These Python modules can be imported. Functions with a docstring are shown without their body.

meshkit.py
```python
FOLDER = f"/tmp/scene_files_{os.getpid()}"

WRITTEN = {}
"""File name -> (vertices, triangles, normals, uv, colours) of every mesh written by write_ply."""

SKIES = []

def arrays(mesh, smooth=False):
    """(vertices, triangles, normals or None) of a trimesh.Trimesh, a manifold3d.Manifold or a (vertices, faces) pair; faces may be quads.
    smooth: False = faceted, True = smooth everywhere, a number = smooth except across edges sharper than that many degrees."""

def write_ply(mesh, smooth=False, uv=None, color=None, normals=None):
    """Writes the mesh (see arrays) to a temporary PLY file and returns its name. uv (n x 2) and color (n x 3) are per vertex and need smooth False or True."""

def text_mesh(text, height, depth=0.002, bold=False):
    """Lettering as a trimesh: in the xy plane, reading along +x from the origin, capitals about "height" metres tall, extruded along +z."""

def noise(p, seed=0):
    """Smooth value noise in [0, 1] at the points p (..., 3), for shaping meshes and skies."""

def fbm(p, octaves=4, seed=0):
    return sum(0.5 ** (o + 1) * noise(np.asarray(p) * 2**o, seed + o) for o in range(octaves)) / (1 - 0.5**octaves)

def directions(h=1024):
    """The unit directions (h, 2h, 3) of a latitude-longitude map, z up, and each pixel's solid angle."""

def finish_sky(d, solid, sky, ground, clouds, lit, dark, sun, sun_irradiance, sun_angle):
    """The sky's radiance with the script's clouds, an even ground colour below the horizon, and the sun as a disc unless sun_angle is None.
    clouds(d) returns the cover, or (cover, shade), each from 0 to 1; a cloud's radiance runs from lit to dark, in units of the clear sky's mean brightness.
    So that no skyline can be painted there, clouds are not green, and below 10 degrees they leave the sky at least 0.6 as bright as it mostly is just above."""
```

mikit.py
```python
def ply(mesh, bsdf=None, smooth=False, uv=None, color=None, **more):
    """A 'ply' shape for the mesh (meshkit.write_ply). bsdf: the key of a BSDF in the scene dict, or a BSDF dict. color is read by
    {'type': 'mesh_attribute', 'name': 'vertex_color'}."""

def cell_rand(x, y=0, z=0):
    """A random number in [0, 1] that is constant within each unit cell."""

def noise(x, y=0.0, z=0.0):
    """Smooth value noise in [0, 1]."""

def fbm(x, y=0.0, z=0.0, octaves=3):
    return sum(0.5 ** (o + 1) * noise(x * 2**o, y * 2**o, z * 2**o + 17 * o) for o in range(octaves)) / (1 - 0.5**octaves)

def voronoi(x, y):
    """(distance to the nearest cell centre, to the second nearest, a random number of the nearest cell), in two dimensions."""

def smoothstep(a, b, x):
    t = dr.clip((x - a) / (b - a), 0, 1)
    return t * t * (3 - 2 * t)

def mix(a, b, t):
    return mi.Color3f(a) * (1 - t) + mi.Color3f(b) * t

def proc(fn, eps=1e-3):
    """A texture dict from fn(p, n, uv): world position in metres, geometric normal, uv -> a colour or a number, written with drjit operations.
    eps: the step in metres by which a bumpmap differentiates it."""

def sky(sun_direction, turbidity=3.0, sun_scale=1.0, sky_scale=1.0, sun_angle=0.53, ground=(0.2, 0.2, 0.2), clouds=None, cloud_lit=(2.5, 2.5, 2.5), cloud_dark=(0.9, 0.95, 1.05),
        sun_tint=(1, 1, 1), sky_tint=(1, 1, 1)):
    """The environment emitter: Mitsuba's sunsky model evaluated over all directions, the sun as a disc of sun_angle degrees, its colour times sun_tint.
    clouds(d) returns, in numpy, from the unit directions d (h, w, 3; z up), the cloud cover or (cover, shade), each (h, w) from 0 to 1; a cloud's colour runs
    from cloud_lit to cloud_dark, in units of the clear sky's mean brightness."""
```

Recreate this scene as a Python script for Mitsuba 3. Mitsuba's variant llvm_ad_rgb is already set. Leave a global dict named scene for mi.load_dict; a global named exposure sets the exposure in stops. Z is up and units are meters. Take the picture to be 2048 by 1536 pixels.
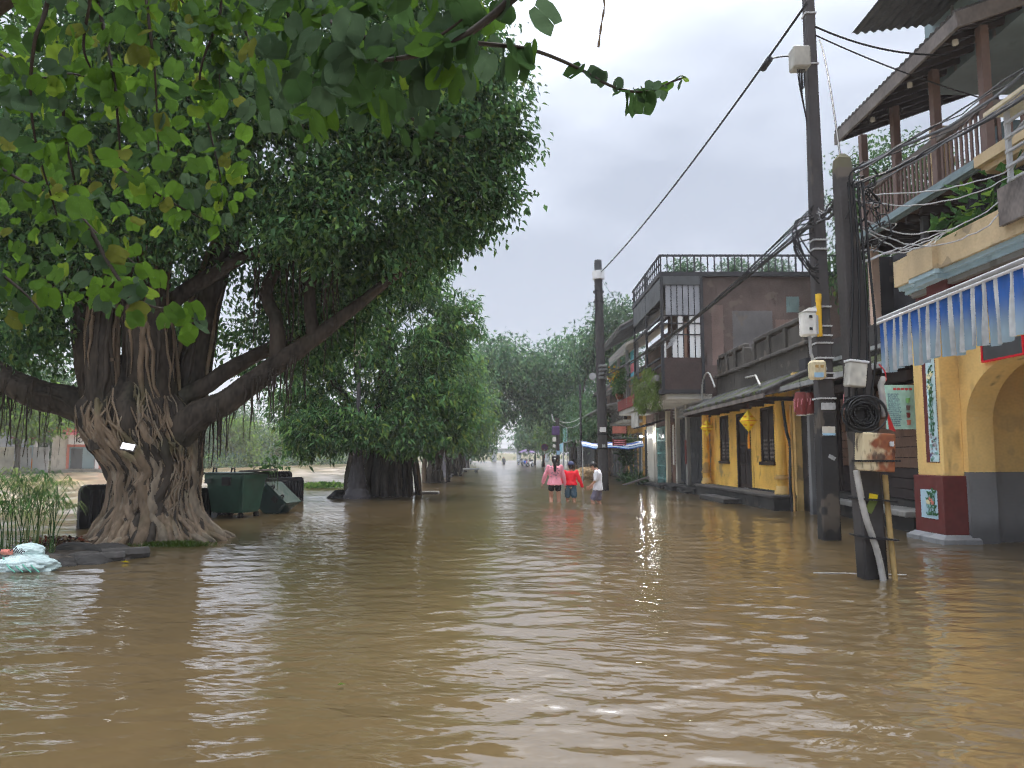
import math, random
import numpy as np, trimesh, manifold3d
import drjit as dr, mitsuba as mi, mikit
from meshkit import noise as vnoise, fbm as vfbm, text_mesh
from mikit import fbm, noise, smoothstep, mix

T = mi.ScalarTransform4f
scene, labels = {}, {}
exposure = 3.8
# ---------------------------------------------------------------- camera
scene['camera'] = {'type': 'perspective', 'fov': 68.64, 'fov_axis': 'x', 'near_clip': 0.05, 'far_clip': 3000.0,
                   'to_world': T().look_at(origin=[0, 0, 1.3], target=[0, 10, 1.3 + 0.96], up=[0, 0, 1])}
# ---------------------------------------------------------------- overcast sky, sun behind the cloud ahead and to the right
SUN = np.array([0.14, 0.56, 0.82])


DARK, LIT = np.array([0.375, 0.425, 0.525]), np.array([11.6, 12.0, 12.8])


def clouds(d):
    z = np.clip(d[..., 2], 0, 1)
    n = vfbm(np.stack([d[..., 0] * 2.6, d[..., 1] * 2.6, d[..., 2] * 6.0], -1), 5, 3)
    a = np.degrees(np.arccos(np.clip(d @ (SUN / np.linalg.norm(SUN)), -1, 1)))
    b = 0.80 + 0.08 * z + 4.2 * z ** 5 + 9.5 * np.exp(-(a / 12.5) ** 2)       # brighter towards the zenith, bright round the hidden sun
    b = b * (1 + 1.15 * (n - 0.5) * (0.62 + 1.2 * z))
    return np.ones(z.shape), 1 - np.clip((b - 0.80) / (14 - 0.80), 0, 1)


scene['sky'] = mikit.sky(SUN, turbidity=4, sun_scale=0.1, sun_angle=24, clouds=clouds, cloud_lit=LIT, cloud_dark=DARK, ground=(0.12, 0.10, 0.07))
# ---------------------------------------------------------------- palette materials
PAL, IDX = [], {}


def pal(name, r, g, b, rough=0.6):
    IDX[name] = len(PAL)
    PAL.append((r, g, b, rough))


for row in '''
black .012 .012 .014 .5|charcoal .035 .035 .04 .6|darkgrey .07 .072 .078 .65|grey .19 .195 .2 .7|lightgrey .38 .39 .4 .6|concrete .23 .225 .21 .8|paleconc .34 .33 .3 .8
white .74 .74 .74 .5|offwhite .6 .57 .5 .6|cream .62 .55 .4 .65|ivory .66 .6 .42 .5|yellow .8 .55 .21 .75|deepyellow .88 .53 .11 .75|patchgrey .125 .12 .122 .8|patchteal .13 .19 .19 .8|ochre .5 .3 .1 .8
beige .58 .45 .27 .75|peach .6 .43 .33 .7|maroon .13 .028 .025 .6|darkred .2 .035 .03 .6|red .55 .03 .035 .55|brightred .8 .02 .035 .8|pink .78 .3 .36 .85
wood .105 .07 .06 .7|darkwood .04 .03 .03 .7|woodgrey .16 .14 .13 .75|woodmid .17 .115 .1 .7|woodbrown .17 .10 .07 .7|doorbrown .045 .028 .022 .6
rust .16 .05 .025 .8|brownwall .105 .076 .068 .8|brownpanel .07 .045 .04 .6|mould .075 .068 .06 .85|slate .085 .09 .095 .7|tile .075 .07 .066 .75|moss .07 .09 .03 .9
gutter .26 .27 .27 .45|skyblue .42 .58 .66 .6|paleblue .52 .68 .72 .6|teal .2 .38 .36 .6|tealgrey .2 .27 .29 .6|blue .02 .09 .42 .5|awnblue .02 .1 .5 .6|awngrey .34 .42 .47 .6
awnwhite .46 .48 .48 .6|green .03 .12 .05 .6|bingreen .028 .088 .062 .45|bingreen2 .05 .13 .085 .5|binlid .012 .035 .028 .4|bin3 .02 .05 .05 .4|leafgreen .05 .11 .03 .6
lampgrey .1 .09 .1 .45|wallblack .018 .018 .02 .7|stone .05 .048 .046 .8|rock .06 .055 .05 .8|bag .46 .57 .55 .35|baggreen .1 .35 .25 .4|orange .7 .22 .03 .6
skin .5 .27 .18 .5|skin2 .42 .22 .14 .5|hair .012 .01 .01 .4|shortblack .015 .014 .018 .8|denim .07 .12 .16 .85|capblue .04 .05 .12 .8|shirtwhite .78 .78 .82 .85|shortgrey .2 .18 .24 .85
pole .062 .058 .06 .8|polegrey .062 .057 .056 .8|polepaint .03 .03 .032 .6|steel .5 .51 .52 .35|cable .012 .012 .013 .45|cablepale .42 .43 .44 .5|pvc .36 .35 .33 .45|bamboo .36 .25 .1 .6
boxwhite .72 .71 .66 .45|boxivory .7 .6 .38 .45|boxgrey .36 .35 .31 .5|pipeyellow .78 .48 .04 .5|stickerblue .35 .55 .72 .5|lantyellow .92 .68 .02 .7|lantred .22 .045 .04 .7|lantorange .75 .3 .02 .7
menubase .42 .68 .62 .4|menublue .04 .12 .24 .5|menured .6 .08 .08 .5|menugreen .25 .55 .2 .5|signpurple .12 .05 .2 .5|thatch .42 .3 .17 .9|straw .3 .22 .13 .9
bark .16 .115 .075 .85|barkdark .045 .035 .026 .9|barkpale .2 .16 .115 .85|twig .035 .028 .02 .8|roottan .21 .155 .105 .8|trunkgrey .07 .06 .055 .9
figleaf .068 .138 .056 .4|figleaf2 .04 .085 .038 .4|figlight .105 .185 .055 .4|figyellow .16 .22 .05 .5|farleaf .08 .15 .085 .6|farleaf2 .115 .19 .09 .6|farleaf3 .065 .115 .075 .6|limeleaf .16 .27 .05 .5
fern .17 .24 .07 .6|papyrus .085 .15 .045 .6|papyrus2 .16 .2 .07 .6|grass .07 .1 .02 .8|weed .1 .17 .04 .6|orchid1 .08 .16 .022 .35|orchid2 .075 .15 .028 .35|orchid3 .045 .09 .03 .35
orchid4 .06 .1 .055 .3|orchid5 .17 .26 .035 .35|orchid6 .12 .14 .03 .4|mud .2 .14 .075 .9|bankmud .1 .09 .05 .9|glassgrey .16 .18 .19 .15|paneoff .55 .57 .6 .3|curtain .3 .31 .34 .6|cyan .15 .5 .62 .5
petal .78 .72 .45 .6|petalpink .6 .2 .15 .6|mosaicrock .22 .18 .2 .6|signpink .6 .16 .2 .6|bridge .42 .45 .46 .7|purple .1 .06 .16 .7|concdark .085 .08 .075 .85'''.replace('\n', '|').split('|'):
    if row.strip():
        a = row.split()
        pal(a[0], *map(float, a[1:]))
_pa = np.array(PAL, np.float32)
PALF = [mi.Float(np.ascontiguousarray(_pa[:, k])) for k in range(4)]
dr.eval(PALF)


def _idx(uv):
    return mi.UInt32(dr.clip(uv.x, 0, len(PAL) - 0.5))


def _col(uv):
    i = _idx(uv)
    return mi.Color3f(*[dr.gather(mi.Float, PALF[k], i) for k in range(3)])


def painted_color(p, n, uv):
    f = fbm(p.x * 4.1, p.y * 4.1, p.z * 2.3)
    q = noise(p.x * 31, p.y * 31, p.z * 19)
    return _col(uv) * dr.clip(1 + uv.y * ((f - 0.5) * 1.7 + (q - 0.5) * 0.5), 0.12, 2.2)


def painted_rough(p, n, uv):
    return dr.gather(mi.Float, PALF[3], _idx(uv)) * (0.8 + 0.4 * noise(p.x * 9, p.y * 9, p.z * 9))


def plaster_color(p, n, uv):
    g = uv.y
    streak = fbm(p.x * 6.5, p.y * 6.5, p.z * 1.3)
    blot = fbm(p.x * 1.3 + 7, p.y * 1.3, p.z * 1.1)
    fine = noise(p.x * 40, p.y * 40, p.z * 40)
    drip = smoothstep(0.56, 0.82, streak) * smoothstep(0.36, 0.66, blot)
    wet = smoothstep(0.42, 0.1, p.z + 0.22 * (streak - 0.5) + 0.12 * (blot - 0.5))
    c = _col(uv) * (1 + g * ((blot - 0.5) * 1.25 + (fine - 0.5) * 0.22 + (streak - 0.5) * 0.35))
    c = mix(c, c * mi.Color3f(0.3, 0.29, 0.27), dr.clip(drip * g * 1.2, 0, 0.9))
    flake = smoothstep(0.64, 0.70, fbm(p.x * 2.9 + 3, p.y * 2.9, p.z * 2.2 + 5)) * smoothstep(0.35, 0.9, g)
    c = mix(c, mi.Color3f(0.16, 0.13, 0.1), flake * 0.55)
    return c * (1 - 0.45 * wet)


def plaster_bump(p, n, uv):
    return fbm(p.x * 16, p.y * 16, p.z * 14) * 0.6 + noise(p.x * 70, p.y * 70, p.z * 70) * 0.25


def bark_color(p, n, uv):
    f = fbm(p.x * 7, p.y * 7, p.z * 2.2)
    q = noise(p.x * 34, p.y * 34, p.z * 11)
    m = smoothstep(0.55, 0.75, fbm(p.x * 2.1, p.y * 2.1, p.z * 1.4 + 4))
    c = _col(uv) * dr.clip(1 + uv.y * ((f - 0.5) * 1.9 + (q - 0.5) * 0.8), 0.2, 2.2)
    c = mix(c, c * mi.Color3f(0.62, 0.8, 0.55), m * 0.6)
    return c * (1 - 0.35 * smoothstep(0.3, 0.02, p.z + 0.1 * f))


def bark_bump(p, n, uv):
    return fbm(p.x * 22, p.y * 22, p.z * 7) + 0.4 * noise(p.x * 60, p.y * 60, p.z * 25)


def leaf_color(p, n, uv):
    return _col(uv) * uv.y


def near_leaf_color(p, n, uv):
    # uv.x = palette index + 0.5 + 0.45 * across, uv.y = along the midrib, from the stalk; the veins fan out from the stalk
    i = dr.floor(uv.x)
    x = (uv.x - i - 0.5) / 0.45
    a = dr.atan2(x * 0.6, uv.y + 0.04)
    vein = smoothstep(0.10, 0.0, dr.abs(dr.sin(a * 9.0)))
    f = noise(p.x * 21, p.y * 21, p.z * 21)
    h = mikit.cell_rand(p.x * 3.1, p.y * 3.1, p.z * 3.1)
    c = _col(uv) * (0.8 + 0.4 * f) * (0.8 + 0.4 * h)
    return c * (1 + 0.28 * vein)


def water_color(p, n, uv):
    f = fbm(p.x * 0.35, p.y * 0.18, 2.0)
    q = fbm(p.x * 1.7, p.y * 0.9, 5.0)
    river_glare = smoothstep(-7.0, -14.0, p.x + 3.0 * (f - 0.5))      # open-sky brightness of the river, painted in as a paler colour
    return mix(mi.Color3f(0.40, 0.315, 0.178), mi.Color3f(0.8, 0.73, 0.6), river_glare) * (0.78 + 0.32 * f + 0.16 * q)


def principled(c, r, bump=None, scale=0.0, spec=0.4, **kw):
    b = {'type': 'principled', 'base_color': c, 'roughness': r, 'specular': spec, **kw}
    if bump is not None:
        b = {'type': 'bumpmap', 'arbitrary': mikit.proc(bump, 0.004), 'scale': scale, 'bsdf': b}
    return {'type': 'twosided', 'bsdf': b}


RGH = mikit.proc(painted_rough)
scene['painted'] = principled(mikit.proc(painted_color), RGH)
scene['plaster'] = principled(mikit.proc(plaster_color), RGH, plaster_bump, 0.004)
scene['bark_skin'] = principled(mikit.proc(bark_color), 0.75, bark_bump, 0.012, 0.3)
scene['leaf_skin'] = {'type': 'principledthin', 'base_color': mikit.proc(leaf_color), 'roughness': 0.42, 'diff_trans': 0.75, 'eta': 1.4}
scene['near_leaf_skin'] = {'type': 'principledthin', 'base_color': mikit.proc(near_leaf_color), 'roughness': 0.36, 'diff_trans': 0.95, 'eta': 1.4}
scene['glass_pane'] = {'type': 'thindielectric'}
def water_bump(p, n, uv):
    w = fbm(p.x * 3.0, p.y * 3.0, 1.0) * 2.2
    a = dr.sin(p.y * 62 + p.x * 9 + w * 5) + dr.sin(p.y * 49 - p.x * 17 + w * 6 + 2) + dr.sin(p.y * 88 + p.x * 30 - w * 4) * .6
    return a * noise(p.x * 1.1, p.y * 1.6, 3.0) * 0.5 + fbm(p.x * 11, p.y * 19, 4.0) * 1.5


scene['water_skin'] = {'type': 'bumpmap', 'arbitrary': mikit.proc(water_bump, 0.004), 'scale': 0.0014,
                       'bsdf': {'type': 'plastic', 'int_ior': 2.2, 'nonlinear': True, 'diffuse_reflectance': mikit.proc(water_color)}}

# ---------------------------------------------------------------- mesh helpers
rng = np.random.default_rng(11)
_hull = None


def rotz(a):
    c, s = math.cos(a), math.sin(a)
    return np.array([[c, -s, 0], [s, c, 0], [0, 0, 1.0]])


def rotx(a):
    c, s = math.cos(a), math.sin(a)
    return np.array([[1.0, 0, 0], [0, c, -s], [0, s, c]])


def roty(a):
    c, s = math.cos(a), math.sin(a)
    return np.array([[c, 0, s], [0, 1.0, 0], [-s, 0, c]])


class MB:
    """Collects pieces with their paint; put() makes them ONE entry of the scene."""
    def __init__(s):
        s.v, s.f, s.uv, s.n = [], [], [], 0

    def raw(s, v, f, mat, flat=True, g=0.35):
        if isinstance(mat, tuple):
            mat, g = mat
        v, f = np.asarray(v, float), np.asarray(f, int)
        if f.shape[1] == 4:
            f = np.vstack([f[:, [0, 1, 2]], f[:, [0, 2, 3]]])
        if flat:
            v, f = v[f].reshape(-1, 3), np.arange(3 * len(f)).reshape(-1, 3)
        s.v.append(v); s.f.append(f + s.n); s.n += len(v)
        s.uv.append(np.tile([[IDX[mat] + 0.5, g]], (len(v), 1)))
        return s

    def box(s, lo, hi, mat, bev=0.0, rz=0.0, R=None, at=None):
        lo, hi = np.minimum(lo, hi).astype(float), np.maximum(lo, hi).astype(float)
        c, h = (lo + hi) / 2, (hi - lo) / 2
        sg = np.array([[x, y, z] for x in (-1, 1) for y in (-1, 1) for z in (-1, 1)], float)
        if bev > 0:
            bev = min(bev, h.min() * 0.45)
            v = np.vstack([sg * h - sg * bev * e for e in ([0, 1, 1], [1, 0, 1], [1, 1, 0])])
            global _hull
            if _hull is None:
                w = np.vstack([sg - sg * 0.2 * e for e in ([0, 1, 1], [1, 0, 1], [1, 1, 0])])
                from scipy.spatial import ConvexHull
                hf = ConvexHull(w).simplices
                nn = np.cross(w[hf[:, 1]] - w[hf[:, 0]], w[hf[:, 2]] - w[hf[:, 0]])
                flip = (nn * w[hf].mean(1)).sum(1) < 0
                hf[flip] = hf[flip][:, ::-1]
                _hull = hf
            f = _hull
        else:
            v = sg * h
            f = np.array([[0, 1, 3], [0, 3, 2], [4, 6, 7], [4, 7, 5], [0, 4, 5], [0, 5, 1], [2, 3, 7], [2, 7, 6], [0, 2, 6], [0, 6, 4], [1, 5, 7], [1, 7, 3]])
        if R is not None:
            v = v @ np.asarray(R).T
        elif rz:
            v = v @ rotz(rz).T
        return s.raw(v + (c if at is None else at), f, mat)

    def tube(s, pts, r, mat, sides=8, caps=True, flat=False, prof=None):
        p = np.asarray(pts, float)
        r = np.broadcast_to(np.asarray(r, float), (len(p),))
        t = np.gradient(p, axis=0)
        t /= np.linalg.norm(t, axis=1, keepdims=True) + 1e-12
        a = np.cross(t[0], [0, 0, 1.0] if abs(t[0][2]) < 0.9 else [1.0, 0, 0])
        A = []
        for k in range(len(p)):
            a = a - t[k] * (a @ t[k])
            a = a / (np.linalg.norm(a) + 1e-12)
            A.append(a)
        A = np.array(A)
        B = np.cross(t, A)
        ang = np.arange(sides) * 2 * np.pi / sides
        pr = np.ones(sides) if prof is None else prof
        v = p[:, None] + r[:, None, None] * pr[None, :, None] * (np.cos(ang)[None, :, None] * A[:, None] + np.sin(ang)[None, :, None] * B[:, None])
        i, j = np.meshgrid(np.arange(len(p) - 1), np.arange(sides), indexing='ij')
        q = np.stack([i * sides + j, i * sides + (j + 1) % sides, (i + 1) * sides + (j + 1) % sides, (i + 1) * sides + j], -1).reshape(-1, 4)
        s.raw(v.reshape(-1, 3), q, mat, flat)
        if caps:
            for k, o in ((0, 1), (len(p) - 1, -1)):
                ring = v[k]
                f = np.array([[len(ring), (m + 1) % sides, m][::o] for m in range(sides)])
                s.raw(np.vstack([ring, p[k]]), f, mat, True)
        return s

    def lathe(s, prof, at, mat, sides=16, flat=False):
        prof = np.asarray(prof, float)
        ang = np.arange(sides) * 2 * np.pi / sides
        v = np.stack([prof[:, None, 0] * np.cos(ang), prof[:, None, 0] * np.sin(ang), prof[:, None, 1] + 0 * ang], -1)
        i, j = np.meshgrid(np.arange(len(prof) - 1), np.arange(sides), indexing='ij')
        q = np.stack([i * sides + j, i * sides + (j + 1) % sides, (i + 1) * sides + (j + 1) % sides, (i + 1) * sides + j], -1).reshape(-1, 4)
        return s.raw(v.reshape(-1, 3) + np.asarray(at, float), q, mat, flat)

    def poly(s, pts, thick, mat, R=None, at=(0, 0, 0), holes=()):
        """An outline in local x, y extruded along local z."""
        from shapely.geometry import Polygon
        m = trimesh.creation.extrude_polygon(Polygon(pts, holes), thick, engine='earcut')
        v = np.asarray(m.vertices)
        if R is not None:
            v = v @ np.asarray(R).T
        return s.raw(v + np.asarray(at, float), m.faces, mat)

    def mesh(s, m, mat, R=None, at=(0, 0, 0), flat=True):
        v = np.asarray(m.vertices)
        if R is not None:
            v = v @ np.asarray(R).T
        return s.raw(v + np.asarray(at, float), m.faces, mat, flat)

    def put(s, key, bsdf='painted', **kw):
        scene[key] = mikit.ply((np.vstack(s.v), np.vstack(s.f)), bsdf, smooth=True, uv=np.vstack(s.uv), **kw)
        return key


_count = {}


def num(name):
    k = _count.get(name, 0)
    _count[name] = k + 1
    return name if k == 0 else f'{name}_{k:03d}'


def thing(name, label, cat, group=None, kind=None):
    key = num(name)
    labels[key] = {'label': label}
    if kind:
        labels[key]['kind'] = kind
    else:
        labels[key]['category'] = cat
    if group:
        labels[key]['group'] = group
    return key


def part(parent, name):
    return num(parent + '__' + name)


def bx(parent, name, lo, hi, mat, bsdf='painted', bev=0.0, **kw):
    return MB().box(lo, hi, mat, bev, **kw).put(part(parent, name), bsdf)


def tb(parent, name, pts, r, mat, sides=8, bsdf='painted', **kw):
    return MB().tube(pts, r, mat, sides, **kw).put(part(parent, name), bsdf)


def curve(pts, n=16):
    """Catmull-Rom through the points."""
    p = np.asarray(pts, float)
    if len(p) == 2:
        return p[0] + (p[1] - p[0]) * np.linspace(0, 1, max(2, n // 4))[:, None]
    q = np.vstack([2 * p[0] - p[1], p, 2 * p[-1] - p[-2]])
    out = []
    for k in range(len(p) - 1):
        a, b, c, d = q[k:k + 4]
        t = np.linspace(0, 1, n, endpoint=False)[:, None]
        out.append(0.5 * (2 * b + (c - a) * t + (2 * a - 5 * b + 4 * c - d) * t ** 2 + (3 * b - a - 3 * c + d) * t ** 3))
    return np.vstack(out + [p[-1:]])


def sag(a, b, drop, n=18, wob=0.0, seed=0):
    a, b = np.asarray(a, float), np.asarray(b, float)
    t = np.linspace(0, 1, n)[:, None]
    p = a + (b - a) * t
    p[:, 2:] -= drop * 4 * t * (1 - t)
    if wob:
        r = np.random.default_rng(seed)
        w = np.cumsum(r.normal(0, 1, (n, 3)), 0)
        w -= w[:1] + (w[-1:] - w[:1]) * t
        p += w * wob / math.sqrt(n)
    return p
# ---------------------------------------------------------------- flood water: one rippled sheet to the far distance
def flood_water():
    r = np.random.default_rng(5)
    ys = [-6.0]
    while ys[-1] < 420:
        y = ys[-1]
        ys.append(y + (0.12 if y < 2.2 else max(0.021, 0.0056 * y) if y < 90 else 0.02 * y))
    xs = [0.0]
    while xs[-1] < 320:
        x = xs[-1]
        xs.append(x + (0.045 if x < 4 else max(0.045, 0.0125 * x)))
    xs = np.array(xs)
    xs = np.concatenate([-xs[:0:-1], xs])
    ys = np.array(ys)
    X, Y = np.meshgrid(xs, ys)
    dx, dy = np.gradient(xs)[None, :], np.gradient(ys)[:, None]
    wx = X + 0.35 * (vfbm(np.stack([X * .5, Y * .5, X * 0], -1), 2, 1) - .5)
    wy = Y + 0.35 * (vfbm(np.stack([X * .5, Y * .5, X * 0 + 9], -1), 2, 2) - .5)
    calm = 0.45 + 1.0 * vfbm(np.stack([X * .16, Y * .12, X * 0 + 4], -1), 3, 7)
    Z = np.zeros_like(X)
    for k in range(66):
        lam = math.exp(r.uniform(math.log(0.075), math.log(0.7)))
        a = r.normal(0.1, 0.52)
        kx, ky = math.sin(a) * 2 * math.pi / lam, math.cos(a) * 2 * math.pi / lam
        fade = np.exp(-((np.abs(kx) * dx) ** 2 + (np.abs(ky) * dy) ** 2) / 2.2)
        slope = 0.023 if lam < .2 else 0.022 if lam < .45 else 0.016
        ph = kx * wx + ky * wy + r.uniform(0, 6.28)
        Z += fade * calm * slope * lam / (2 * math.pi) * (np.sin(ph) - 0.28 * np.cos(2 * ph))
    river = np.clip((-7.0 - X) / 6, 0.12, 1)
    for k in range(22):
        lam = math.exp(r.uniform(math.log(0.9), math.log(3.6)))
        a = r.normal(0.5, 0.7)
        kx, ky = math.sin(a) * 2 * math.pi / lam, math.cos(a) * 2 * math.pi / lam
        fade = np.exp(-((np.abs(kx) * dx) ** 2 + (np.abs(ky) * dy) ** 2) / 2.2)
        Z += fade * river * 0.042 * lam / (2 * math.pi) * np.sin(kx * wx + ky * wy + r.uniform(0, 6.28))
    # rings spreading from the old pole and from the waders
    for cx, cy, amp, lam, reach in ((3.87, 8.16, .0035, .24, 1.6), (1.3, 21.6, .006, .35, 1.6), (2.35, 20.8, .005, .3, 1.3)):
        R = np.hypot(X - cx, Y - cy)
        Z += amp * np.sin(R * 2 * math.pi / lam) * np.exp(-(R / reach) ** 2) * np.exp(-(dy / lam * 3) ** 2)
    Z *= np.clip((430 - Y) / 100, 0, 1)
    v = np.stack([X, Y, Z], -1).reshape(-1, 3)
    h, w = X.shape
    i, j = np.meshgrid(np.arange(h - 1), np.arange(w - 1), indexing='ij')
    q = np.stack([i * w + j, i * w + j + 1, (i + 1) * w + j + 1, (i + 1) * w + j], -1).reshape(-1, 4)
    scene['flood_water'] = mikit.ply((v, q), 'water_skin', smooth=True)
    labels['flood_water'] = {'label': 'brown rippled flood water filling the street and the river', 'kind': 'structure'}
    print('water tris', 2 * len(q))


flood_water()
gm = MB()
gm.box((-400, -60, -1.2), (400, 900, -0.9), ('mud', 0.3))
gm.put('ground', 'painted')
labels['ground'] = {'label': 'muddy ground lying under the flood water', 'kind': 'structure'}
# ---------------------------------------------------------------- right side: the yellow arch house
def flower_relief(parent, name, x, y0, y1, z0, z1, stems, seed, rocks=True):
    """A mosaic of stems, leaves, blossoms and stones set a few millimetres proud of a panel that faces the street (-x)."""
    r = np.random.default_rng(seed)
    m = MB()
    w = y1 - y0

    def leaf(y, z, ln, wd, ang, mat):
        t = np.linspace(0, 2 * np.pi, 8, endpoint=False)
        lx, lz = np.cos(t) * ln / 2, np.sin(t) * wd / 2
        yy, zz = lx * math.cos(ang) - lz * math.sin(ang) + y, lx * math.sin(ang) + lz * math.cos(ang) + z
        v = np.vstack([np.stack([yy * 0 + x - 0.012, yy, zz], 1), np.stack([yy * 0 + x + 0.004, yy, zz], 1), [[x - 0.016, y, z]]])
        f = [[16, (k + 1) % 8, k] for k in range(8)] + [[k, (k + 1) % 8, 8 + (k + 1) % 8] for k in range(8)] + [[k, 8 + (k + 1) % 8, 8 + k] for k in range(8)]
        m.raw(v, f, (mat, 0.3))
    zb = z0 + (0.28 * (z1 - z0) if rocks else 0.08 * (z1 - z0))
    for k in range(stems):
        y = y0 + w * r.uniform(0.25, 0.75)
        top = z1 - (z1 - z0) * r.uniform(0.04, 0.35)
        n = max(4, int((top - zb) / 0.085))
        pts = [(x - 0.004, y + w * 0.06 * math.sin(3 * i + k), zb + (top - zb) * i / (n - 1)) for i in range(n)]
        m.tube(pts, 0.006, ('green', .3), 5)
        for i, p in enumerate(pts):
            for sd in (-1, 1):
                if r.random() < 0.8:
                    a = math.pi / 2 - sd * r.uniform(0.5, 1.1)
                    ln = r.uniform(0.05, 0.085) * min(1.4, w / 0.28)
                    leaf(p[1] + 0.5 * ln * math.cos(a), p[2] + 0.5 * ln * math.sin(a), ln, ln * 0.36, a, 'green' if r.random() < .7 else 'teal')
        if r.random() < 0.8:
            mat = 'petal' if rocks else ('petalpink' if k % 2 else 'petal')
            for q in range(6):
                leaf(pts[-2][1] + 0.022 * math.cos(q * 1.05), pts[-2][2] + 0.022 * math.sin(q * 1.05), 0.05, 0.032, q * 1.05, mat)
    if rocks:
        for k in range(34):
            leaf(y0 + w * r.uniform(.12, .9), z0 + (zb - z0) * r.uniform(.04, 1.0), r.uniform(.03, .08), r.uniform(.02, .05), r.uniform(0, 3), r.choice(['mosaicrock', 'purple', 'lightgrey', 'teal', 'skyblue', 'green']))
    m.put(part(parent, name))


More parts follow.
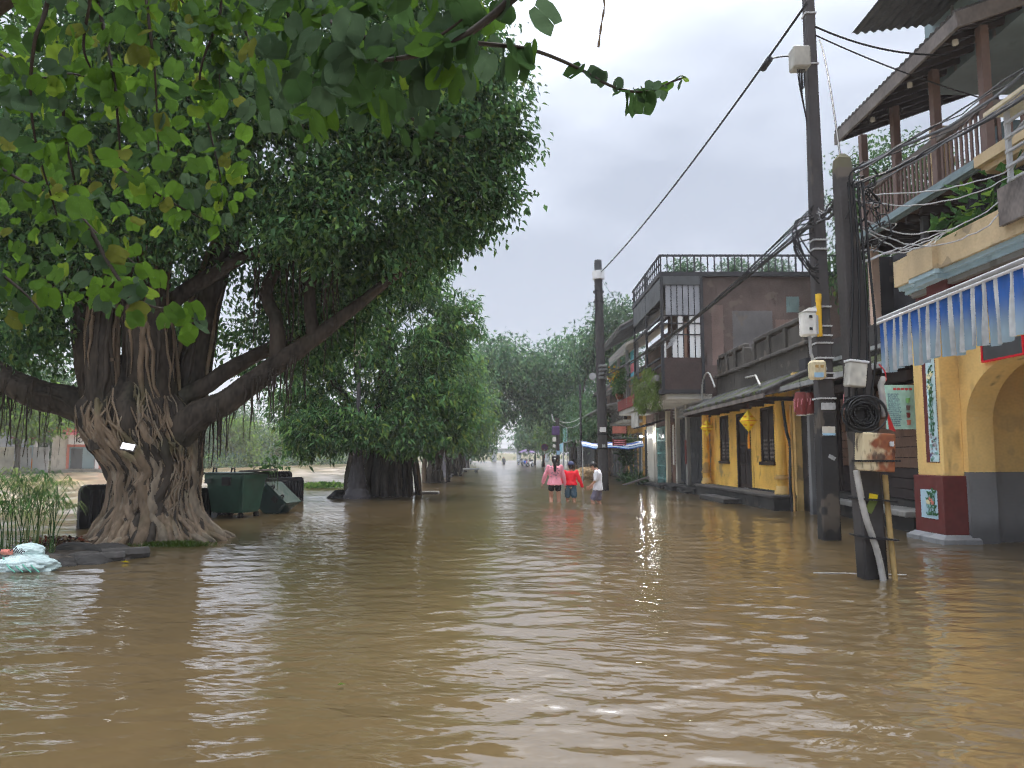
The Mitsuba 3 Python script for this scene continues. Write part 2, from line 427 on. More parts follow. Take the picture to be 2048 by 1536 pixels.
def arch_house():
    t = thing('arch_house', 'yellow house with an arched doorway, flower mosaic pilaster and grey dado at the right edge', 'house')
    Y = ('yellow', .55)
    # wall with the elliptical arch, extruded inland
    yc, rx, zs, rz_ = 10.06, 1.22, 1.78, 0.89
    arch = [(yc + rx * math.cos(a), zs + rz_ * math.sin(a)) for a in np.linspace(0, math.pi, 29)]
    outl = [(11.40, 1.06)] + [(yc + rx, 1.06)] + arch + [(yc - rx, 1.06), (2.0, 1.06), (2.0, 3.35), (11.40, 3.35)]
    # local x -> world y, local y -> world z, local z -> world x
    R = np.array([[0, 0, 1.0], [1, 0, 0], [0, 1, 0]])
    MB().poly(outl, 0.40, Y, R, (6.83, 0, 0)).put(part(t, 'arched_wall'), 'plaster')
    m = MB()
    m.box((6.83, yc + rx, -.6), (7.23, 11.40, 1.06), ('grey', .3)).box((6.83, 2, -.6), (7.23, yc - rx, 1.06), ('grey', .3))
    m.put(part(t, 'dado'), 'plaster')
    # porch inside
    bx(t, 'porch_side_wall', (7.23, 11.42, 1.06), (10.4, 11.62, 3.3), Y, 'plaster')
    bx(t, 'porch_side_dado', (7.23, 11.41, -.6), (10.4, 11.62, 1.06), ('grey', .3), 'plaster')
    bx(t, 'porch_back_wall', (10.4, 4, -.6), (10.6, 11.7, 3.3), Y, 'plaster')
    bx(t, 'porch_ceiling', (7.23, 4, 3.3), (10.6, 11.7, 3.42), ('cream', .3), 'plaster')
    bx(t, 'back_wall', (7.23, 11.62, -.6), (10.4, 12.5, 4.1), ('yellow', .6), 'plaster')
    # pilaster
    bx(t, 'pilaster', (6.53, 11.40, 1.0), (6.83, 12.14, 3.3), Y, 'plaster', 0.008)
    p = bx(t, 'pedestal', (6.47, 11.36, 0.12), (6.86, 12.18, 1.0), ('maroon', .35), 'painted', 0.01)
    m = MB()
    m.raw([(6.38, 11.24, -.5), (6.95, 11.24, -.5), (6.95, 12.3, -.5), (6.38, 12.3, -.5), (6.38, 11.24, .06), (6.95, 11.24, .06), (6.95, 12.3, .06), (6.38, 12.3, .06), (6.47, 11.33, .125), (6.9, 11.33, .125), (6.9, 12.2, .125), (6.47, 12.2, .125)],
          [[0, 1, 5, 4], [3, 0, 4, 7], [1, 2, 6, 5], [2, 3, 7, 6], [4, 5, 9, 8], [7, 4, 8, 11], [5, 6, 10, 9], [6, 7, 11, 10], [8, 9, 10, 11]], ('lightgrey', .5))
    m.put(part(t, 'plinth'), 'plaster')
    pn = bx(t, 'pedestal_panel', (6.462, 11.52, 0.34), (6.49, 11.98, 0.78), ('skyblue', .2), bev=0.004)
    flower_relief(pn, 'relief', 6.462, 11.5, 11.84, 0.36, 0.78, 5, 4, False)
    fr = bx(t, 'panel_recess', (6.522, 11.50, 1.2), (6.55, 11.86, 2.86), ('maroon', .3))
    pn2 = bx(t, 'mosaic_panel', (6.512, 11.50, 1.21), (6.524, 11.735, 2.86), ('paleblue', .5))
    flower_relief(pn2, 'relief', 6.512, 11.5, 11.73, 1.22, 2.84, 4, 9, True)
    # frieze, cornice, parapet
    bx(t, 'frieze', (6.72, 2, 3.35), (7.2, 12.3, 3.98), ('maroon', .55), 'plaster')
    bx(t, 'frieze_pier', (6.6, 11.2, 3.3), (6.72, 11.75, 3.98), ('maroon', .5), 'plaster')
    bx(t, 'frieze_panel', (6.71, 11.85, 3.46), (6.73, 12.16, 3.74), ('teal', .4))
    bx(t, 'frieze_panel', (6.71, 9.9, 3.5), (6.73, 11.0, 3.8), ('ochre', .4))
    m = MB()
    m.box((6.58, 2, 3.98), (7.2, 12.36, 4.05), ('skyblue', .4)).box((6.50, 2, 4.05), (7.2, 12.4, 4.12), ('skyblue', .4))
    m.box((6.44, 11.15, 3.98), (6.7, 11.8, 4.05), ('skyblue', .4)).box((6.38, 11.1, 4.052), (6.7, 11.85, 4.118), ('skyblue', .4))
    m.put(part(t, 'cornice'), 'plaster')
    m = MB()
    m.box((6.44, 2, 4.12), (6.62, 12.42, 4.55), ('beige', .75)).box((6.36, 11.12, 4.121), (6.44, 11.83, 4.553), ('beige', .65)).box((6.62, 12.24, 4.12), (9, 12.42, 4.55), ('beige', .7))
    m.put(part(t, 'parapet'), 'plaster')
    bx(t, 'terrace_slab', (6.62, 2, 3.9), (10.6, 12.24, 4.12), ('concrete', .5), 'plaster')
    m = MB()
    m.box((6.775, 9.85, 2.64), (6.83, 10.75, 2.665), ('brightred', .2)).box((6.775, 9.85, 2.665), (6.83, 9.875, 2.9), ('brightred', .2)).box((6.775, 10.725, 2.665), (6.83, 10.75, 2.9), ('brightred', .2))
    m.put(part(t, 'sign_frame'))
    bx(t, 'name_board', (6.79, 9.877, 2.667), (6.828, 10.723, 2.9), ('slate', .3))


arch_house()


def awning():
    t = thing('awning', 'blue and white pleated cloth awning hanging from a steel pipe before the yellow arch', 'awning')
    a, b = np.array([5.38, 10.86, 3.28]), np.array([5.34, 3.2, 3.42])
    tb(t, 'pipe', [a, b], 0.035, ('lightgrey', .3), 10)
    m = MB()
    m.tube([a + [-.03, .02, -.05], [5.36, 3.2, 3.36]], 0.02, ('white', .3), 6)
    m.put(part(t, 'rail'))
    for y in (10.55, 8.2, 5.6):
        tb(t, 'bracket', [(5.4, y, 3.3), (6.75, y, 3.62)], 0.016, ('grey', .3), 6)
    # the cloth: pleats of uneven width, blue above fading to grey-blue, white stripes in the folds
    r = np.random.default_rng(3)
    ys, kinds = [10.80], []
    while ys[-1] > 3.4:
        k = 'w' if len(kinds) % 2 else 'b'
        kinds.append(k)
        ys.append(ys[-1] - (r.uniform(.035, .075) if k == 'w' else r.uniform(.13, .22)))
    rows = 9
    for k, kind in enumerate(kinds):
        y0, y1 = ys[k], ys[k + 1]
        n = 6
        V = []
        for i in range(rows):
            s = i / (rows - 1)
            for j in range(n):
                u = j / (n - 1)
                bulge = math.sin(u * math.pi) * (0.05 if kind == 'w' else -0.06) * (0.35 + 0.65 * s)
                yy = y0 + (y1 - y0) * u + 0.02 * math.sin(k * 1.7 + s * 4.0) * math.sin(u * math.pi)
                zz = 3.27 + (3.41 - 3.27) * (10.86 - yy) / 7.66 - s * (0.775 + 0.02 * math.sin(k * .9)) + 0.004 * math.sin(yy * 9)
                V.append((5.36 - bulge + 0.06 * s * math.sin(0.9 * k) * 0.3, yy, zz))
        f = [[i * n + j, i * n + j + 1, (i + 1) * n + j + 1, (i + 1) * n + j] for i in range(rows - 1) for j in range(n - 1)]
        V = np.array(V)
        if kind == 'w':
            MB().raw(V, f, ('awnwhite', .5), False).put(part(t, 'white_stripe'))
        else:
            m = MB()
            cut = (rows - 1) * 5 // 8
            faces = np.array(f)
            top = [q for q in f if q[0] // n < cut - 1 - (k % 2)]
            bot = [q for q in f if q[0] // n >= cut - 1 - (k % 2)]
            m.raw(V, top, ('awnblue', .9), False).raw(V, bot, ('awngrey' if k > 9 or k % 3 else 'awnblue', .6), False)
            m.put(part(t, 'blue_panel'), 'cloth')


def cloth_color(p, n, uv):
    # dyed cloth, bleached towards the hem in an uneven line
    h = smoothstep(2.6, 3.1, p.z + 0.35 * (fbm(p.y * 1.6, p.z * 1.1, 3.0) - 0.5) - 0.03 * (10.8 - p.y))
    a = mix(mi.Color3f(0.30, 0.40, 0.46), mi.Color3f(0.035, 0.13, 0.44), h)
    return a * (0.75 + 0.5 * fbm(p.x * 6, p.y * 6, p.z * 3))


scene['cloth'] = principled(mikit.proc(cloth_color), 0.75)
awning()


# ---------------------------------------------------------------- the timber house with the plank shop below
def timber_house():
    t = thing('timber_house', 'tall dark timber house with an open railed balcony above a brown plank shop front', 'house')
    W_, D = ('wood', .5), ('darkwood', .5)
    # plank shop front, facing the street, slightly askew as the street line is
    def sx(y):
        return 7.12 + (y - 13.0) * 0.11
    for k in range(11):
        z0 = 0.52 + k * 0.19
        m = MB()
        for y0, y1 in ((12.75, 15.1), (15.2, 17.3)):
            c = [(sx(y0), y0), (sx(y1), y1), (sx(y1) + .04, y1), (sx(y0) + .04, y0)]
            g = rng.uniform(.25, .6)
            v = [(x, y, z) for z in (z0, z0 + 0.178) for x, y in c]
            m.raw(v, [[0, 1, 5, 4][::-1], [3, 0, 4, 7][::-1], [1, 2, 6, 5][::-1], [4, 5, 6, 7][::-1], [0, 3, 2, 1][::-1]], ('woodbrown' if k > 2 else 'darkwood', g))
        m.put(part(t, 'plank'))
    for y in (12.68, 15.15, 17.36):
        bx(t, 'shop_post', (sx(y) - .05, y - .06, 0.1), (sx(y) + .1, y + .06, 2.95), ('darkwood', .4))
    bx(t, 'shop_back', (7.25, 12.6, -.5), (7.9, 17.5, .5), ('stone', .5), 'plaster', rz=-0.0)
    bx(t, 'shop_inner_wall', (7.75, 12.6, .5), (7.95, 17.9, 3.6), ('darkwood', .4))
    b = bx(t, 'step_bench', (6.85, 12.7, 0.27), (7.42, 17.2, 0.37), ('concrete', .6), 'plaster', 0.015, rz=-0.11)
    bx(b, 'riser', (7.0, 12.75, -.5), (7.3, 17.1, 0.27), ('stone', .6), 'plaster', rz=-0.11)
    bx(t, 'stone_pillar', (7.06, 12.42, -.5), (7.2, 12.62, 2.75), ('grey', .4), 'plaster', 0.01)
    bx(t, 'stone_pillar', (6.70, 16.9, -.5), (6.86, 17.06, 2.55), ('grey', .4), 'plaster', 0.01)
    bx(t, 'party_wall', (6.9, 17.5, -.5), (9, 17.9, 3.6), ('charcoal', .6), 'plaster')
    bx(t, 'eave_beam', (6.62, 12.5, 2.58), (6.74, 17.6, 2.74), D)
    # mossy tiled eave with tile rows
    ev = bx(t, 'eave_board', (6.35, 12.45, 2.82), (7.9, 17.8, 2.88), D, R=roty(-0.36), at=(7.05, 15.1, 3.08))
    for k in range(24):
        y = 12.55 + k * 0.222
        pts = [(6.30 + 1.6 * s, y, 2.86 + 0.6 * s) for s in np.linspace(0, 1, 4)]
        tb(ev, 'tile_row', pts, 0.075, (('moss', .9) if k % 3 else ('tile', .8)), 6)
    m = MB()
    m.box((6.24, 12.5, 2.80), (6.30, 17.8, 2.90), ('gutter', .5)).box((7.30, 12.5, 3.44), (7.4, 17.8, 3.52), ('gutter', .5))
    m.put(part(t, 'gutter'))
    bx(t, 'middle_wall', (7.45, 12.4, 3.3), (7.6, 17.9, 4.0), ('stone', .6), 'plaster')
    # dark loggia under the balcony
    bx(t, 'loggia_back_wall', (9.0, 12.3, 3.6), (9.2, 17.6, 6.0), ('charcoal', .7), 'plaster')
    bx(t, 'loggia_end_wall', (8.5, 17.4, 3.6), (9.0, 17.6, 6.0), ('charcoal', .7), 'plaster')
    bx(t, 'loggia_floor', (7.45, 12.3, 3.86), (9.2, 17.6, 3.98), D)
    bx(t, 'pink_post', (7.98, 16.32, 3.98), (8.16, 16.5, 5.95), ('peach', .4), 'plaster', 0.012)
    bx(t, 'dark_post', (7.98, 14.2, 3.98), (8.1, 14.32, 5.95), ('slate', .4), bev=0.01)
    # balcony floor with beams
    bx(t, 'balcony_floor', (7.72, 11.95, 6.02), (12, 16.55, 6.12), W_)
    bx(t, 'floor_fascia', (7.66, 11.9, 5.98), (7.72, 16.6, 6.2), ('tealgrey', .3))
    for k in range(9):
        bx(t, 'joist', (7.74, 12.2 + k * .53, 5.86), (9.0, 12.28 + k * .53, 6.02), D)
    bx(t, 'floor_gutter', (7.56, 11.9, 6.0), (7.655, 16.6, 6.07), ('tealgrey', .3))
    # lean-to sheet under the floor edge
    posts = (12.0, 13.45, 14.9, 16.3)
    for y in posts:
        bx(t, 'post', (7.83, y - .075, 6.12), (7.98, y + .075, 8.5), ('woodmid', .35), bev=0.012)
    # railing along the street
    for a, b in zip(posts[:-1], posts[1:]):
        bx(t, 'handrail', (7.84, a + .075, 7.08), (7.97, b - .075, 7.2), ('woodgrey', .4), bev=0.01)
        bx(t, 'bottom_rail', (7.86, a + .075, 6.26), (7.95, b - .075, 6.34), ('woodmid', .4))
        n = 9
        for k in range(n):
            y = a + .075 + (b - a - .15) * (k + .5) / n
            bx(t, 'baluster', (7.885, y - .032, 6.34), (7.915, y + .032, 7.08), ('woodmid', rng.uniform(.2, .6)), bev=0.004)
    # railing on the near end, turning inland
    bx(t, 'handrail', (7.98, 11.94, 7.08), (11.5, 12.06, 7.2), ('woodgrey', .4), bev=0.01)
    for k in range(16):
        bx(t, 'baluster', (8.06 + k * .2, 11.98, 6.2), (8.12 + k * .2, 12.01, 7.08), ('woodmid', rng.uniform(.2, .6)), bev=0.004)
    bx(t, 'column', (9.4, 16.0, 6.12), (9.72, 16.3, 8.6), ('beige', .4), 'plaster', 0.015)
    m = MB().box((9.34, 15.94, 7.75), (9.78, 16.36, 7.87), ('beige', .4), .02)
    m.put(part(t, 'capital'), 'plaster')
    bx(t, 'rear_post', (9.9, 14.8, 6.12), (10.02, 14.92, 8.9), W_)
    bx(t, 'rear_wall', (10.6, 11.9, 6.12), (10.8, 14.6, 9.4), ('slate', .5), 'plaster')
    bx(t, 'covered_chair', (9.0, 13.2, 6.12), (9.5, 13.7, 7.45), ('tealgrey', .3), bev=0.06)
    # lean-to roof: boards under, fascia, rafters
    s = math.tan(math.radians(20))
    v = [(7.25, 11.55, 8.36), (12.5, 11.55, 8.36 + 5.25 * s), (12.5, 16.1, 8.36 + 5.25 * s), (7.25, 16.1, 8.36)]
    v = np.array(v + [(x, y, z + .07) for x, y, z in v])
    MB().raw(v, [[0, 3, 2, 1][::-1], [4, 5, 6, 7], [0, 1, 5, 4], [3, 0, 4, 7], [2, 3, 7, 6], [1, 2, 6, 5]], ('slate', .4)).put(part(t, 'roof'))
    rf = t + '__roof'
    bx(rf, 'fascia', (7.19, 11.5, 8.2), (7.25, 16.15, 8.46), ('woodgrey', .5), bev=0.008)
    m = MB()
    L = 5.3 / math.cos(math.radians(20))
    m.box((-L / 2, -.03, -.13), (L / 2, .03, .13), ('woodgrey', .5), .008, R=roty(-math.radians(20)), at=(9.85, 11.52, 8.33 + 2.63 * s))
    m.put(part(rf, 'verge_board'))
    for k in range(11):
        m = MB().box((-2.4, -.03, -.05), (2.4, .03, .05), D, R=roty(-math.radians(20)), at=(9.6, 11.8 + k * .43, 8.3 + 2.35 * s))
        m.put(part(rf, 'rafter'))
    for k in range(28):
        tb(rf, 'tile_row', [(7.2, 11.6 + k * .165, 8.47), (9.8, 11.6 + k * .165, 8.47 + 2.6 * s)], .06, ('tile', .8), 5)
    for y in (12.0, 13.45, 14.9):
        MB().lathe([(0.0, 0), (.05, .02), (.045, .1), (0, .12)], (7.45, y, 8.16), ('offwhite', .2), 8).put(part(rf, 'lamp_holder'))
    # attic box with corrugated canopy
    at = bx(t, 'attic_wall', (8.45, 8.0, 8.6), (12, 14.6, 12.4), ('tealgrey', .4), 'plaster')
    for k in range(5):
        bx(at, 'panel_batten', (8.42, 9 + k * 1.15, 8.6), (8.45, 9.05 + k * 1.15, 12.4), ('grey', .3))
    n, mm = 60, 2
    xs = np.linspace(6.8, 8.46, n)
    V = [(x, y, 9.72 + 0.028 * math.sin(i * 2 * math.pi / 6) + .12 * (x - 6.8)) for y in (14.3, 8.2) for i, x in enumerate(xs)]
    f = [[i, i + 1, n + i + 1, n + i] for i in range(n - 1)]
    V2 = [(x, y, z + .006) for x, y, z in V]
    MB().raw(V, f, ('slate', .4)).raw(V2, np.array(f)[:, ::-1], ('slate', .4)).put(part(t, 'corrugated_canopy'))
    # near-end wall of the floor below, beige, with a slab edge and a dark cloth canopy
    bx(t, 'beige_wall', (8.25, 11.9, 4.12), (12, 12.1, 5.9), ('beige', .5), 'plaster')
    m = MB()
    m.box((7.56, 9.6, 5.98), (12, 11.88, 6.16), ('beige', .5)).box((7.66, 9.7, 5.88), (12, 11.86, 5.98), ('beige', .5))
    m.put(part(t, 'slab_edge'), 'plaster')
    v = np.array([(7.62, 12.1, 5.72), (7.75, 10.6, 5.66), (8.6, 10.7, 5.3), (8.3, 12.2, 5.1), (7.5, 12.1, 5.3)])
    MB().raw(v, [[0, 1, 2], [0, 2, 3], [0, 3, 4], [1, 0, 2], [2, 0, 3], [3, 0, 4]], ('charcoal', .4)).put(part(t, 'cloth_canopy'))


timber_house()


def metal_rack():
    t = thing('metal_rack', 'grey metal rack with rails standing on the beige parapet at the right edge', 'rack')
    for y in (9.75, 9.2):
        bx(t, 'upright', (6.66, y - .03, 4.45), (6.72, y + .03, 5.95), ('lightgrey', .3), bev=.006)
    for k in range(6):
        bx(t, 'rail', (6.65, 7.6, 4.75 + k * .2), (6.69, 9.78, 4.79 + k * .2), ('lightgrey', .3), bev=.005)
        if k % 2 == 0:
            tb(t, 'brace', [(6.68, 9.75, 4.72 + k * .2), (6.68, 8.6, 5.15 + k * .2)], .018, ('lightgrey', .3), 6)
    bx(t, 'top_board', (6.5, 7.5, 5.95), (6.95, 9.95, 6.0), ('cream', .3))
    bx(t, 'plank_board', (6.36, 7.6, 4.28), (6.42, 9.55, 4.78), ('woodgrey', .9))


metal_rack()


# ---------------------------------------------------------------- the low old yellow house
def old_house():
    t = thing('old_house', 'low old yellow house with stained plaster, dark shutters and a tiled eave', 'house')
    Yw = ('deepyellow', .85)
    X = 6.75
    # wall with door and window openings: local x -> y, local y -> z
    R = np.array([[0, 0, 1.0], [1, 0, 0], [0, 1, 0]])
    doors = [(21.25, 22.55, .36, 2.55)]
    wins = [(23.4, 24.45, 1.15, 2.58), (19.35, 20.45, 1.15, 2.6)]
    outl = [(18.05, .36), (18.05, 2.9), (25.6, 2.9), (25.6, .36), (22.55, .36), (22.55, 2.55), (21.25, 2.55), (21.25, .36)]
    holes = [[(a, c), (a, d), (b, d), (b, c)] for a, b, c, d in wins]
    MB().poly(outl, .3, Yw, R, (X, 0, 0), holes).put(part(t, 'front_wall'), 'plaster')
    bx(t, 'side_wall', (X, 17.9, -.4), (11, 18.05, 3.3), ('yellow', .9), 'plaster')
    bx(t, 'base_course', (X - .03, 18.0, .3), (X + .2, 21.2, .42), ('stone', .5), 'plaster')
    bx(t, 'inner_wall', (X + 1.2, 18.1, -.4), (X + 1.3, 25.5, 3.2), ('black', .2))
    for k, y in enumerate((18.28, 25.35)):
        p = tb(t, 'column', [(X - .22, y, .4), (X - .22, y, 1.5), (X - .22, y, 2.72)], [.13, .12, .11], Yw, 14, 'plaster')
        MB().lathe([(.18, 0), (.18, .08), (.14, .1), (.15, .16), (.13, .2)], (X - .22, y, .38), ('yellow', .6), 14).lathe([(.17, .36), (.17, .4), (.14, .43), (.14, .47)], (X - .22, y, .38), ('red' if False else 'ochre', .6), 14).put(part(p, 'base'), 'plaster')
    d = bx(t, 'door', (X + .06, 21.3, .38), (X + .12, 22.5, 2.5), ('doorbrown', .5))
    for a, b in ((21.25, 21.33), (22.47, 22.55)):
        bx(d, 'jamb', (X - .02, a, .36), (X + .2, b, 2.55), ('doorbrown', .5), bev=.01)
    bx(d, 'lintel', (X - .02, 21.33, 2.46), (X + .2, 22.47, 2.55), ('doorbrown', .5), bev=.01)
    for a in (21.4, 21.96):
        bx(d, 'lower_panel', (X + .04, a, .5), (X + .06, a + .44, 1.0), ('darkwood', .5), bev=.01)
        for q in range(5):
            bx(d, 'slat', (X + .035, a + .02 + q * .09, 1.05), (X + .06, a + .065 + q * .09, 1.62), ('darkwood', .5), bev=.008)
        bx(d, 'upper_panel', (X + .045, a, 1.7), (X + .06, a + .44, 2.4), ('black', .4), bev=.01)
    for a, b, c, e in wins:
        w = bx(t, 'window', (X + .1, a, c), (X + .14, b, e), ('black', .3))
        m = MB()
        m.box((X + .02, a, c), (X + .14, a + .07, e), ('doorbrown', .5)).box((X + .02, b - .07, c), (X + .14, b, e), ('doorbrown', .5))
        m.box((X + .02, a + .07, e - .07), (X + .14, b - .07, e), ('doorbrown', .5)).box((X - .04, a - .04, c - .09), (X + .14, b + .04, c), ('doorbrown', .5))
        m.put(part(w, 'frame'))
        mid = (a + b) / 2
        for q in range(2):
            y = a + .1 + q * (mid - a - .06)
            bx(w, 'shutter', (X + .05, y, c + .03), (X + .09, y + (b - a) / 2 - .13, e - .08), ('darkwood', .5), bev=.008)
            for z in np.arange(c + .1, c + .55, .11):
                bx(w, 'louvre', (X + .035, y + .06, z), (X + .06, y + (b - a) / 2 - .2, z + .05), ('woodgrey', .4))
    # platform
    bx(t, 'platform', (6.18, 17.95, .3), (X + .1, 25.6, .37), ('concdark', .7), 'plaster', .01)
    for k in range(7):
        bx(t, 'platform_stone', (6.22, 18.0 + k * 1.08, -.5), (X, 19.07 + k * 1.08, .3), ('stone', .7), 'plaster', .012)
    bx(t, 'step', (5.75, 20.6, .0), (6.22, 23.2, .14), ('concdark', .6), 'plaster', .015)
    bx(t, 'step', (5.85, 20.7, -.5), (6.22, 23.1, .0), ('stone', .6), 'plaster')
    # tiled eave
    ev = MB().box((-.9, -4.15, -.03), (.9, 4.15, .03), ('darkwood', .5), R=roty(-.42), at=(6.72, 21.55, 3.12)).put(part(t, 'eave'))
    for k in range(39):
        y = 17.5 + k * .211
        pts = [(5.86 + 1.72 * s, y + .02 * math.sin(k), 2.79 + .77 * s + .012 * math.sin(k * 2.1 + s * 3)) for s in np.linspace(0, 1, 4)]
        tb(ev, 'tile_row', pts, .07, (['tile', 'slate', 'tile', 'moss'][k % 4], .9), 6)
    bx(ev, 'fascia', (5.86, 17.45, 2.66), (5.9, 25.7, 2.76), ('woodgrey', .6))
    for k in range(8):
        bx(t, 'rafter_end', (5.9, 17.9 + k * 1.07, 2.62), (6.9, 18.0 + k * 1.07, 2.72), ('darkwood', .5))
    # ridge wall with two weathered railing pieces
    bx(t, 'upper_wall', (7.0, 17.6, 3.3), (7.3, 25.5, 3.95), ('mould', .9), 'plaster')
    m = MB().box((6.9, 17.5, 3.92), (7.35, 25.5, 4.02), ('mould', .9), .02)
    m.put(part(t, 'ridge_band'), 'plaster')
    for a, b in ((17.8, 21.5), (22.4, 25.2)):
        bx(t, 'parapet_rail', (6.98, a, 4.56), (7.16, b, 4.68), ('mould', .8), 'plaster', .02)
        bx(t, 'parapet_panel', (7.03, a, 4.02), (7.11, b, 4.5), ('mould', 1.0), 'plaster')
        for y in np.linspace(a, b, 4):
            bx(t, 'parapet_post', (6.96, y - .1, 4.02), (7.2, y + .1, 4.56), ('mould', .9), 'plaster', .02)
    m = MB()
    m.tube(curve([(6.4, 25.2, 3.1), (6.42, 25.1, 3.8), (6.5, 24.7, 4.05), (6.55, 24.2, 3.6), (6.5, 24.0, 3.5)], 6), .03, ('pvc', .3), 6)
    m.put(part(t, 'white_conduit'))
    tb(t, 'white_pipe', [(6.05, 18.2, 3.02), (6.7, 20.5, 3.5), (6.9, 22, 3.6)], .03, ('pvc', .3), 6)
    tb(t, 'drain_pipe', curve([(6.45, 17.85, 2.6), (6.5, 17.8, 1.9), (6.6, 17.85, 1.5), (6.55, 17.8, .6), (6.6, 17.8, -.3)], 5), .035, ('charcoal', .5), 7)
    tb(t, 'drain_pipe', [(6.6, 17.75, 2.5), (6.62, 17.75, -.3)], .03, ('ochre', .6), 7)


old_house()
# ---------------------------------------------------------------- the brown house with the box balcony
def brown_house():
    t = thing('brown_house', 'tall brown house with a stained side wall, box balcony and roof railing', 'house')
    B = ('brownwall', 1.0)
    bx(t, 'side_wall', (6.6, 25.6, 3.3), (13, 25.85, 7.5), B, 'plaster')
    bx(t, 'patch', (7.62, 25.592, 4.7), (9.0, 25.6, 6.3), ('patchgrey', .9), 'plaster')
    bx(t, 'patch', (9.5, 25.592, 6.25), (9.95, 25.6, 6.8), ('patchteal', .9), 'plaster')
    bx(t, 'patch', (6.9, 25.594, 4.4), (7.3, 25.6, 6.5), ('woodmid', .9), 'plaster')
    bx(t, 'patch', (9.1, 25.594, 4.5), (9.9, 25.6, 6.0), ('woodmid', .9), 'plaster')
    bx(t, 'roof_slab', (5.1, 25.5, 7.5), (13, 31.5, 7.66), ('charcoal', .4))
    bx(t, 'front_wall', (6.6, 25.85, 3.3), (6.8, 31.4, 7.5), ('brownwall', .6), 'plaster')
    # box balcony
    bx(t, 'balcony_floor', (5.1, 25.5, 3.42), (6.6, 31.4, 3.56), ('charcoal', .4))
    bx(t, 'end_panel', (5.2, 25.52, 3.56), (6.6, 25.58, 4.66), ('brownpanel', .5))
    for x in (5.12, 6.5):
        bx(t, 'corner_post', (x, 25.48, 3.56), (x + .1, 25.58, 7.5), ('charcoal', .3), bev=.008)
    for y in (28.4, 31.2):
        bx(t, 'corner_post', (5.12, y, 3.56), (5.2, y + .09, 8.2), ('charcoal', .3), bev=.008)
    bx(t, 'header', (5.22, 25.5, 7.2), (6.5, 25.57, 7.5), ('slate', .3))
    # the glazed grille in the box's end: grey curtain panes above, pale panes below, dark bars
    xs = np.linspace(5.3, 6.5, 7)
    for k in range(6):
        bx(t, 'curtain_pane', (xs[k] + .012, 25.545, 6.15), (xs[k + 1] - .012, 25.56, 7.19), ('curtain', .3))
    for k in (1, 2, 4, 5):
        bx(t, 'pale_pane', (xs[k] + .015, 25.545, 4.67), (xs[k + 1] - .015, 25.56, 5.45), ('white', .1))
    for k in (2, 4, 5):
        bx(t, 'pale_pane', (xs[k] + .015, 25.545, 5.47), (xs[k + 1] - .015, 25.56, 6.12), ('white', .1))
    bx(t, 'pale_pane', (5.22, 25.545, 4.67), (5.3, 25.56, 5.3), ('white', .1))
    for x in xs[1:-1]:
        bx(t, 'grille_bar', (x - .014, 25.52, 4.66), (x + .014, 25.545, 7.2), ('charcoal', .2))
    for z in (5.46, 6.13, 5.85):
        bx(t, 'grille_bar', (5.22, 25.515, z - .018), (6.5, 25.54, z + .018), ('charcoal', .2))
    for k in range(6):
        tb(t, 'stair_tread', [(5.28 + .05 * k, 25.53, 4.95 + .1 * k), (5.55 + .05 * k, 25.53, 5.15 + .1 * k)], .018, ('lightgrey', .2), 5)
    bx(t, 'inner_frame', (5.9, 25.53, 4.66), (6.02, 25.56, 5.9), ('woodbrown', .3))
    # street side of the balcony
    for z in (4.4, 4.66):
        bx(t, 'balcony_rail', (5.12, 25.6, z), (5.18, 31.3, z + .05), ('charcoal', .3))
    bx(t, 'balcony_rail', (5.12, 25.6, 6.05), (5.18, 31.3, 6.13), ('charcoal', .3))
    bx(t, 'shade_panel', (5.13, 25.6, 6.7), (5.17, 31.3, 7.45), ('slate', .3))
    bx(t, 'lamp_strip', (5.5, 26.0, 6.2), (5.6, 30.5, 6.26), ('darkwood', .3))
    for y in (26.6, 27.7, 28.9):
        bx(t, 'balcony_shutter', (6.54, y, 3.6), (6.6, y + .7, 6.0), ('maroon' if y > 27 else 'teal', .4))
    # roof railing: along the end (towards the camera) and along the street
    bx(t, 'roof_rail', (5.1, 25.5, 8.2), (12, 25.56, 8.27), ('charcoal', .2))
    for k in range(29):
        w = .035 if k % 5 else .05
        bx(t, 'roof_baluster', (5.13 + k * .235, 25.51, 7.66), (5.13 + k * .235 + w, 25.55, 8.2), ('charcoal', .2))
    bx(t, 'roof_rail', (5.1, 25.56, 8.2), (5.15, 31.4, 8.27), ('charcoal', .2))
    bx(t, 'roof_rail', (5.1, 25.56, 7.9), (5.14, 31.4, 7.95), ('charcoal', .2))
    for k in range(16):
        bx(t, 'roof_baluster', (5.11, 25.7 + k * .36, 7.66), (5.14, 25.74 + k * .36, 8.2), ('charcoal', .2))
    # ground floor: tall grey shutters between pale pilasters, louvres above
    bx(t, 'shop_wall', (6.85, 25.7, -.5), (7.0, 31.5, 3.4), ('charcoal', .5), 'plaster')
    for k, (y0, y1) in enumerate(((25.75, 27.0), (27.1, 28.2), (28.7, 29.9))):
        s = bx(t, 'shutter_door', (6.72, y0, .28), (6.8, y1, 2.75), ('darkgrey', .4))
        n = 12
        for q in range(n):
            y = y0 + (y1 - y0) * (q + .3) / n
            bx(s, 'fold', (6.69, y, .3), (6.72, y + .05, 2.73), ('darkgrey', .5))
    for y, mat in ((28.3, 'paleconc'), (30.05, 'offwhite'), (25.62, 'lightgrey')):
        bx(t, 'pilaster', (6.58, y, -.4), (6.85, y + .25, 3.4), (mat, .5), 'plaster', .01)
    for y0 in (25.9, 28.6):
        for z in np.arange(2.85, 3.35, .12):
            MB().box((-.07, 0, -.012), (.07, 2.2, .012), ('lightgrey', .3), R=roty(.5), at=(6.66, y0 + 1.1, z)).put(part(t, 'louvre'))
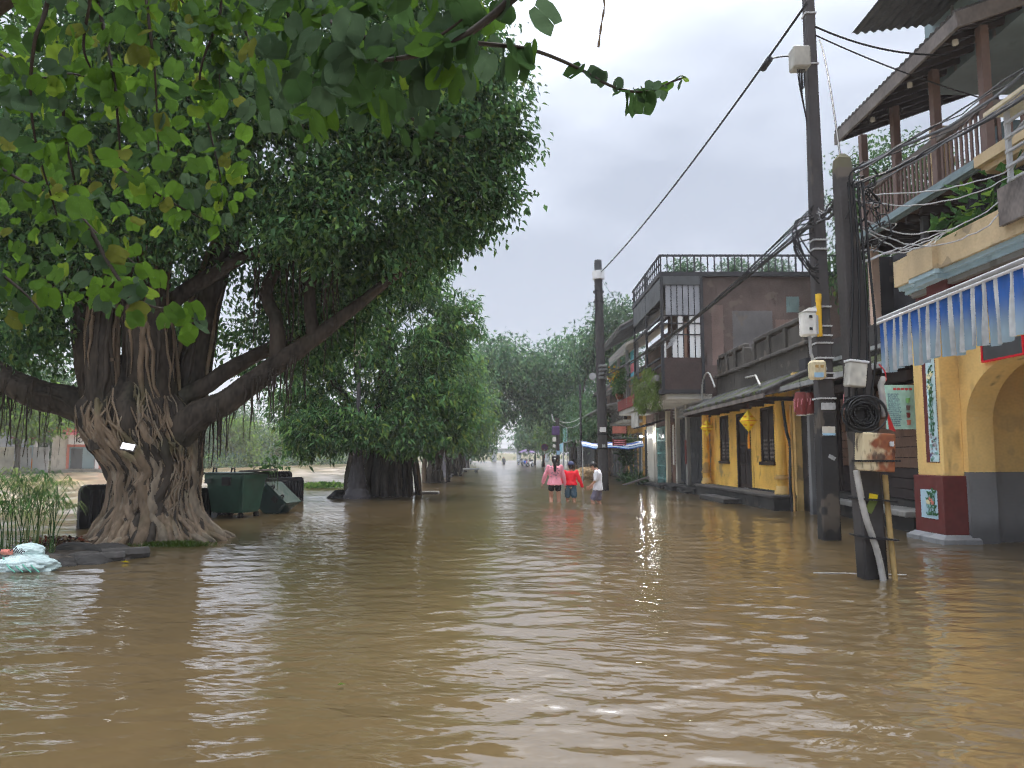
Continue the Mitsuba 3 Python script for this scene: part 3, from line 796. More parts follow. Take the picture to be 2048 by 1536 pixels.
    bx(t, 'ceiling_slab', (5.3, 25.6, 3.25), (6.85, 31.4, 3.42), ('offwhite', .5), 'plaster')
    bx(t, 'doorway', (6.7, 30.4, .1), (6.8, 31.5, 2.7), ('woodbrown', .4))
    bx(t, 'hanging_plaque', (6.45, 30.0, .95), (6.48, 30.22, 2.55), ('offwhite', .2))
    bx(t, 'red_plaque', (6.54, 28.34, 1.0), (6.575, 28.5, 1.9), ('darkred', .2))
    bx(t, 'platform', (6.15, 25.65, -.5), (6.85, 31.6, .2), ('stone', .6), 'plaster', .015)
    m = MB()
    for k in range(5):
        m.box((5.95 + .1 * (k % 2), 26 + k * 1.1, -.4), (6.3, 26.8 + k * 1.1, .08 + .05 * (k % 3)), ('stone', .7), .02)
    m.put(part(t, 'loose_steps'), 'plaster')
    bx(t, 'pink_pipe', (6.5, 25.62, .1), (6.58, 25.72, 2.8), ('petalpink', .4))


brown_house()


# ---------------------------------------------------------------- the row of houses further down the street
def gallery_house():
    t = thing('gallery_house', 'narrow house behind the round pole with sloped tile roof and red balcony band', 'house')
    bx(t, 'wall', (6.7, 31.7, -.5), (7.0, 37.5, 6.6), ('woodmid', .7), 'plaster')
    bx(t, 'balcony_slab', (5.35, 31.7, 3.3), (6.7, 37.5, 3.5), ('paleconc', .5), 'plaster')
    bx(t, 'red_band', (5.28, 31.6, 3.5), (5.35, 37.4, 3.98), ('darkred', .4))
    for k in range(14):
        bx(t, 'balcony_baluster', (5.3, 31.8 + k * .42, 3.98), (5.34, 31.86 + k * .42, 4.7), ('woodgrey', .3))
    bx(t, 'balcony_rail', (5.28, 31.7, 4.7), (5.36, 37.5, 4.78), ('woodgrey', .3))
    for y in (31.8, 34.5, 37.3):
        bx(t, 'balcony_post', (5.28, y, 3.5), (5.42, y + .14, 6.2), ('lightgrey', .3), bev=.01)
    bx(t, 'banner', (5.5, 33.4, 4.6), (5.53, 34.6, 6.1), ('cyan', .3))
    bx(t, 'banner_stripe', (5.48, 33.5, 5.1), (5.5, 34.5, 5.5), ('signpink', .3))
    # soffit and roof
    MB().box((-1.1, -3.1, -.05), (1.1, 3.1, .05), ('offwhite', .4), R=roty(-.45), at=(5.9, 34.6, 6.55)).put(part(t, 'soffit'), 'plaster')
    for k in range(5):
        bx(t, 'white_rail', (4.85, 31.9, 5.75 + k * .09), (4.88, 37.3, 5.78 + k * .09), ('lightgrey', .2))
    r = MB().box((-1.9, -3.4, -.06), (1.9, 3.4, .06), ('slate', .6), R=roty(-.5), at=(6.2, 34.7, 7.5)).put(part(t, 'roof'))
    for k in range(17):
        s = .5
        pts = [(6.2 + u * math.cos(.5), 31.5 + k * .4, 7.6 + u * math.sin(.5)) for u in (-1.85, 1.85)]
        tb(r, 'tile_row', pts, .11, ('tile', .7), 5)
    bx(t, 'chimney_stack', (6.6, 32.5, 8.0), (7.4, 33.4, 8.75), ('lightgrey', .4), 'plaster')
    # ground floor shop
    bx(t, 'shop_frame', (6.55, 31.75, -.3), (6.7, 32.1, 3.2), ('cream', .4), 'plaster')
    bx(t, 'shop_frame', (6.55, 34.2, -.3), (6.7, 34.45, 3.2), ('offwhite', .4), 'plaster')
    d = bx(t, 'glass_door', (6.62, 32.1, .1), (6.68, 34.2, 2.6), ('glassgrey', .3))
    for k in range(8):
        bx(d, 'green_bar', (6.58, 32.2 + k * .26, .1), (6.61, 32.26 + k * .26, 2.6), ('teal', .3))
    for k in range(5):
        bx(d, 'green_rail', (6.57, 32.12, .3 + k * .55), (6.6, 34.18, .35 + k * .55), ('teal', .3))
    bx(t, 'white_wall', (6.5, 34.5, .1), (6.69, 36.2, 2.7), ('offwhite', .3), 'plaster')
    bx(t, 'dark_doorway', (6.6, 36.3, .1), (6.69, 37.4, 2.6), ('charcoal', .3))
    MB().box((-.5, -1.5, -.03), (.5, 1.5, .03), ('charcoal', .4), R=roty(-.3), at=(6.15, 33.6, 2.72)).put(part(t, 'door_canopy'))
    bx(t, 'shop_sign', (5.4, 32.1, 2.55), (5.45, 34.0, 3.2), ('paleconc', .5))
    bx(t, 'floor_slab', (6.0, 31.7, -.5), (6.7, 37.5, .12), ('stone', .5), 'plaster')


gallery_house()


def wall_lamp(x, y, z, label):
    t = thing('wall_lamp', label, 'lamp')
    bx(t, 'bracket', (x, y - .04, z - .03), (x + .12, y + .04, z + .03), ('steel', .1))
    m = trimesh.creation.icosphere(2, .07)
    m.apply_translation([x - .05, y, z])
    k = part(t, 'bulb')
    scene[k] = mikit.ply(m, {'type': 'diffuse', 'reflectance': {'type': 'rgb', 'value': [.7, .7, .7]}}, smooth=True)
    scene[k]['emitter'] = {'type': 'area', 'radiance': {'type': 'rgb', 'value': [9.0, 9.0, 8.6]}}


wall_lamp(6.4, 34.35, 2.2, 'bright white wall lamp left of the green barred glass door')
wall_lamp(6.34, 36.6, 2.25, 'bright white wall lamp above the dark leafy plant, left of the other lamp')


def row_house(y0, y1, X, h, wall, label, roof='tile', awn=None, floors=2, shut='darkgrey'):
    t = thing('shop_house', label, 'house')
    bx(t, 'wall', (X, y0, -.5), (X + 5, y1, h), (wall, .8), 'plaster')
    L = y1 - y0
    z = 2.9
    for k in range(int(L / 1.5)):
        y = y0 + .3 + k * 1.5
        d = bx(t, 'shop_door', (X - .03, y, .1), (X + .02, y + 1.05, 2.4), (shut, .4))
        bx(d, 'frame', (X - .05, y - .08, 2.4), (X + .03, y + 1.13, 2.5), ('woodgrey', .3))
    if floors > 1:
        for k in range(int(L / 1.7)):
            y = y0 + .4 + k * 1.7
            w = bx(t, 'window', (X - .02, y, 3.7), (X + .02, y + .85, 5.1), ('charcoal', .4))
            bx(w, 'frame', (X - .05, y - .06, 3.62), (X + .03, y + .91, 3.7), ('lightgrey', .3))
            bx(w, 'mullion', (X - .04, y + .4, 3.7), (X + .02, y + .45, 5.1), ('lightgrey', .3))
        bx(t, 'balcony_slab', (X - 1.0, y0 + .1, 3.0), (X, y1 - .1, 3.14), ('paleconc', .5), 'plaster')
        for k in range(int(L / .45)):
            bx(t, 'balcony_baluster', (X - .98, y0 + .2 + k * .45, 3.14), (X - .95, y0 + .25 + k * .45, 3.95), ('lightgrey', .3))
        bx(t, 'balcony_rail', (X - 1.0, y0 + .1, 3.95), (X - .93, y1 - .1, 4.02), ('lightgrey', .3))
    r = MB().box((-1.7, -L / 2, -.06), (1.7, L / 2, .06), (roof, .7), R=roty(-.5), at=(X + .75, (y0 + y1) / 2, h + .35)).put(part(t, 'roof'))
    for k in range(int(L / .45)):
        pts = [(X + .75 + u * math.cos(.5), y0 + .2 + k * .45, h + .45 + u * math.sin(.5)) for u in (-1.65, 1.65)]
        tb(r, 'tile_row', pts, .1, (roof, .8), 5)
    return t


row_house(37.8, 43.0, 6.6, 5.7, 'ochre', 'ochre two storey shop house just past the near street pole')
row_house(43.2, 49.0, 6.4, 5.4, 'brownwall', 'dark shop house behind the straw heap', floors=1, roof='tile')
row_house(49.2, 56.0, 6.3, 5.8, 'woodmid', 'brown shop house behind the blue sign awning', floors=2)
row_house(56.2, 66.0, 6.2, 5.0, 'mould', 'low dark house under the trees at the far right of the street', floors=1)
row_house(66.2, 80.0, 6.0, 5.0, 'paleconc', 'grey house at the far right, furthest of the row', floors=1)


def sloped_awning(label, x0, x1, y0, y1, z0, z1, mats, valance=.25):
    """A striped sloped cloth on two poles; z0 at the street edge x0, z1 at the wall x1."""
    t = thing('shop_awning', label, 'awning')
    n = len(mats) * 3
    ys = np.linspace(y0, y1, n + 1)
    for k in range(n):
        a, b = ys[k], ys[k + 1]
        mat = mats[k % len(mats)]
        v = [(x0, a, z0 - valance), (x0, b, z0 - valance), (x0, a, z0), (x0, b, z0), ((x0 + x1) / 2, a, (z0 + z1) / 2 - .06), ((x0 + x1) / 2, b, (z0 + z1) / 2 - .06), (x1, a, z1), (x1, b, z1)]
        MB().raw(v, [[0, 1, 3, 2], [2, 3, 5, 4], [4, 5, 7, 6]], (mat, .4)).put(part(t, 'cloth_panel'))
    for y in (y0 + .05, y1 - .05):
        tb(t, 'pole', [(x0 + .03, y, z0), (x0 + .03, y, -.4)], .03, ('lightgrey', .3), 6)
        tb(t, 'arm', [(x0 + .03, y, z0), (x1, y, z1)], .025, ('lightgrey', .3), 6)
    return t


tp = thing('tarpaulin', 'blue and white striped tarpaulin strung over the shop front beside the round pole', 'tarpaulin')
for k, (mat, a, b) in enumerate((('blue', 0, .07), ('white', .07, .17), ('blue', .17, .22), ('skyblue', .22, .30), ('blue', .30, .36))):
    X_ = np.linspace(3.35, 6.3, 13)
    S = 2.02 - .10 * np.sin((X_ - 3.35) / 2.95 * np.pi * 2) ** 2 - .05 * np.sin((X_ - 3.35) / 2.95 * np.pi)
    V = [(x, 36.0 + .35 * (1 - q / .36) ** 2, z - q * .75) for q in (a, b) for x, z in zip(X_, S)]
    MB().raw(V, [[i, i + 1, 13 + i + 1, 13 + i] for i in range(12)], (mat, .4), False).put(part(tp, 'stripe'))
V = [(x, y, z + .04 * (y > 36.5)) for y in (36.35, 37.6) for x, z in zip(X_, S)]
MB().raw(V, [[i, i + 1, 13 + i + 1, 13 + i] for i in range(12)], ('slate', .4), False).put(part(tp, 'top'))
for x in (3.4, 6.25):
    tb(tp, 'pole', [(x, 36.3, 2.05), (x, 36.3, -.4)], .03, ('lightgrey', .3), 6)
sloped_awning('light blue awning with pink lettering further down the street', 3.4, 6.2, 50.0, 55.0, 2.15, 3.0, ['skyblue', 'cyan'], .6)
sloped_awning('green awning above the light blue one down the street', 3.75, 6.2, 51.5, 56.0, 3.3, 3.9, ['teal', 'green'], 1.0)
tw = thing('roof_sheet', 'long pale metal roof sheet edge sloping above the shops past the near pole', 'roof sheet')
MB().box((-.9, -7.0, -.03), (.9, 7.0, .03), ('gutter', .4), R=roty(-.2), at=(5.5, 44.5, 4.0)).put(part(tw, 'sheet'))
for k in range(8):
    tb(tw, 'strut', [(4.7, 38 + k * 1.8, 3.8), (6.4, 38 + k * 1.8, 3.5)], .03, ('grey', .3), 5)


def hanging_sign(label, x, y, z, w, h, mat, frame='grey'):
    t = thing('shop_sign', label, 'sign')
    bx(t, 'board', (x, y - .03, z), (x + w, y + .03, z + h), (mat, .3))
    tb(t, 'arm', [(x, y, z + h + .05), (x + w + .6, y, z + h + .05)], .025, (frame, .3), 6)
    return t


s = hanging_sign('faded pink rectangular shop sign right of the near street pole', 4.55, 34.0, 2.32, .62, .32, 'petalpink')
s = hanging_sign('red shop sign right of the near street pole, under the pink one', 4.55, 34.05, 1.76, .62, .3, 'darkred')
for k in range(3):
    bx(s, 'text_line', (4.62, 34.015, 1.8 + k * .085), (5.1, 34.02, 1.84 + k * .085), ('pink', .3))


# ---------------------------------------------------------------- lanterns
def diamond_lantern(x, y, z, s, label):
    t = thing('lantern', label, 'lantern')
    # two square pyramids joined at a waist, with painted marks and a tassel
    h, w = s * .6, s * .46
    v = [(0, 0, h), (0, 0, -h)] + [(w * math.cos(a), w * math.sin(a), 0) for a in (math.pi / 2 * k - .3 for k in range(4))]
    f = [[0, 2 + k, 2 + (k + 1) % 4] for k in range(4)] + [[1, 2 + (k + 1) % 4, 2 + k] for k in range(4)]
    MB().raw(np.array(v) + [x, y, z], f, ('lantyellow', .25)).put(part(t, 'body'))
    m = MB()
    for k in range(4):
        a, b = np.array(v[2 + k]), np.array(v[2 + (k + 1) % 4])
        m.tube([a + [x, y, z], b + [x, y, z]], .012, ('lantorange', .3), 5)
        for sg in (0, 1):
            c = (a + b) / 2 * .62 + np.array(v[sg]) * .38
            m.box((-.04, -.04, -.02), (.04, .04, .02), ('lantorange', .3), .005, R=rotz(k * math.pi / 2 - .3 + math.pi / 4), at=c * 1.01 + [x, y, z])
    m.put(part(t, 'trim'))
    tb(t, 'cord', [(x, y, z + h), (x, y, 2.72)], .008, ('darkred', .3), 5)
    tb(t, 'tassel', [(x, y, z - h), (x, y, z - h - .12), (x, y, z - h - .42)], [.01, .03, .035], ('lantorange', .5), 7)


diamond_lantern(6.08, 19.3, 2.2, .48, 'yellow diamond paper lantern in front of the brown door, the nearer of two')
diamond_lantern(6.08, 23.4, 2.18, .44, 'yellow diamond paper lantern at the far corner of the old yellow house')


def red_lantern(x, y, z, r, h, label):
    t = thing('lantern', label, 'lantern')
    n = 13
    prof = [(r * (.75 + .25 * math.sin(math.pi * k / (n - 1))) * (1 + .02 * (k % 2)), z - h / 2 + h * k / (n - 1)) for k in range(n)]
    MB().lathe(prof, (x, y, 0), ('lantred', .5), 16).put(part(t, 'body'))
    for zz in (z - h / 2, z + h / 2 - .03):
        MB().lathe([(0, zz), (r * .78, zz), (r * .78, zz + .03), (0, zz + .03)], (x, y, 0), ('offwhite' if zz < z else 'darkwood', .3), 16, True).put(part(t, 'rim'))
    m = MB()
    for a in np.linspace(2.6, 4.4, 4):
        m.tube([(x + r * 1.0 * math.cos(a), y + r * math.sin(a), z - .1 + .07 * math.sin(a * 9)), (x + r * 1.02 * math.cos(a + .2), y + r * 1.02 * math.sin(a + .2), z + .1)], .008, ('pink', .3), 4)
    m.put(part(t, 'painted_mark'))
    tb(t, 'cord', [(x, y, z + h / 2), (x, y, 2.95)], .007, ('black', .2), 5)


red_lantern(5.98, 15.5, 2.38, .13, .5, 'faded red cloth lantern left of the tall pole')
red_lantern(6.36, 16.0, 2.42, .10, .48, 'red cloth lantern partly behind the tall pole on its left')
red_lantern(6.1, 13.4, 2.3, .14, .62, 'red cloth lantern hanging behind the small grey box of the short pole')


# ---------------------------------------------------------------- menu board
def menu_board():
    t = thing('menu_board', 'pale green drinks menu board with blue lines hanging left of the yellow pilaster', 'sign')
    x0, x1, z0, z1, y = 6.17, 6.66, 1.74, 2.47, 12.35
    bx(t, 'panel', (x0, y, z0), (x1, y + .02, z1), ('menubase', .5))
    r = np.random.default_rng(8)
    # the print is too small to read in the photograph: rows of word-long dark strokes
    for k in range(17):
        z, x = z1 - .16 - k * .0325, x0 + .035
        m = MB()
        end = x0 + r.uniform(.17, .25)
        while x < end:
            w = r.uniform(.018, .05)
            m.box((x, y - .003, z), (x + w, y, z + .015), ('menublue', .2))
            x += w + .007
        m.put(part(t, 'text_line'))
    m = MB()
    for k in range(5):
        m.box((x0 + .13 + k * .065, y - .003, z1 - .085), (x0 + .13 + k * .065 + .05, y, z1 - .05), ('menured', .4))
    m.put(part(t, 'title'))
    labels[t + '__title'] = {'label': 'faded red heading', 'kind': 'stuff'}
    for k in [x for x in scene if x.startswith(t + '__text_line')]:
        labels[k] = {'label': 'row of small dark print', 'kind': 'stuff'}
    for k, (mat, q) in enumerate((('menugreen', 0), ('woodmid', 1), ('darkred', 2), ('petalpink', 3))):
        m = MB()
        m.tube([(x1 - .13, y - .004, z1 - .22 - q * .12), (x1 - .13, y - .004, z1 - .3 - q * .12)], [.035, .025], (mat, .3), 8)
        m.put(part(t, 'drink_picture'))
    tri = [(x0 - .005, z0 + .36), (x0 + .14, z0 - .05), (x0 + .03, z0 + .0)]
    MB().poly(tri, .006, ('red', .2), rotx(math.pi / 2), (0, y - .003, 0)).put(part(t, 'red_corner'))
    m = MB().tube([(x0, y + .01, z1), (x0, y + .1, z1 + .35)], .008, ('black', .1), 5).tube([(x1, y + .01, z1), (x1, y + .1, z1 + .35)], .008, ('black', .1), 5)
    m.put(part(t, 'hanger'))


menu_board()
# ---------------------------------------------------------------- poles, boxes, cables
def square_pole(m, pts, w, d, mat):
    """A tapered square post through the points; w, d: widths at each point."""
    pts = np.asarray(pts, float)
    V = []
    for p, a, b in zip(pts, w, d):
        c = 0.18
        for x, y in ((-1 + c, -1), (1 - c, -1), (1, -1 + c), (1, 1 - c), (1 - c, 1), (-1 + c, 1), (-1, 1 - c), (-1, -1 + c)):
            V.append(p + [x * a / 2, y * b / 2, 0])
    n = len(pts)
    f = [[i * 8 + j, i * 8 + (j + 1) % 8, (i + 1) * 8 + (j + 1) % 8, (i + 1) * 8 + j] for i in range(n - 1) for j in range(8)]
    m.raw(V, f, mat)
    m.raw(V[-8:], [[0, k, k + 1] for k in range(1, 7)], mat)


def tall_pole():
    t = thing('utility_pole', 'tall square concrete pole with meter boxes and metal bands', 'pole')
    x, y = 4.94, 11.84
    m = MB()
    zs = [1.95, 4, 7, 9.6]
    square_pole(m, [(x, y, z) for z in zs], [.255, .225, .175, .15], [.22, .2, .16, .14], ('pole', .6))
    m.put(part(t, 'shaft'), 'plaster')
    m = MB()
    square_pole(m, [(x, y, z) for z in (-.6, .6, 1.98)], [.29, .28, .27], [.25, .24, .23], ('polepaint', .8))
    m.put(part(t, 'painted_foot'), 'plaster')
    for z, w in ((7.72, .18), (3.66, .235), (3.35, .24), (3.2, .24), (3.08, .245), (2.84, .25), (2.6, .255), (2.52, .255), (2.2, .26), (8.6, .17), (4.6, .225), (4.75, .222)):
        bx(t, 'band', (x - w / 2 - .008, y - w / 2 - .01, z - .012), (x + w / 2 + .008, y + w / 2 + .01, z + .012), ('steel', .2))
    bx(t, 'number_plate', (x - .1, y - .135, 1.62), (x + .1, y - .115, 1.76), ('offwhite', .2), bev=.004)
    bx(t + '__number_plate', 'blue_line', (x - .1, y - .138, 1.62), (x + .1, y - .135, 1.655), ('stickerblue', .2))
    bx(t, 'white_scuff', (x - .02, y - .132, 1.25), (x + .09, y - .12, 1.31), ('lightgrey', 1.0), R=roty(.5), bev=.004)
    bx(t, 'notice_plate', (x - .1, y - .128, 2.02), (x + .12, y - .115, 2.13), ('lightgrey', .9))
    # boxes strapped to it
    b = thing('meter_box', 'white two-eyed meter box on the left side of the tall pole', 'box')
    bx(b, 'case', (4.51, 11.46, 3.16), (4.72, 11.66, 3.53), ('boxwhite', .3), bev=.02)
    m = MB()
    m.raw([(4.505, 11.45, 3.53), (4.725, 11.45, 3.53), (4.725, 11.67, 3.53), (4.505, 11.67, 3.53), (4.61, 11.46, 3.59), (4.72, 11.46, 3.59), (4.72, 11.66, 3.59), (4.61, 11.66, 3.59)],
          [[0, 1, 5, 4], [1, 2, 6, 5], [2, 3, 7, 6], [3, 0, 4, 7], [4, 5, 6, 7]], ('boxwhite', .2))
    m.put(part(b, 'lid'))
    for z in (3.26, 3.45):
        bx(b, 'window', (4.60, 11.445, z - .02), (4.645, 11.462, z + .02), ('black', .1))
    tb(b, 'conduit', [(4.63, 11.55, 3.16), (4.66, 11.6, 2.9), (4.7, 11.6, 2.76)], .025, ('lightgrey', .3), 6)
    bx(b, 'strap_plate', (4.7, 11.6, 3.2), (4.8, 11.75, 3.5), ('steel', .3))
    b = thing('meter_box', 'ivory rounded meter box with a blue label low on the tall pole', 'box')
    bx(b, 'case', (4.61, 11.42, 2.48), (4.83, 11.64, 2.77), ('boxivory', .5), bev=.035)
    bx(b, 'label', (4.63, 11.412, 2.5), (4.77, 11.42, 2.575), ('stickerblue', .3))
    bx(b, 'latch', (4.83, 11.46, 2.62), (4.85, 11.51, 2.67), ('steel', .2), bev=.005)
    for q in (0, 1):
        bx(b, 'window', (4.65 + q * .08, 11.414, 2.65), (4.70 + q * .08, 11.42, 2.69), ('ochre', .3))
    bx(b, 'mount', (4.8, 11.6, 2.5), (4.86, 11.76, 2.75), ('steel', .3))
    b = thing('junction_box', 'small pale junction box high on the tall pole near the top of the photo', 'box')
    bx(b, 'case', (4.53, 11.48, 7.53), (4.8, 11.74, 7.88), ('boxgrey', .3), bev=.02)
    m = MB()
    for k in range(5):
        m.tube(curve([(4.62 + .03 * k, 11.6, 7.55), (4.64 + .02 * k, 11.6, 7.3 - .05 * (k % 3)), (4.7, 11.65, 7.05 + .03 * k), (4.78, 11.7, 6.7)], 5), .011, ('cable', .1), 5)
    m.put(part(b, 'lead'))
    labels[b + '__lead'] = {'label': 'black leads drooping under the box', 'kind': 'stuff'}
    y_ = thing('cable_guard', 'yellow plastic cable guard strapped upright to the tall pole', 'cable guard')
    tb(y_, 'pipe', [(4.83, 11.64, 3.17), (4.83, 11.64, 3.72)], .04, ('pipeyellow', .3), 10)
    tb(y_, 'mouth', [(4.83, 11.64, 3.72), (4.83, 11.64, 3.84)], .047, ('pipeyellow', .3), 10)


tall_pole()


def short_pole():
    t = thing('old_pole', 'short leaning old pole with rusty box, coiled cable and pipes, standing nearest in the water', 'pole')
    m = MB()
    pts = [(3.86, 8.16, -.5), (3.83, 8.16, .6), (3.80, 8.16, 1.6), (3.75, 8.16, 3.2), (3.71, 8.16, 4.5)]
    square_pole(m, pts, [.25, .25, .25, .22, .17], [.22, .22, .22, .2, .16], ('polegrey', .9))
    m.put(part(t, 'shaft'), 'plaster')
    m = MB()
    square_pole(m, [(3.71, 8.16, 4.5), (3.71, 8.16, 4.62), (3.71, 8.16, 4.68)], [.17, .15, .06], [.16, .15, .06], ('moss', .9))
    m.put(part(t, 'rotten_top'), 'plaster')
    tb(t, 'white_pipe', curve([(3.63, 7.96, 1.15), (3.70, 7.96, .7), (3.83, 7.97, .25), (3.91, 7.98, -.3)], 5), .034, ('pvc', .6), 9)
    tb(t, 'bamboo_stake', curve([(3.95, 8.0, 1.1), (3.97, 8.0, .6), (4.02, 8.0, -.3)], 5), .03, ('bamboo', .7), 8)
    for z in (.43, .83):
        bx(t, 'wire_tie', (3.68, 7.92, z), (4.03, 8.3, z + .018), ('black', .2), R=roty(.08))
    bx(t, 'yellow_leaf_sticker', (3.76, 8.015, .70), (3.84, 8.025, .86), ('figyellow', .4), R=roty(.5))
    bx(t, 'yellow_notice', (3.78, 8.013, .84), (3.87, 8.02, .9), ('lantyellow', .4), R=roty(.2))
    for k in range(4):
        m = MB().tube(curve([(3.70 + .05 * k, 8.0, 4.3), (3.72 + .06 * k, 8.02, 3.4), (3.65 + .09 * k, 8.0, 2.5), (3.6 + .08 * k, 8.0, 1.9)], 8), .014, ('cable', .1), 5)
        m.put(part(t, 'riser_cable'))
    b = thing('steel_box', 'dented grey steel box hanging askew on the short old pole', 'box')
    MB().box((-.095, -.07, -.13), (.095, .07, .13), ('boxgrey', .9), .012, R=roty(.12), at=(3.66, 7.95, 2.16)).put(part(b, 'case'))
    MB().box((-.104, -.08, -.012), (.104, .08, .012), ('steel', .3), .004, R=roty(.12), at=(3.677, 7.95, 2.30)).put(part(b, 'lid'))
    b = thing('rusty_box', 'cream fuse box half eaten by rust on the short old pole', 'box')
    MB().box((-.17, -.1, -.2), (.17, .1, .2), ('ivory', .8), .012, R=roty(.06), at=(3.82, 7.93, 1.34)).put(part(b, 'case'), 'rusty')
    bx(b, 'strap', (3.62, 7.82, 1.24), (4.03, 8.03, 1.258), ('black', .2))
    bx(b, 'lock', (3.93, 7.815, 1.40), (3.97, 7.83, 1.45), ('steel', .3))
    c = thing('cable_coil', 'thick coil of black cable hung on the short old pole above the rusty box', 'cable coil')
    r = np.random.default_rng(2)
    for k in range(16):
        R = .075 + .0085 * k + r.uniform(-.012, .012)
        ph = np.linspace(0, 2 * np.pi, 26)
        ex, tl = r.uniform(.85, 1.12), r.uniform(-.2, .2)
        p = np.stack([3.71 + R * ex * np.cos(ph + tl) + r.uniform(-.015, .015), 7.90 - .05 * np.sin(ph + k) - .004 * k + .06, 1.74 + R * .98 * np.sin(ph) + r.uniform(-.01, .01)], 1)
        MB().tube(p, .0085, ('cable', .1), 6, caps=False).put(part(c, 'turn'))
    bx(c, 'backing_box', (3.56, 7.97, 1.56), (3.90, 8.02, 1.93), ('black', .2))
    p = thing('junction_pipe', 'pale broken pipe stub and wires right of the small grey box', 'pipe')
    tb(p, 'stub', [(3.98, 8.0, 1.72), (3.95, 8.0, 2.06), (3.99, 8.0, 2.14)], .035, ('pvc', .7), 8)
    tb(p, 'red_wire', curve([(3.93, 7.98, 2.28), (3.98, 7.96, 2.2), (4.0, 7.98, 2.1)], 5), .007, ('red', .1), 5)
    w = thing('floating_stick', 'added pale rod imitating a bright wave streak at the foot of the short old pole', 'stick')
    tb(w, 'stick', [(3.35, 8.5, .008), (4.3, 8.34, .010)], .009, ('paleconc', .6), 6)  # pale rod added on the water to imitate a bright wave glint


def rust_color(p, n, uv):
    f = fbm(p.x * 9, p.y * 9, p.z * 7)
    m = smoothstep(0.36, 0.66, f + (p.x - 3.81) * 1.9)
    k = smoothstep(0.52, 0.72, fbm(p.x * 26 + 5, p.y * 26, p.z * 7))
    c = mix(mi.Color3f(.56, .47, .3), mix(mi.Color3f(.16, .05, .025), mi.Color3f(.30, .10, .04), noise(p.x * 25, p.y * 25, p.z * 25)), m)
    return mix(c, mi.Color3f(.03, .022, .02), k * 0.75)


scene['rusty'] = principled(mikit.proc(rust_color), 0.8)
short_pole()


def round_pole():
    t = thing('street_pole', 'round concrete street pole with white collar in the middle distance beside the boy', 'pole')
    tb(t, 'shaft', [(3.48, 28.65, -.6), (3.42, 28.6, 3.5), (3.34, 28.5, 8.15)], [.2, .185, .155], ('pole', .5), 14, 'plaster')
    tb(t, 'collar', [(3.345, 28.5, 8.1), (3.34, 28.5, 8.42)], .24, ('white', .3), 14)
    tb(t, 'cap', [(3.335, 28.5, 8.42), (3.33, 28.5, 8.85)], [.15, .14], ('darkgrey', .4), 12)
    for z in (4.7, 4.55, 4.4, 4.25):
        tb(t, 'insulator_band', [(3.3, 28.25, z), (3.6, 28.35, z + .02)], .05, ('grey', .3), 7)
    tb(t, 'spool', [(3.05, 28.3, 4.3), (3.05, 28.12, 4.3)], .13, ('lightgrey', .4), 12)
    bx(t, 'notice', (3.32, 28.36, 2.2), (3.55, 28.42, 2.38), ('white', .3))
    bx(t, 'notice', (3.4, 28.37, 1.62), (3.52, 28.42, 1.74), ('lightgrey', .4))
    m = MB()
    for z in (2.1, 1.55, 7.6, 7.2):
        m.lathe([(.215, z), (.215, z + .05)], (3.44 - .012 * z, 28.57, 0), ('black', .2), 14)
    m.put(part(t, 'bands'))
    labels[part(t, 'dummy').replace('dummy', 'bands')] = {'label': 'dark straps round the pole', 'kind': 'stuff'}


round_pole()


def far_poles():
    t = thing('street_pole', 'slim dark street pole rising just left of the round pole, far down the row', 'pole')
    tb(t, 'shaft', [(4.15, 45, -.5), (4.1, 45, 5.6)], .07, ('charcoal', .4), 8)
    t = thing('street_pole', 'street pole with a dark box and pale meter boxes behind the woman in pink', 'pole')
    tb(t, 'shaft', [(2.32, 38, -.5), (2.3, 38, 3.2)], .1, ('polegrey', .5), 8)
    bx(t, 'dark_box', (2.02, 37.8, 2.35), (2.4, 38.1, 2.8), ('purple', .3), bev=.03)
    bx(t, 'pale_box', (2.05, 37.85, 2.02), (2.22, 38.0, 2.26), ('boxwhite', .3), bev=.02)
    bx(t, 'pale_box', (2.06, 37.85, 1.72), (2.2, 38.0, 1.88), ('boxwhite', .3), bev=.02)
    bx(t, 'blue_notice', (2.24, 37.86, 1.36), (2.44, 37.9, 1.56), ('stickerblue', .3))
    tb(t, 'curved_pipe', curve([(2.02, 38, 3.4), (2.1, 38, 3.1), (2.3, 38, 3.0)], 5), .03, ('white', .2), 6)
    t = thing('parking_sign', 'round purple and red no parking sign on a red and white striped post', 'sign')
    tb(t, 'disc', [(2.86, 66, 2.05), (2.86, 66.04, 2.05)], .30, ('signpurple', .3), 20)
    m = MB()
    ph = np.linspace(0, 2 * np.pi, 25)
    m.tube(np.stack([2.86 + .29 * np.cos(ph), 65.98 + 0 * ph, 2.05 + .29 * np.sin(ph)], 1), .03, ('darkred', .3), 6, caps=False)
    m.put(part(t, 'rim'))
    bx(t, 'slash', (2.83, 65.95, 1.78), (2.89, 65.98, 2.32), ('darkred', .3), R=roty(.78))
    for k in range(6):
        tb(t, 'post_stripe', [(2.86, 66.02, -.5 + k * .4), (2.86, 66.02, -.1 + k * .4)], .035, (('white' if k % 2 else 'darkred'), .3), 7)


far_poles()

# ---- cables, every one a thing
CAB = []
NTH = ['lowest', 'second lowest', 'third lowest', 'fourth lowest', 'fifth lowest', 'sixth lowest', 'seventh lowest', 'topmost']



def cable(a, b, drop, r, label, mat='cable', wob=0.0, group=None):
    k = thing('cable', label, 'cable', group)
    MB().tube(sag(a, b, drop, 22, wob, len(CAB)), r, (mat, .1), 5, caps=False).put(k)
    CAB.append(k)


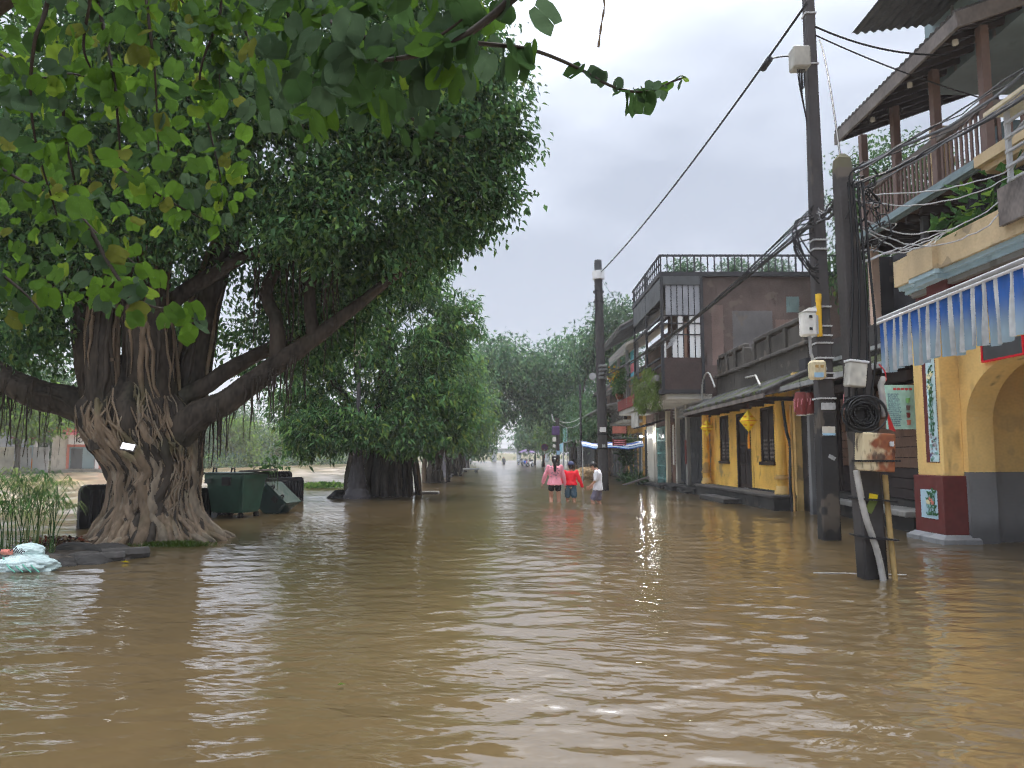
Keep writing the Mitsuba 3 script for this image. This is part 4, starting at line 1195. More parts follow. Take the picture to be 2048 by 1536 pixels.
cable((3.42, 28.4, 8.35), (4.87, 11.75, 8.75), .25, .022, 'thick twisted cable across the sky from the round pole to the tall pole')
G = 'bundled cables running along the house fronts between the poles'
gl = 'dark cable of the sagging bundle between the round pole and the tall pole'
for k in range(6):
    o = np.array([.02 * (k % 3), 0, .045 * k])
    cable(np.array([3.5, 28.4, 4.3]) + o, np.array([4.78, 11.7, 4.98]) + o * 1.4, .22 + .05 * k, .011 if k else .024, 'dark cable from round pole to tall pole, ' + NTH[k if k < 5 else 7] + ' of that bundle', 'cable', .05, G)
G2 = 'bundled cables from the tall pole to the short pole'
for k in range(6):
    o = np.array([.02 * (k % 3), 0, .05 * k])
    cable(np.array([4.85, 11.65, 5.0]) + o, np.array([3.74, 8.2, 4.25]) + o * .8, .06 + .03 * k, .012 if k else .022, 'dark cable from the tall pole to the short old pole, ' + NTH[k if k < 5 else 7] + ' of that bundle', 'cable', .05, G2)
G3 = 'cables rising to the right from the short pole past the timber balcony'
for k in range(8):
    cable((3.76, 8.2, 4.2 + .05 * k), (7.4, 8.5 + .12 * k, 6.5 + .07 * k), .1 + .06 * (k % 4), (.008, .011, .02, .007)[k % 4], 'cable from the short pole across the timber balcony, ' + NTH[k] + ' of eight', 'cable' if k % 3 else 'slate', .06, G3)
G4 = 'pale drop wires from the short pole to the metal rack'
for k, (z0, z1, d) in enumerate(((4.26, 5.12, .16), (4.2, 5.02, .18), (4.05, 4.86, .42), (3.95, 4.72, .5))):
    cable((3.8, 8.2, z0), (6.66, 9.72, z1), d, .008, 'pale wire from the short old pole to the metal rack, ' + ['highest', 'second highest', 'second lowest', 'lowest'][k] + ' of four', 'cablepale', .04, G4)
G5 = 'pale wires drooping from the short pole to the beige parapet'
for k, (z0, d) in enumerate(((3.9, .25), (3.6, .12), (3.45, .05), (3.4, .02))):
    cable((3.82, 8.2, z0), (6.4, 11.0 - .2 * k, 4.58), d, .008, 'pale wire drooping onto the beige parapet, ' + ['highest', 'second highest', 'second lowest', 'lowest'][k] + ' of four', 'cablepale', .05, G5)
cable((5.0, 11.75, 8.35), (7.3, 11.9, 7.95), .15, .016, 'dark cable from the tall pole under the corrugated canopy, upper one')
cable((5.0, 11.75, 8.2), (9.0, 12.4, 7.2), .12, .012, 'dark service cable from the tall pole into the timber balcony, lower one')
cable((5.0, 11.75, 9.0), (8.6, 9.2, 8.0), .35, .022, 'thick dark cable from the top of the tall pole across the corrugated canopy')
cable((5.05, 11.72, 8.1), (3.72, 8.2, 4.6), -.25, .012, 'thin cable running down from the tall pole to the top of the short pole')
cable((3.3, 28.4, 8.2), (3.05, 28.3, 4.35), .1, .012, 'thin slack cable down the left side of the round pole')
cable((3.2, 28.5, 4.4), (-.4, 60, 6.0), .5, .012, 'thin cable from the round pole into the trees across the street')
cable((3.5, 28.4, 8.0), (6.2, 34, 7.2), .3, .008, 'thin cable from the round pole to the slate roof behind it')
cable((2.3, 38, 3.1), (4.1, 45, 3.6), .2, .014, 'upper pale cable between the two slim poles far down the street', 'cablepale')
cable((2.3, 38, 3.0), (4.1, 45, 3.3), .3, .014, 'lower pale cable between the two slim poles far down the street', 'cablepale')
k = thing('cable_tangle', 'tangle of looped black wires round the heads of the short and tall poles', 'wire tangle')
r = np.random.default_rng(21)
for i in range(17):
    n = 8
    c = np.array([3.84 + r.uniform(-.1, .25), 8.15 + r.uniform(-.1, .3), 4.0 + r.uniform(-.45, .45)])
    p = c + np.cumsum(r.normal(0, .09, (n, 3)), 0) * [1, .5, 1.1]
    tb(k, 'loop', curve(p, 5), r.choice([.006, .008, .01]), ('cable', .1), 5, caps=False)
for i in range(8):
    a = np.array([4.82, 11.68, 4.9 + r.uniform(-.2, .3)])
    tb(k, 'loop', curve([a, a + [-.2 - r.uniform(0, .2), 0, -.15], a + [-.1, 0, -.5 - r.uniform(0, .3)], a + [.05, 0, -.75]], 6), .012, ('cable', .1), 5, caps=False)
k = thing('splice_clamp', 'black splice clamp on the thick cable near the top of the tall pole', 'cable clamp')
tb(k, 'body', [(4.62, 13.2, 8.4), (4.65, 12.9, 8.43)], .06, ('black', .2), 8)
tb(k, 'tail', curve([(4.65, 12.9, 8.43), (4.75, 12.4, 8.2), (4.78, 11.9, 7.9)], 6), .014, ('cable', .1), 5)
# ---------------------------------------------------------------- the three waders
MF = manifold3d.Manifold


def bone(a, b, ra, rb, seg=14):
    return MF.batch_hull([MF.sphere(ra, seg).translate(list(map(float, a))), MF.sphere(rb, seg).translate(list(map(float, b)))])


def skin_of(parts, edge=.018, smooth=10):
    m = MF.batch_boolean(parts, manifold3d.OpType.Add).refine_to_length(edge)
    q = m.to_mesh()
    t = trimesh.Trimesh(q.vert_properties[:, :3], q.tri_verts, process=True)
    trimesh.smoothing.filter_taubin(t, lamb=.5, nu=.52, iterations=smooth)
    return t


def hand(w, d, side, s, curl=.5):
    """Palm, four unequal fingers and a thumb; w: wrist, d: direction of the forearm, side: where the thumb leaves."""
    w, d = np.asarray(w, float), np.asarray(d, float) / np.linalg.norm(d)
    n = np.cross(d, side)
    n /= np.linalg.norm(n)
    side = np.cross(n, d)
    out = [MF.batch_hull([MF.sphere(.014 * s, 10).translate(list(w + side * o + d * l)) for o, l in ((.024 * s, .02 * s), (-.024 * s, .02 * s), (.034 * s, .085 * s), (-.034 * s, .08 * s))])]
    for k, (o, L) in enumerate(((.032, .068), (.011, .078), (-.011, .072), (-.031, .056))):
        p = w + side * o * s + d * .075 * s
        a = p + (d + n * .25 * curl) * L * .5 * s
        b = a + (d * (1 - .5 * curl) + n * curl) * L * .5 * s
        out += [bone(p, a, .0095 * s, .009 * s, 8), bone(a, b, .009 * s, .0075 * s, 8)]
    p = w + side * .03 * s + d * .025 * s
    a = p + (side * .8 + d * .6) * .035 * s
    out += [bone(p, a, .012 * s, .0105 * s, 8), bone(a, a + (d + side * .25 + n * .3) * .03 * s, .0105 * s, .0085 * s, 8)]
    return out


def person(label, at, face, s, J, cloth, hair, skin='skin'):
    """J: joints in metres for a figure facing +y with its feet on z = 0, scaled by s; face: rotation about z. at: where it stands."""
    t = thing('person', label, 'person')
    R = rotz(face)
    P = {k: np.asarray(v, float) * s for k, v in J.items()}

    def out(m, mat, name, parent=t, g=.3):
        MB().raw(np.asarray(m.vertices) @ R.T + at, m.faces, (mat, g), False).put(part(parent, name))
    hd, nk = P['head'], P['neck']
    up = hd - nk
    up /= np.linalg.norm(up)
    f = P['look'] / s
    f = f / np.linalg.norm(f)
    r_ = np.cross(f, up)
    r_ /= np.linalg.norm(r_)
    fx = np.cross(up, r_)
    B = []
    B.append(MF.batch_hull([MF.sphere(.078 * s, 18).translate(list(hd + up * .03 * s - fx * .012 * s)), MF.sphere(.06 * s, 14).translate(list(hd + fx * .03 * s - up * .045 * s)), MF.sphere(.03 * s, 10).translate(list(hd + fx * .055 * s - up * .085 * s))]))
    B.append(bone(hd + fx * .078 * s + up * .0 * s, hd + fx * .098 * s - up * .03 * s, .009 * s, .014 * s, 8))
    for q in (-1, 1):
        B.append(bone(hd + r_ * q * .078 * s + up * .015 * s, hd + r_ * q * .08 * s - up * .025 * s, .016 * s, .011 * s, 8))
    B.append(bone(hd - up * .05 * s, nk - up * .05 * s, .05 * s, .056 * s))
    ch, wa, pe = P['chest'], P['waist'], P['pelvis']
    B.append(MF.batch_hull([MF.sphere(.075 * s, 14).translate(list(ch + r * q)) for q, r in ((1, np.array([.10, 0, .02]) * s), (-1, np.array([.10, 0, .02]) * s))] + [MF.sphere(.09 * s, 14).translate(list(wa))]))
    B.append(MF.batch_hull([MF.sphere(.09 * s, 14).translate(list(wa)), MF.sphere(.095 * s, 14).translate(list(pe + np.array([.06, 0, 0]) * s)), MF.sphere(.095 * s, 14).translate(list(pe - np.array([.06, 0, 0]) * s))]))
    for q in 'LR':
        sh, el, wr = P['sh' + q], P['el' + q], P['wr' + q]
        B += [bone(ch + (sh - ch) * .5, sh, .06 * s, .05 * s), bone(sh, el, .046 * s, .036 * s), bone(el, wr, .036 * s, .025 * s)]
        B += hand(wr, wr - el, np.array([0, 1.0, .2]), s)
        hp, kn, an = P['hip' + q], P['kn' + q], P['an' + q]
        B += [bone(hp, kn, .082 * s, .052 * s), bone(kn, kn + (an - kn) * .35 - np.array([0, .02, 0]) * s, .05 * s, .053 * s), bone(kn + (an - kn) * .35 - np.array([0, .02, 0]) * s, an, .053 * s, .034 * s)]
        B.append(bone(an, an + np.array([0, .12, -.04]) * s, .035 * s, .028 * s))
    body = skin_of(B, .02 * s, 8)
    out(body, skin, 'body')
    # face: eyes and mouth, small but there
    m = MB()
    for q in (-1, 1):
        c = hd + fx * .08 * s + r_ * q * .03 * s + up * .012 * s
        e = trimesh.creation.icosphere(1, .010 * s)
        m.raw(np.asarray(e.vertices) @ R.T + (R @ c + at), e.faces, ('black', .1), False)
    c = hd + fx * .083 * s - up * .055 * s
    m.tube([R @ (c - r_ * .02 * s) + at, R @ (c + fx * .006 * s) + at, R @ (c + r_ * .02 * s) + at], .005 * s, ('petalpink', .1), 5)
    m.put(part(t, 'face'))
    labels[t + '__face'] = {'label': 'eyes and mouth', 'kind': 'stuff'}
    cloth(t, P, s, out)
    hair(t, hd, up, fx, r_, s, out)
    return t


def shirt(t, P, s, out, mat, hem, flare, sleeve, name='shirt', loose=1.0):
    ch, wa, pe = P['chest'], P['waist'], P['pelvis']
    e = np.array([1.0, 0, 0]) * s
    h = pe + np.array([0, 0, hem]) * s
    B = [MF.batch_hull([MF.sphere(.09 * s * loose, 14).translate(list(ch + e * .095 * q + np.array([0, 0, .012]) * s)) for q in (-1, 1)] + [MF.sphere(.10 * s * loose, 14).translate(list(wa + e * .04 * q)) for q in (-1, 1)]),
         MF.batch_hull([MF.sphere(.10 * s * loose, 14).translate(list(wa + e * .04 * q)) for q in (-1, 1)] + [MF.cylinder(.02 * s, flare * s, flare * s, 24).scale([1, .74, 1]).translate(list(h))])]
    B.append(bone(ch + np.array([0, 0, .07]) * s, P['neck'] - np.array([0, 0, .03]) * s, .085 * s, .062 * s))
    for q in 'LR':
        sh, el, wr = P['sh' + q], P['el' + q], P['wr' + q]
        B.append(bone(ch + (sh - ch) * .5, sh - np.array([0, 0, .02]) * s, .08 * s, .062 * s))
        if sleeve > 1:
            B += [bone(sh, el, .066 * s, .056 * s), bone(el, el + (wr - el) * .93, .056 * s, .045 * s)]
        else:
            B += [bone(sh, sh + (el - sh) * sleeve, .068 * s, .062 * s)]
    m = skin_of(B, .022 * s, 7)
    # creases in the cloth
    v = np.asarray(m.vertices)
    n = np.asarray(m.vertex_normals)
    w = vfbm(v / s * np.array([11, 11, 5.0]), 2, 4) - .5
    m.vertices = v + n * (w * .03 * s)[:, None]
    out(m, mat, name)


def shorts(t, P, s, out, mat, length, name='shorts', wide=1.0):
    pe = P['pelvis']
    B = [MF.batch_hull([MF.sphere(.105 * s, 14).translate(list(pe + np.array([.06 * q, 0, .02]) * s)) for q in (-1, 1)])]
    for q in 'LR':
        hp, kn = P['hip' + q], P['kn' + q]
        d = (kn - hp) / np.linalg.norm(kn - hp)
        B.append(MF.batch_hull([MF.sphere(.095 * s, 14).translate(list(hp)), MF.sphere(.088 * wide * s, 14).translate(list(hp + d * length * s))]))
    m = skin_of(B, .024 * s, 6)
    out(m, mat, name)


def base_joints():
    return dict(head=(0, .02, 1.50), neck=(0, 0, 1.37), look=(0, 1, 0), chest=(0, 0, 1.22), waist=(0, 0, 1.03), pelvis=(0, 0, .87),
                shL=(-.175, 0, 1.30), elL=(-.235, -.02, 1.04), wrL=(-.26, .06, .82), shR=(.175, 0, 1.30), elR=(.235, -.02, 1.04), wrR=(.26, .06, .82),
                hipL=(-.085, 0, .84), knL=(-.1, .05, .46), anL=(-.1, -.02, .07), hipR=(.085, 0, .84), knR=(.1, .02, .46), anR=(.1, .0, .07))


def cap_hair(t, hd, up, fx, r_, s, out, mat='hair', back=.0):
    B = [MF.batch_hull([MF.sphere(.088 * s, 18).translate(list(hd + up * .042 * s - fx * .02 * s)), MF.sphere(.075 * s, 14).translate(list(hd - fx * .035 * s - up * (.02 + back) * s))])]
    m = skin_of(B, .02 * s, 3)
    v = np.asarray(m.vertices)
    m.vertices = v + np.asarray(m.vertex_normals) * ((vfbm(v / s * 40, 2, 2) - .5) * .02 * s)[:, None]
    out(m, mat, 'hair')


# woman
J = base_joints()
J.update(elL=(-.275, .0, 1.05), wrL=(-.33, .1, .85), wrR=(.29, .05, .80), elR=(.25, 0, 1.03), knL=(-.10, .12, .47), anL=(-.1, -.12, .1), knR=(.11, .03, .46), anR=(.11, .1, .06))


def woman_cloth(t, P, s, out):
    shirt(t, P, s, out, 'pink', -.06, .215, 1.8, 'shirt', 1.12)
    shorts(t, P, s, out, 'shortblack', .14)
    m = MB()
    r = np.random.default_rng(6)
    for k in range(16):
        a = r.uniform(-.12, .12), r.uniform(.95, 1.35)
        m.box((-.012, -.004, -.012), (.012, .004, .012), ('denim', .2), at=(1.23 + a[0] * s, 21.75 - .118 * s, -.37 + a[1] * s))
    m.put(part(t, 'shirt_print'))
    labels[t + '__shirt_print'] = {'label': 'small dark marks printed on the back of the shirt', 'kind': 'stuff'}


def woman_hair(t, hd, up, fx, r_, s, out):
    cap_hair(t, hd, up, fx, r_, s, out, back=.02)
    p = [hd - fx * .10 * s + up * .02 * s, hd - fx * .135 * s - up * .05 * s, hd - fx * .125 * s - up * .17 * s, hd - fx * .13 * s - up * .3 * s, hd - fx * .135 * s - up * .36 * s]
    B = [bone(p[k], p[k + 1], rr * s, r2 * s, 10) for k, (rr, r2) in enumerate(((.03, .042), (.042, .046), (.046, .036), (.036, .014)))]
    out(skin_of(B, .02 * s, 4), 'hair', 'ponytail')
    out(skin_of([MF.sphere(.033 * s, 10).translate(list(hd - fx * .115 * s + up * .0 * s))], .02, 2), 'offwhite', 'hair_tie')


person('woman in a loose pink shirt and black shorts wading away, holding the child\'s hand', (1.23, 21.75, -.37), 0.0, 1.04, J, woman_cloth, woman_hair, 'skin')
# child in red
J = base_joints()
J.update(head=(.01, .03, 1.49), elL=(-.25, .0, 1.05), wrL=(-.36, .0, .90), elR=(.27, -.02, 1.06), wrR=(.36, .02, .84), knL=(-.1, .06, .46), knR=(.1, -.02, .46), anR=(.1, -.08, .08))


def child_cloth(t, P, s, out):
    shirt(t, P, s, out, 'brightred', .03, .205, 1.8, 'sweater', 1.14)
    shorts(t, P, s, out, 'denim', .26, wide=1.12)


def child_hair(t, hd, up, fx, r_, s, out):
    cap_hair(t, hd, up, fx, r_, s, out, back=.03)
    B = [MF.batch_hull([MF.sphere(.1 * s, 16).translate(list(hd + up * .055 * s - fx * .01 * s)), MF.cylinder(.02 * s, .105 * s, .105 * s, 20).translate(list(hd + up * .035 * s - fx * .01 * s))])]
    out(skin_of(B, .02 * s, 3), 'capblue', 'cap')
    B = [MF.cylinder(.012 * s, .075 * s, .075 * s, 16).scale([1, 1.1, 1]).translate(list(hd + up * .035 * s + fx * .11 * s))]
    out(skin_of(B, .02 * s, 2), 'capblue', 'cap_brim')


person('child in a bright red sweater, denim shorts and dark blue cap wading beside the woman', (1.70, 21.85, -.37), 0.0, .93, J, child_cloth, child_hair, 'skin2')
# boy in white, seen from his left side, head bowed
J = base_joints()
J.update(head=(0, .12, 1.46), neck=(0, .04, 1.36), look=(0, 1, -.75), chest=(0, .0, 1.22), elL=(-.2, .02, 1.05), wrL=(-.17, .2, .88), elR=(.2, .02, 1.05), wrR=(.17, .2, .88), knL=(-.09, .14, .47), anL=(-.09, .06, .08), knR=(.09, .0, .45), anR=(.09, -.12, .08))


def boy_cloth(t, P, s, out):
    shirt(t, P, s, out, 'shirtwhite', -.09, .2, .85, 'shirt', 1.15)
    shorts(t, P, s, out, 'shortgrey', .3, wide=1.05)


def boy_hair(t, hd, up, fx, r_, s, out):
    cap_hair(t, hd, up, fx, r_, s, out, back=-.01)


person('boy in a white shirt and grey shorts wading with bowed head by the round pole', (2.36, 20.8, -.37), 1.25, .95, J, boy_cloth, boy_hair, 'skin')
# a far wader on the flooded street
J = base_joints()
J.update(knL=(-.1, .1, .46))


def far_cloth(t, P, s, out):
    shirt(t, P, s, out, 'slate', -.05, .2, 1.8, 'jacket', 1.2)
    shorts(t, P, s, out, 'charcoal', .38, 'trousers')


person('tiny distant person in dark clothes standing in the water below the bridge', (-1.3, 118, -.5), 3.1, 1.05, J, far_cloth, boy_hair, 'skin2')
# ---------------------------------------------------------------- trees
def leaf_mesh(base, axis, nrm, L, W, mats, r, bright=(.6, 1.35), fold=.25):
    """Many four-cornered leaves: base points, axes, normals (n, 3), lengths and widths (n,). Returns vertices, faces, uv."""
    n = len(base)
    axis = axis / (np.linalg.norm(axis, axis=1, keepdims=True) + 1e-9)
    side = np.cross(axis, nrm)
    side /= np.linalg.norm(side, axis=1, keepdims=True) + 1e-9
    up = np.cross(side, axis)
    L, W = L[:, None], W[:, None]
    mid = base + axis * L * .42
    a = mid + side * W / 2 + up * W * fold
    b = mid - side * W / 2 + up * W * fold
    tip = base + axis * L - up * L * .08
    v = np.stack([base, a, tip, b], 1).reshape(-1, 3)
    k = np.arange(n)[:, None] * 4
    f = np.vstack([k + [0, 1, 2], k + [0, 2, 3]])
    names, w = zip(*mats)
    idx = np.array([IDX[m] for m in names])[r.choice(len(names), n, p=np.array(w) / sum(w))] + .5
    uv = np.repeat(np.stack([idx, r.uniform(*bright, n)], 1), 4, 0)
    return v, f, uv


def put_leaves(key, chunks):
    v, f, uv, n = [], [], [], 0
    for a, b, c in chunks:
        v.append(a); f.append(b + n); uv.append(c); n += len(a)
    v, f, uv = np.vstack(v), np.vstack(f), np.vstack(uv)
    scene[key] = mikit.ply((v, f), 'leaf_skin', uv=uv)
    return len(f)


def unit(r, n):
    d = r.normal(size=(n, 3))
    return d / np.linalg.norm(d, axis=1, keepdims=True)


def crown(key, blobs, seed, size, aspect, mats, per=9, droop=.35, spread=.28, gap=.42, gap_scale=.9, bright=(.6, 1.35), keep=None):
    """Leaf clusters through the blobs' volume (centre, radii, leaves). Clusters thin out where the noise is low, which leaves holes."""
    r = np.random.default_rng(seed)
    chunks = []
    for c, rad, n in blobs:
        c, rad = np.array(c, float), np.array(rad, float)
        m = int(n / per)
        d = unit(r, m * 3)
        q = r.random(m * 3) ** (1 / 2.2)
        p = c + d * rad * q[:, None]
        dn = vfbm(p / gap_scale, 3, seed)
        lump = 1 + .22 * (vfbm(d * 2.2 + c, 2, seed + 3) - .5) * 2
        ok = (dn > gap) & (q < lump * .98)
        p, d = p[ok][:m], d[ok][:m]
        if keep is not None:
            kk = keep(p)
            p, d = p[kk], d[kk]
        # a twig's leaves fan out from its end
        k = len(p)
        out = d * [1, 1, .6] + np.array([0, 0, -droop]) + r.normal(0, .25, (k, 3))
        out /= np.linalg.norm(out, axis=1, keepdims=True)
        P = np.repeat(p, per, 0)
        O = np.repeat(out, per, 0)
        base = P + r.normal(0, 1, P.shape) * spread * [1, 1, .7]
        ax = O * .7 + unit(r, len(P)) * .9 + [0, 0, -droop]
        nr = unit(r, len(P)) * .7 + [0, 0, 1.0] + np.repeat(d, per, 0) * .5
        L = size * r.uniform(.65, 1.3, len(P))
        chunks.append(leaf_mesh(base, ax, nr, L, L * aspect * r.uniform(.8, 1.2, len(P)), mats, r, bright))
    return put_leaves(key, chunks)


def limb(parent, name, pts, r0, r1, mat=('barkdark', .5), sides=9, wob=.0, seed=0, n=5):
    p = curve(pts, n)
    r = np.random.default_rng(seed)
    if wob:
        p[1:-1] += r.normal(0, wob, (len(p) - 2, 3))
    rad = np.linspace(r0, r1, len(p)) * (1 + .12 * (vfbm(p * 2.2, 2, seed) - .5))
    return tb(parent, name, p, rad, mat, sides, 'bark_skin')


FIG = [('figleaf', 5), ('figleaf2', 3), ('figlight', 2.4), ('figyellow', .3)]


def banyan():
    t = thing('banyan_tree', 'huge old banyan with a trunk of tangled strangler roots and hanging aerial roots', 'tree')
    # core of the trunk: a lathe with a fluted, flaring outline
    prof = [(-.5, 1.05, -5.55), (0.0, .84, -5.56), (.12, .76, -5.58), (.35, .66, -5.62), (.65, .6, -5.64), (1.05, .6, -5.62), (1.4, .74, -5.78), (1.75, .84, -5.92), (2.1, .80, -5.98), (2.45, .5, -6.02), (2.9, .2, -6.1)]
    sides = 64
    ang = np.arange(sides) * 2 * np.pi / sides
    V = []
    for z, rr, cx in prof:
        fl = 1 + .10 * np.sin(ang * 7 + z * 2.4) + .07 * np.sin(ang * 13 - z * 3.1) + .05 * np.sin(ang * 23 + z * 5)
        V.append(np.stack([cx + rr * fl * np.cos(ang), 11.95 + rr * .9 * fl * np.sin(ang), 0 * ang + z], 1))
    i, j = np.meshgrid(np.arange(len(prof) - 1), np.arange(sides), indexing='ij')
    q = np.stack([i * sides + j, i * sides + (j + 1) % sides, (i + 1) * sides + (j + 1) % sides, (i + 1) * sides + j], -1).reshape(-1, 4)
    m = MB()
    m.raw(np.vstack(V), q, ('barkdark', .9), False)
    tr = m.put(part(t, 'trunk'), 'bark_skin')
    # strangler roots running down the trunk's skin, wandering and crossing, spreading over the water line
    pz, pr, pc = np.array(prof).T
    r = np.random.default_rng(31)
    for k in range(150):
        a = r.uniform(0, 2 * np.pi) if k % 3 == 0 else r.uniform(np.pi * 1.0, np.pi * 2.05)
        top = r.choice([2.4, 2.2, 2.0, 1.8, 1.5], p=[.25, .25, .25, .15, .1]) + r.uniform(-.2, .2)
        n = 15
        z = np.linspace(top, -.3, n)
        da = np.cumsum(r.normal(0, .075, n)) + r.normal(0, .25) * np.linspace(0, 1, n) + .08 * np.sin(z * r.uniform(3, 7) + r.uniform(0, 6))
        if r.random() < .22:
            da += np.linspace(0, r.choice([-1, 1]) * r.uniform(.5, 1.0), n)
        A = a + da
        rad0 = r.choice([.022, .032, .045, .06, .08], p=[.2, .3, .25, .15, .1])
        rr = np.interp(z, pz, pr) * (1.0 + r.uniform(-.03, .07)) + .03 * np.exp(-((z - .1) / .25) ** 2) * r.uniform(0, 4)
        cx = np.interp(z, pz, pc)
        p = np.stack([cx + rr * np.cos(A), 11.95 + .9 * rr * np.sin(A), z], 1)
        p[:, :2] += r.normal(0, .012, (n, 2))
        rad = rad0 * (1 + .35 * np.linspace(-.2, 1, n) ** 2)
        tb(tr, 'root', curve(p, 2), np.interp(np.linspace(0, 1, 2 * n - 1), np.linspace(0, 1, n), rad) * np.clip(.12 + np.linspace(0, 3.2, 2 * n - 1), 0, 1), (r.choice(['barkpale', 'bark', 'roottan', 'bark', 'barkdark']), r.uniform(.5, .9)), 8, 'bark_skin', caps=False)
    for k in range(90):      # thin late strands over the thick ones
        a = np.pi * r.uniform(.95, 2.1)
        top = r.uniform(1.0, 2.35)
        n = 13
        z = np.linspace(top, r.uniform(-.3, .5), n)
        A = a + np.cumsum(r.normal(0, .06, n)) + np.linspace(0, r.normal(0, .5), n)
        rr = np.interp(z, pz, pr) * 1.0 + .075
        p = np.stack([np.interp(z, pz, pc) + rr * np.cos(A), 11.95 + .9 * rr * np.sin(A), z], 1)
        tb(tr, 'root', curve(p, 2), r.uniform(.009, .018), (r.choice(['barkpale', 'bark', 'roottan', 'barkdark']), .7), 5, 'bark_skin', caps=False)
    for k in range(34):      # buttress toes
        a = np.pi * r.uniform(.95, 2.1)
        c, s = math.cos(a), math.sin(a)
        z = np.array([.75, .4, .15, 0, -.25])
        d = np.array([.58, .66, .80, .95 + r.uniform(0, .22), 1.25])
        b = a + np.linspace(0, r.normal(0, .18), 5)
        p = np.stack([-5.58 + d * np.cos(b), 11.95 + .9 * d * np.sin(b), z], 1)
        tb(tr, 'root', curve(p, 3), np.linspace(.045, .035 + r.uniform(0, .03), 13), (r.choice(['roottan', 'barkpale', 'bark']), .6), 7, 'bark_skin', caps=False)
    # stems and limbs
    dk = ('barkdark', .7)
    st = [(((-5.9, 11.95, .8), (-6.3, 11.9, 1.6), (-6.6, 11.9, 2.5), (-6.9, 12.0, 3.8), (-7.15, 12.3, 5.4), (-7.0, 12.6, 7)), .38, .18),
          (((-6.2, 11.5, 1.4), (-6.35, 11.5, 2.8), (-6.4, 11.7, 4.2), (-6.3, 11.9, 6)), .24, .15),
          (((-5.6, 11.85, 1.3), (-5.75, 11.8, 2.98), (-5.85, 11.8, 4.1), (-5.6, 12, 5.8), (-5.3, 12.2, 7.5)), .42, .2),
          (((-5.35, 12.3, 1.3), (-5.3, 12.4, 2.8), (-5.1, 12.6, 4.4), (-4.6, 13, 6.2)), .3, .16),
          (((-5.35, 11.75, 1.45), (-4.95, 11.7, 1.9), (-4.5, 11.75, 2.15), (-3.7, 11.85, 2.78), (-3.0, 12.0, 3.35), (-2.15, 12.3, 4.15), (-1.4, 12.5, 5.0)), .27, .04),
          (((-6.3, 12.1, 1.5), (-6.9, 12.0, 2.1), (-7.6, 11.9, 2.3), (-8.3, 11.9, 2.7), (-9.2, 12.0, 3.6)), .32, .14),
          (((-3.75, 11.85, 2.8), (-3.78, 11.9, 3.4), (-4.0, 12.1, 4.1), (-3.5, 12.4, 5.2), (-3.1, 12.6, 6.6)), .13, .07),
          (((-3.2, 11.95, 3.2), (-3.3, 12.1, 4.2), (-2.9, 12.3, 5.4), (-2.2, 12.4, 6.8)), .11, .06),
          (((-5.9, 12.2, 3.6), (-4.9, 12.1, 4.3), (-4.0, 12.3, 4.8), (-3.0, 12.8, 5.2)), .15, .06),
          (((-6.9, 12.1, 3.7), (-7.8, 12.3, 4.4), (-8.8, 12.5, 5.4)), .18, .08),
          (((-5.6, 12.3, 5.8), (-4.2, 12.4, 6.8), (-2.9, 12.6, 7.6)), .14, .05),
          (((-2.6, 12.2, 3.75), (-1.8, 12.0, 4.3), (-.9, 12.0, 5.3), (-.2, 12.1, 6.2)), .07, .025),
          (((-5.3, 12.0, 2.2), (-4.4, 12.4, 2.9), (-3.6, 13.2, 3.5), (-2.8, 14.2, 3.9)), .15, .06)]
    for k, (p, a, b) in enumerate(st):
        limb(t, 'limb', p, a, b, dk if k > 2 and k != 4 else ('barkdark', .8), 12, .01, k)
    # strangler roots up the stems
    for k in range(110):
        p, a, b = st[r.choice([0, 1, 2, 3, 4, 5], p=[.28, .2, .28, .1, .08, .06])]
        c = curve(p, 6)
        lo = r.integers(0, 7)
        c = c[lo:lo + r.integers(8, 17)]
        th = r.uniform(0, 6.28) + np.cumsum(r.normal(0, .12, len(c)))
        rad = np.interp(np.arange(len(c)) + lo, [0, 24], [a, b]) * 1.02
        o = np.stack([np.cos(th), np.sin(th), .25 * np.sin(th * 2)], 1) * rad[:, None]
        tb(t, 'clinging_root', c + o, r.choice([.02, .03, .045]) * np.clip(np.minimum(np.linspace(.1, 4, len(c)), np.linspace(4, .1, len(c))), 0, 1), (r.choice(['bark', 'barkdark', 'barkdark']), .7), 6, 'bark_skin', caps=False)
    # aerial roots hanging from the limbs
    for k in range(130):
        if k < 55:
            u = r.uniform(0, 1)
            x, y, z = -4.9 + 1.7 * u, 11.7 + r.normal(0, .15), 1.95 + 1.0 * u
            L = r.uniform(.25, 1.0)
        elif k < 105:
            x, y = r.uniform(-8.9, -7.0), 11.95 + r.normal(0, .3)
            z, L = 2.35 + .15 * r.random(), r.uniform(.4, 1.35)
        else:
            x, y = r.uniform(-4.2, -2.6), 12.1 + r.normal(0, .3)
            z, L = r.uniform(3.6, 4.8), r.uniform(.6, 1.6)
        n = 5
        p = np.stack([x + np.cumsum(r.normal(0, .02, n)), y + np.cumsum(r.normal(0, .02, n)), np.linspace(z, z - L, n)], 1)
        tb(t, 'aerial_root', curve(p, 2), np.linspace(.014, .005, 2 * n - 1) * r.uniform(.6, 1.5), (r.choice(['twig', 'barkdark']), .5), 4, 'painted', caps=False)
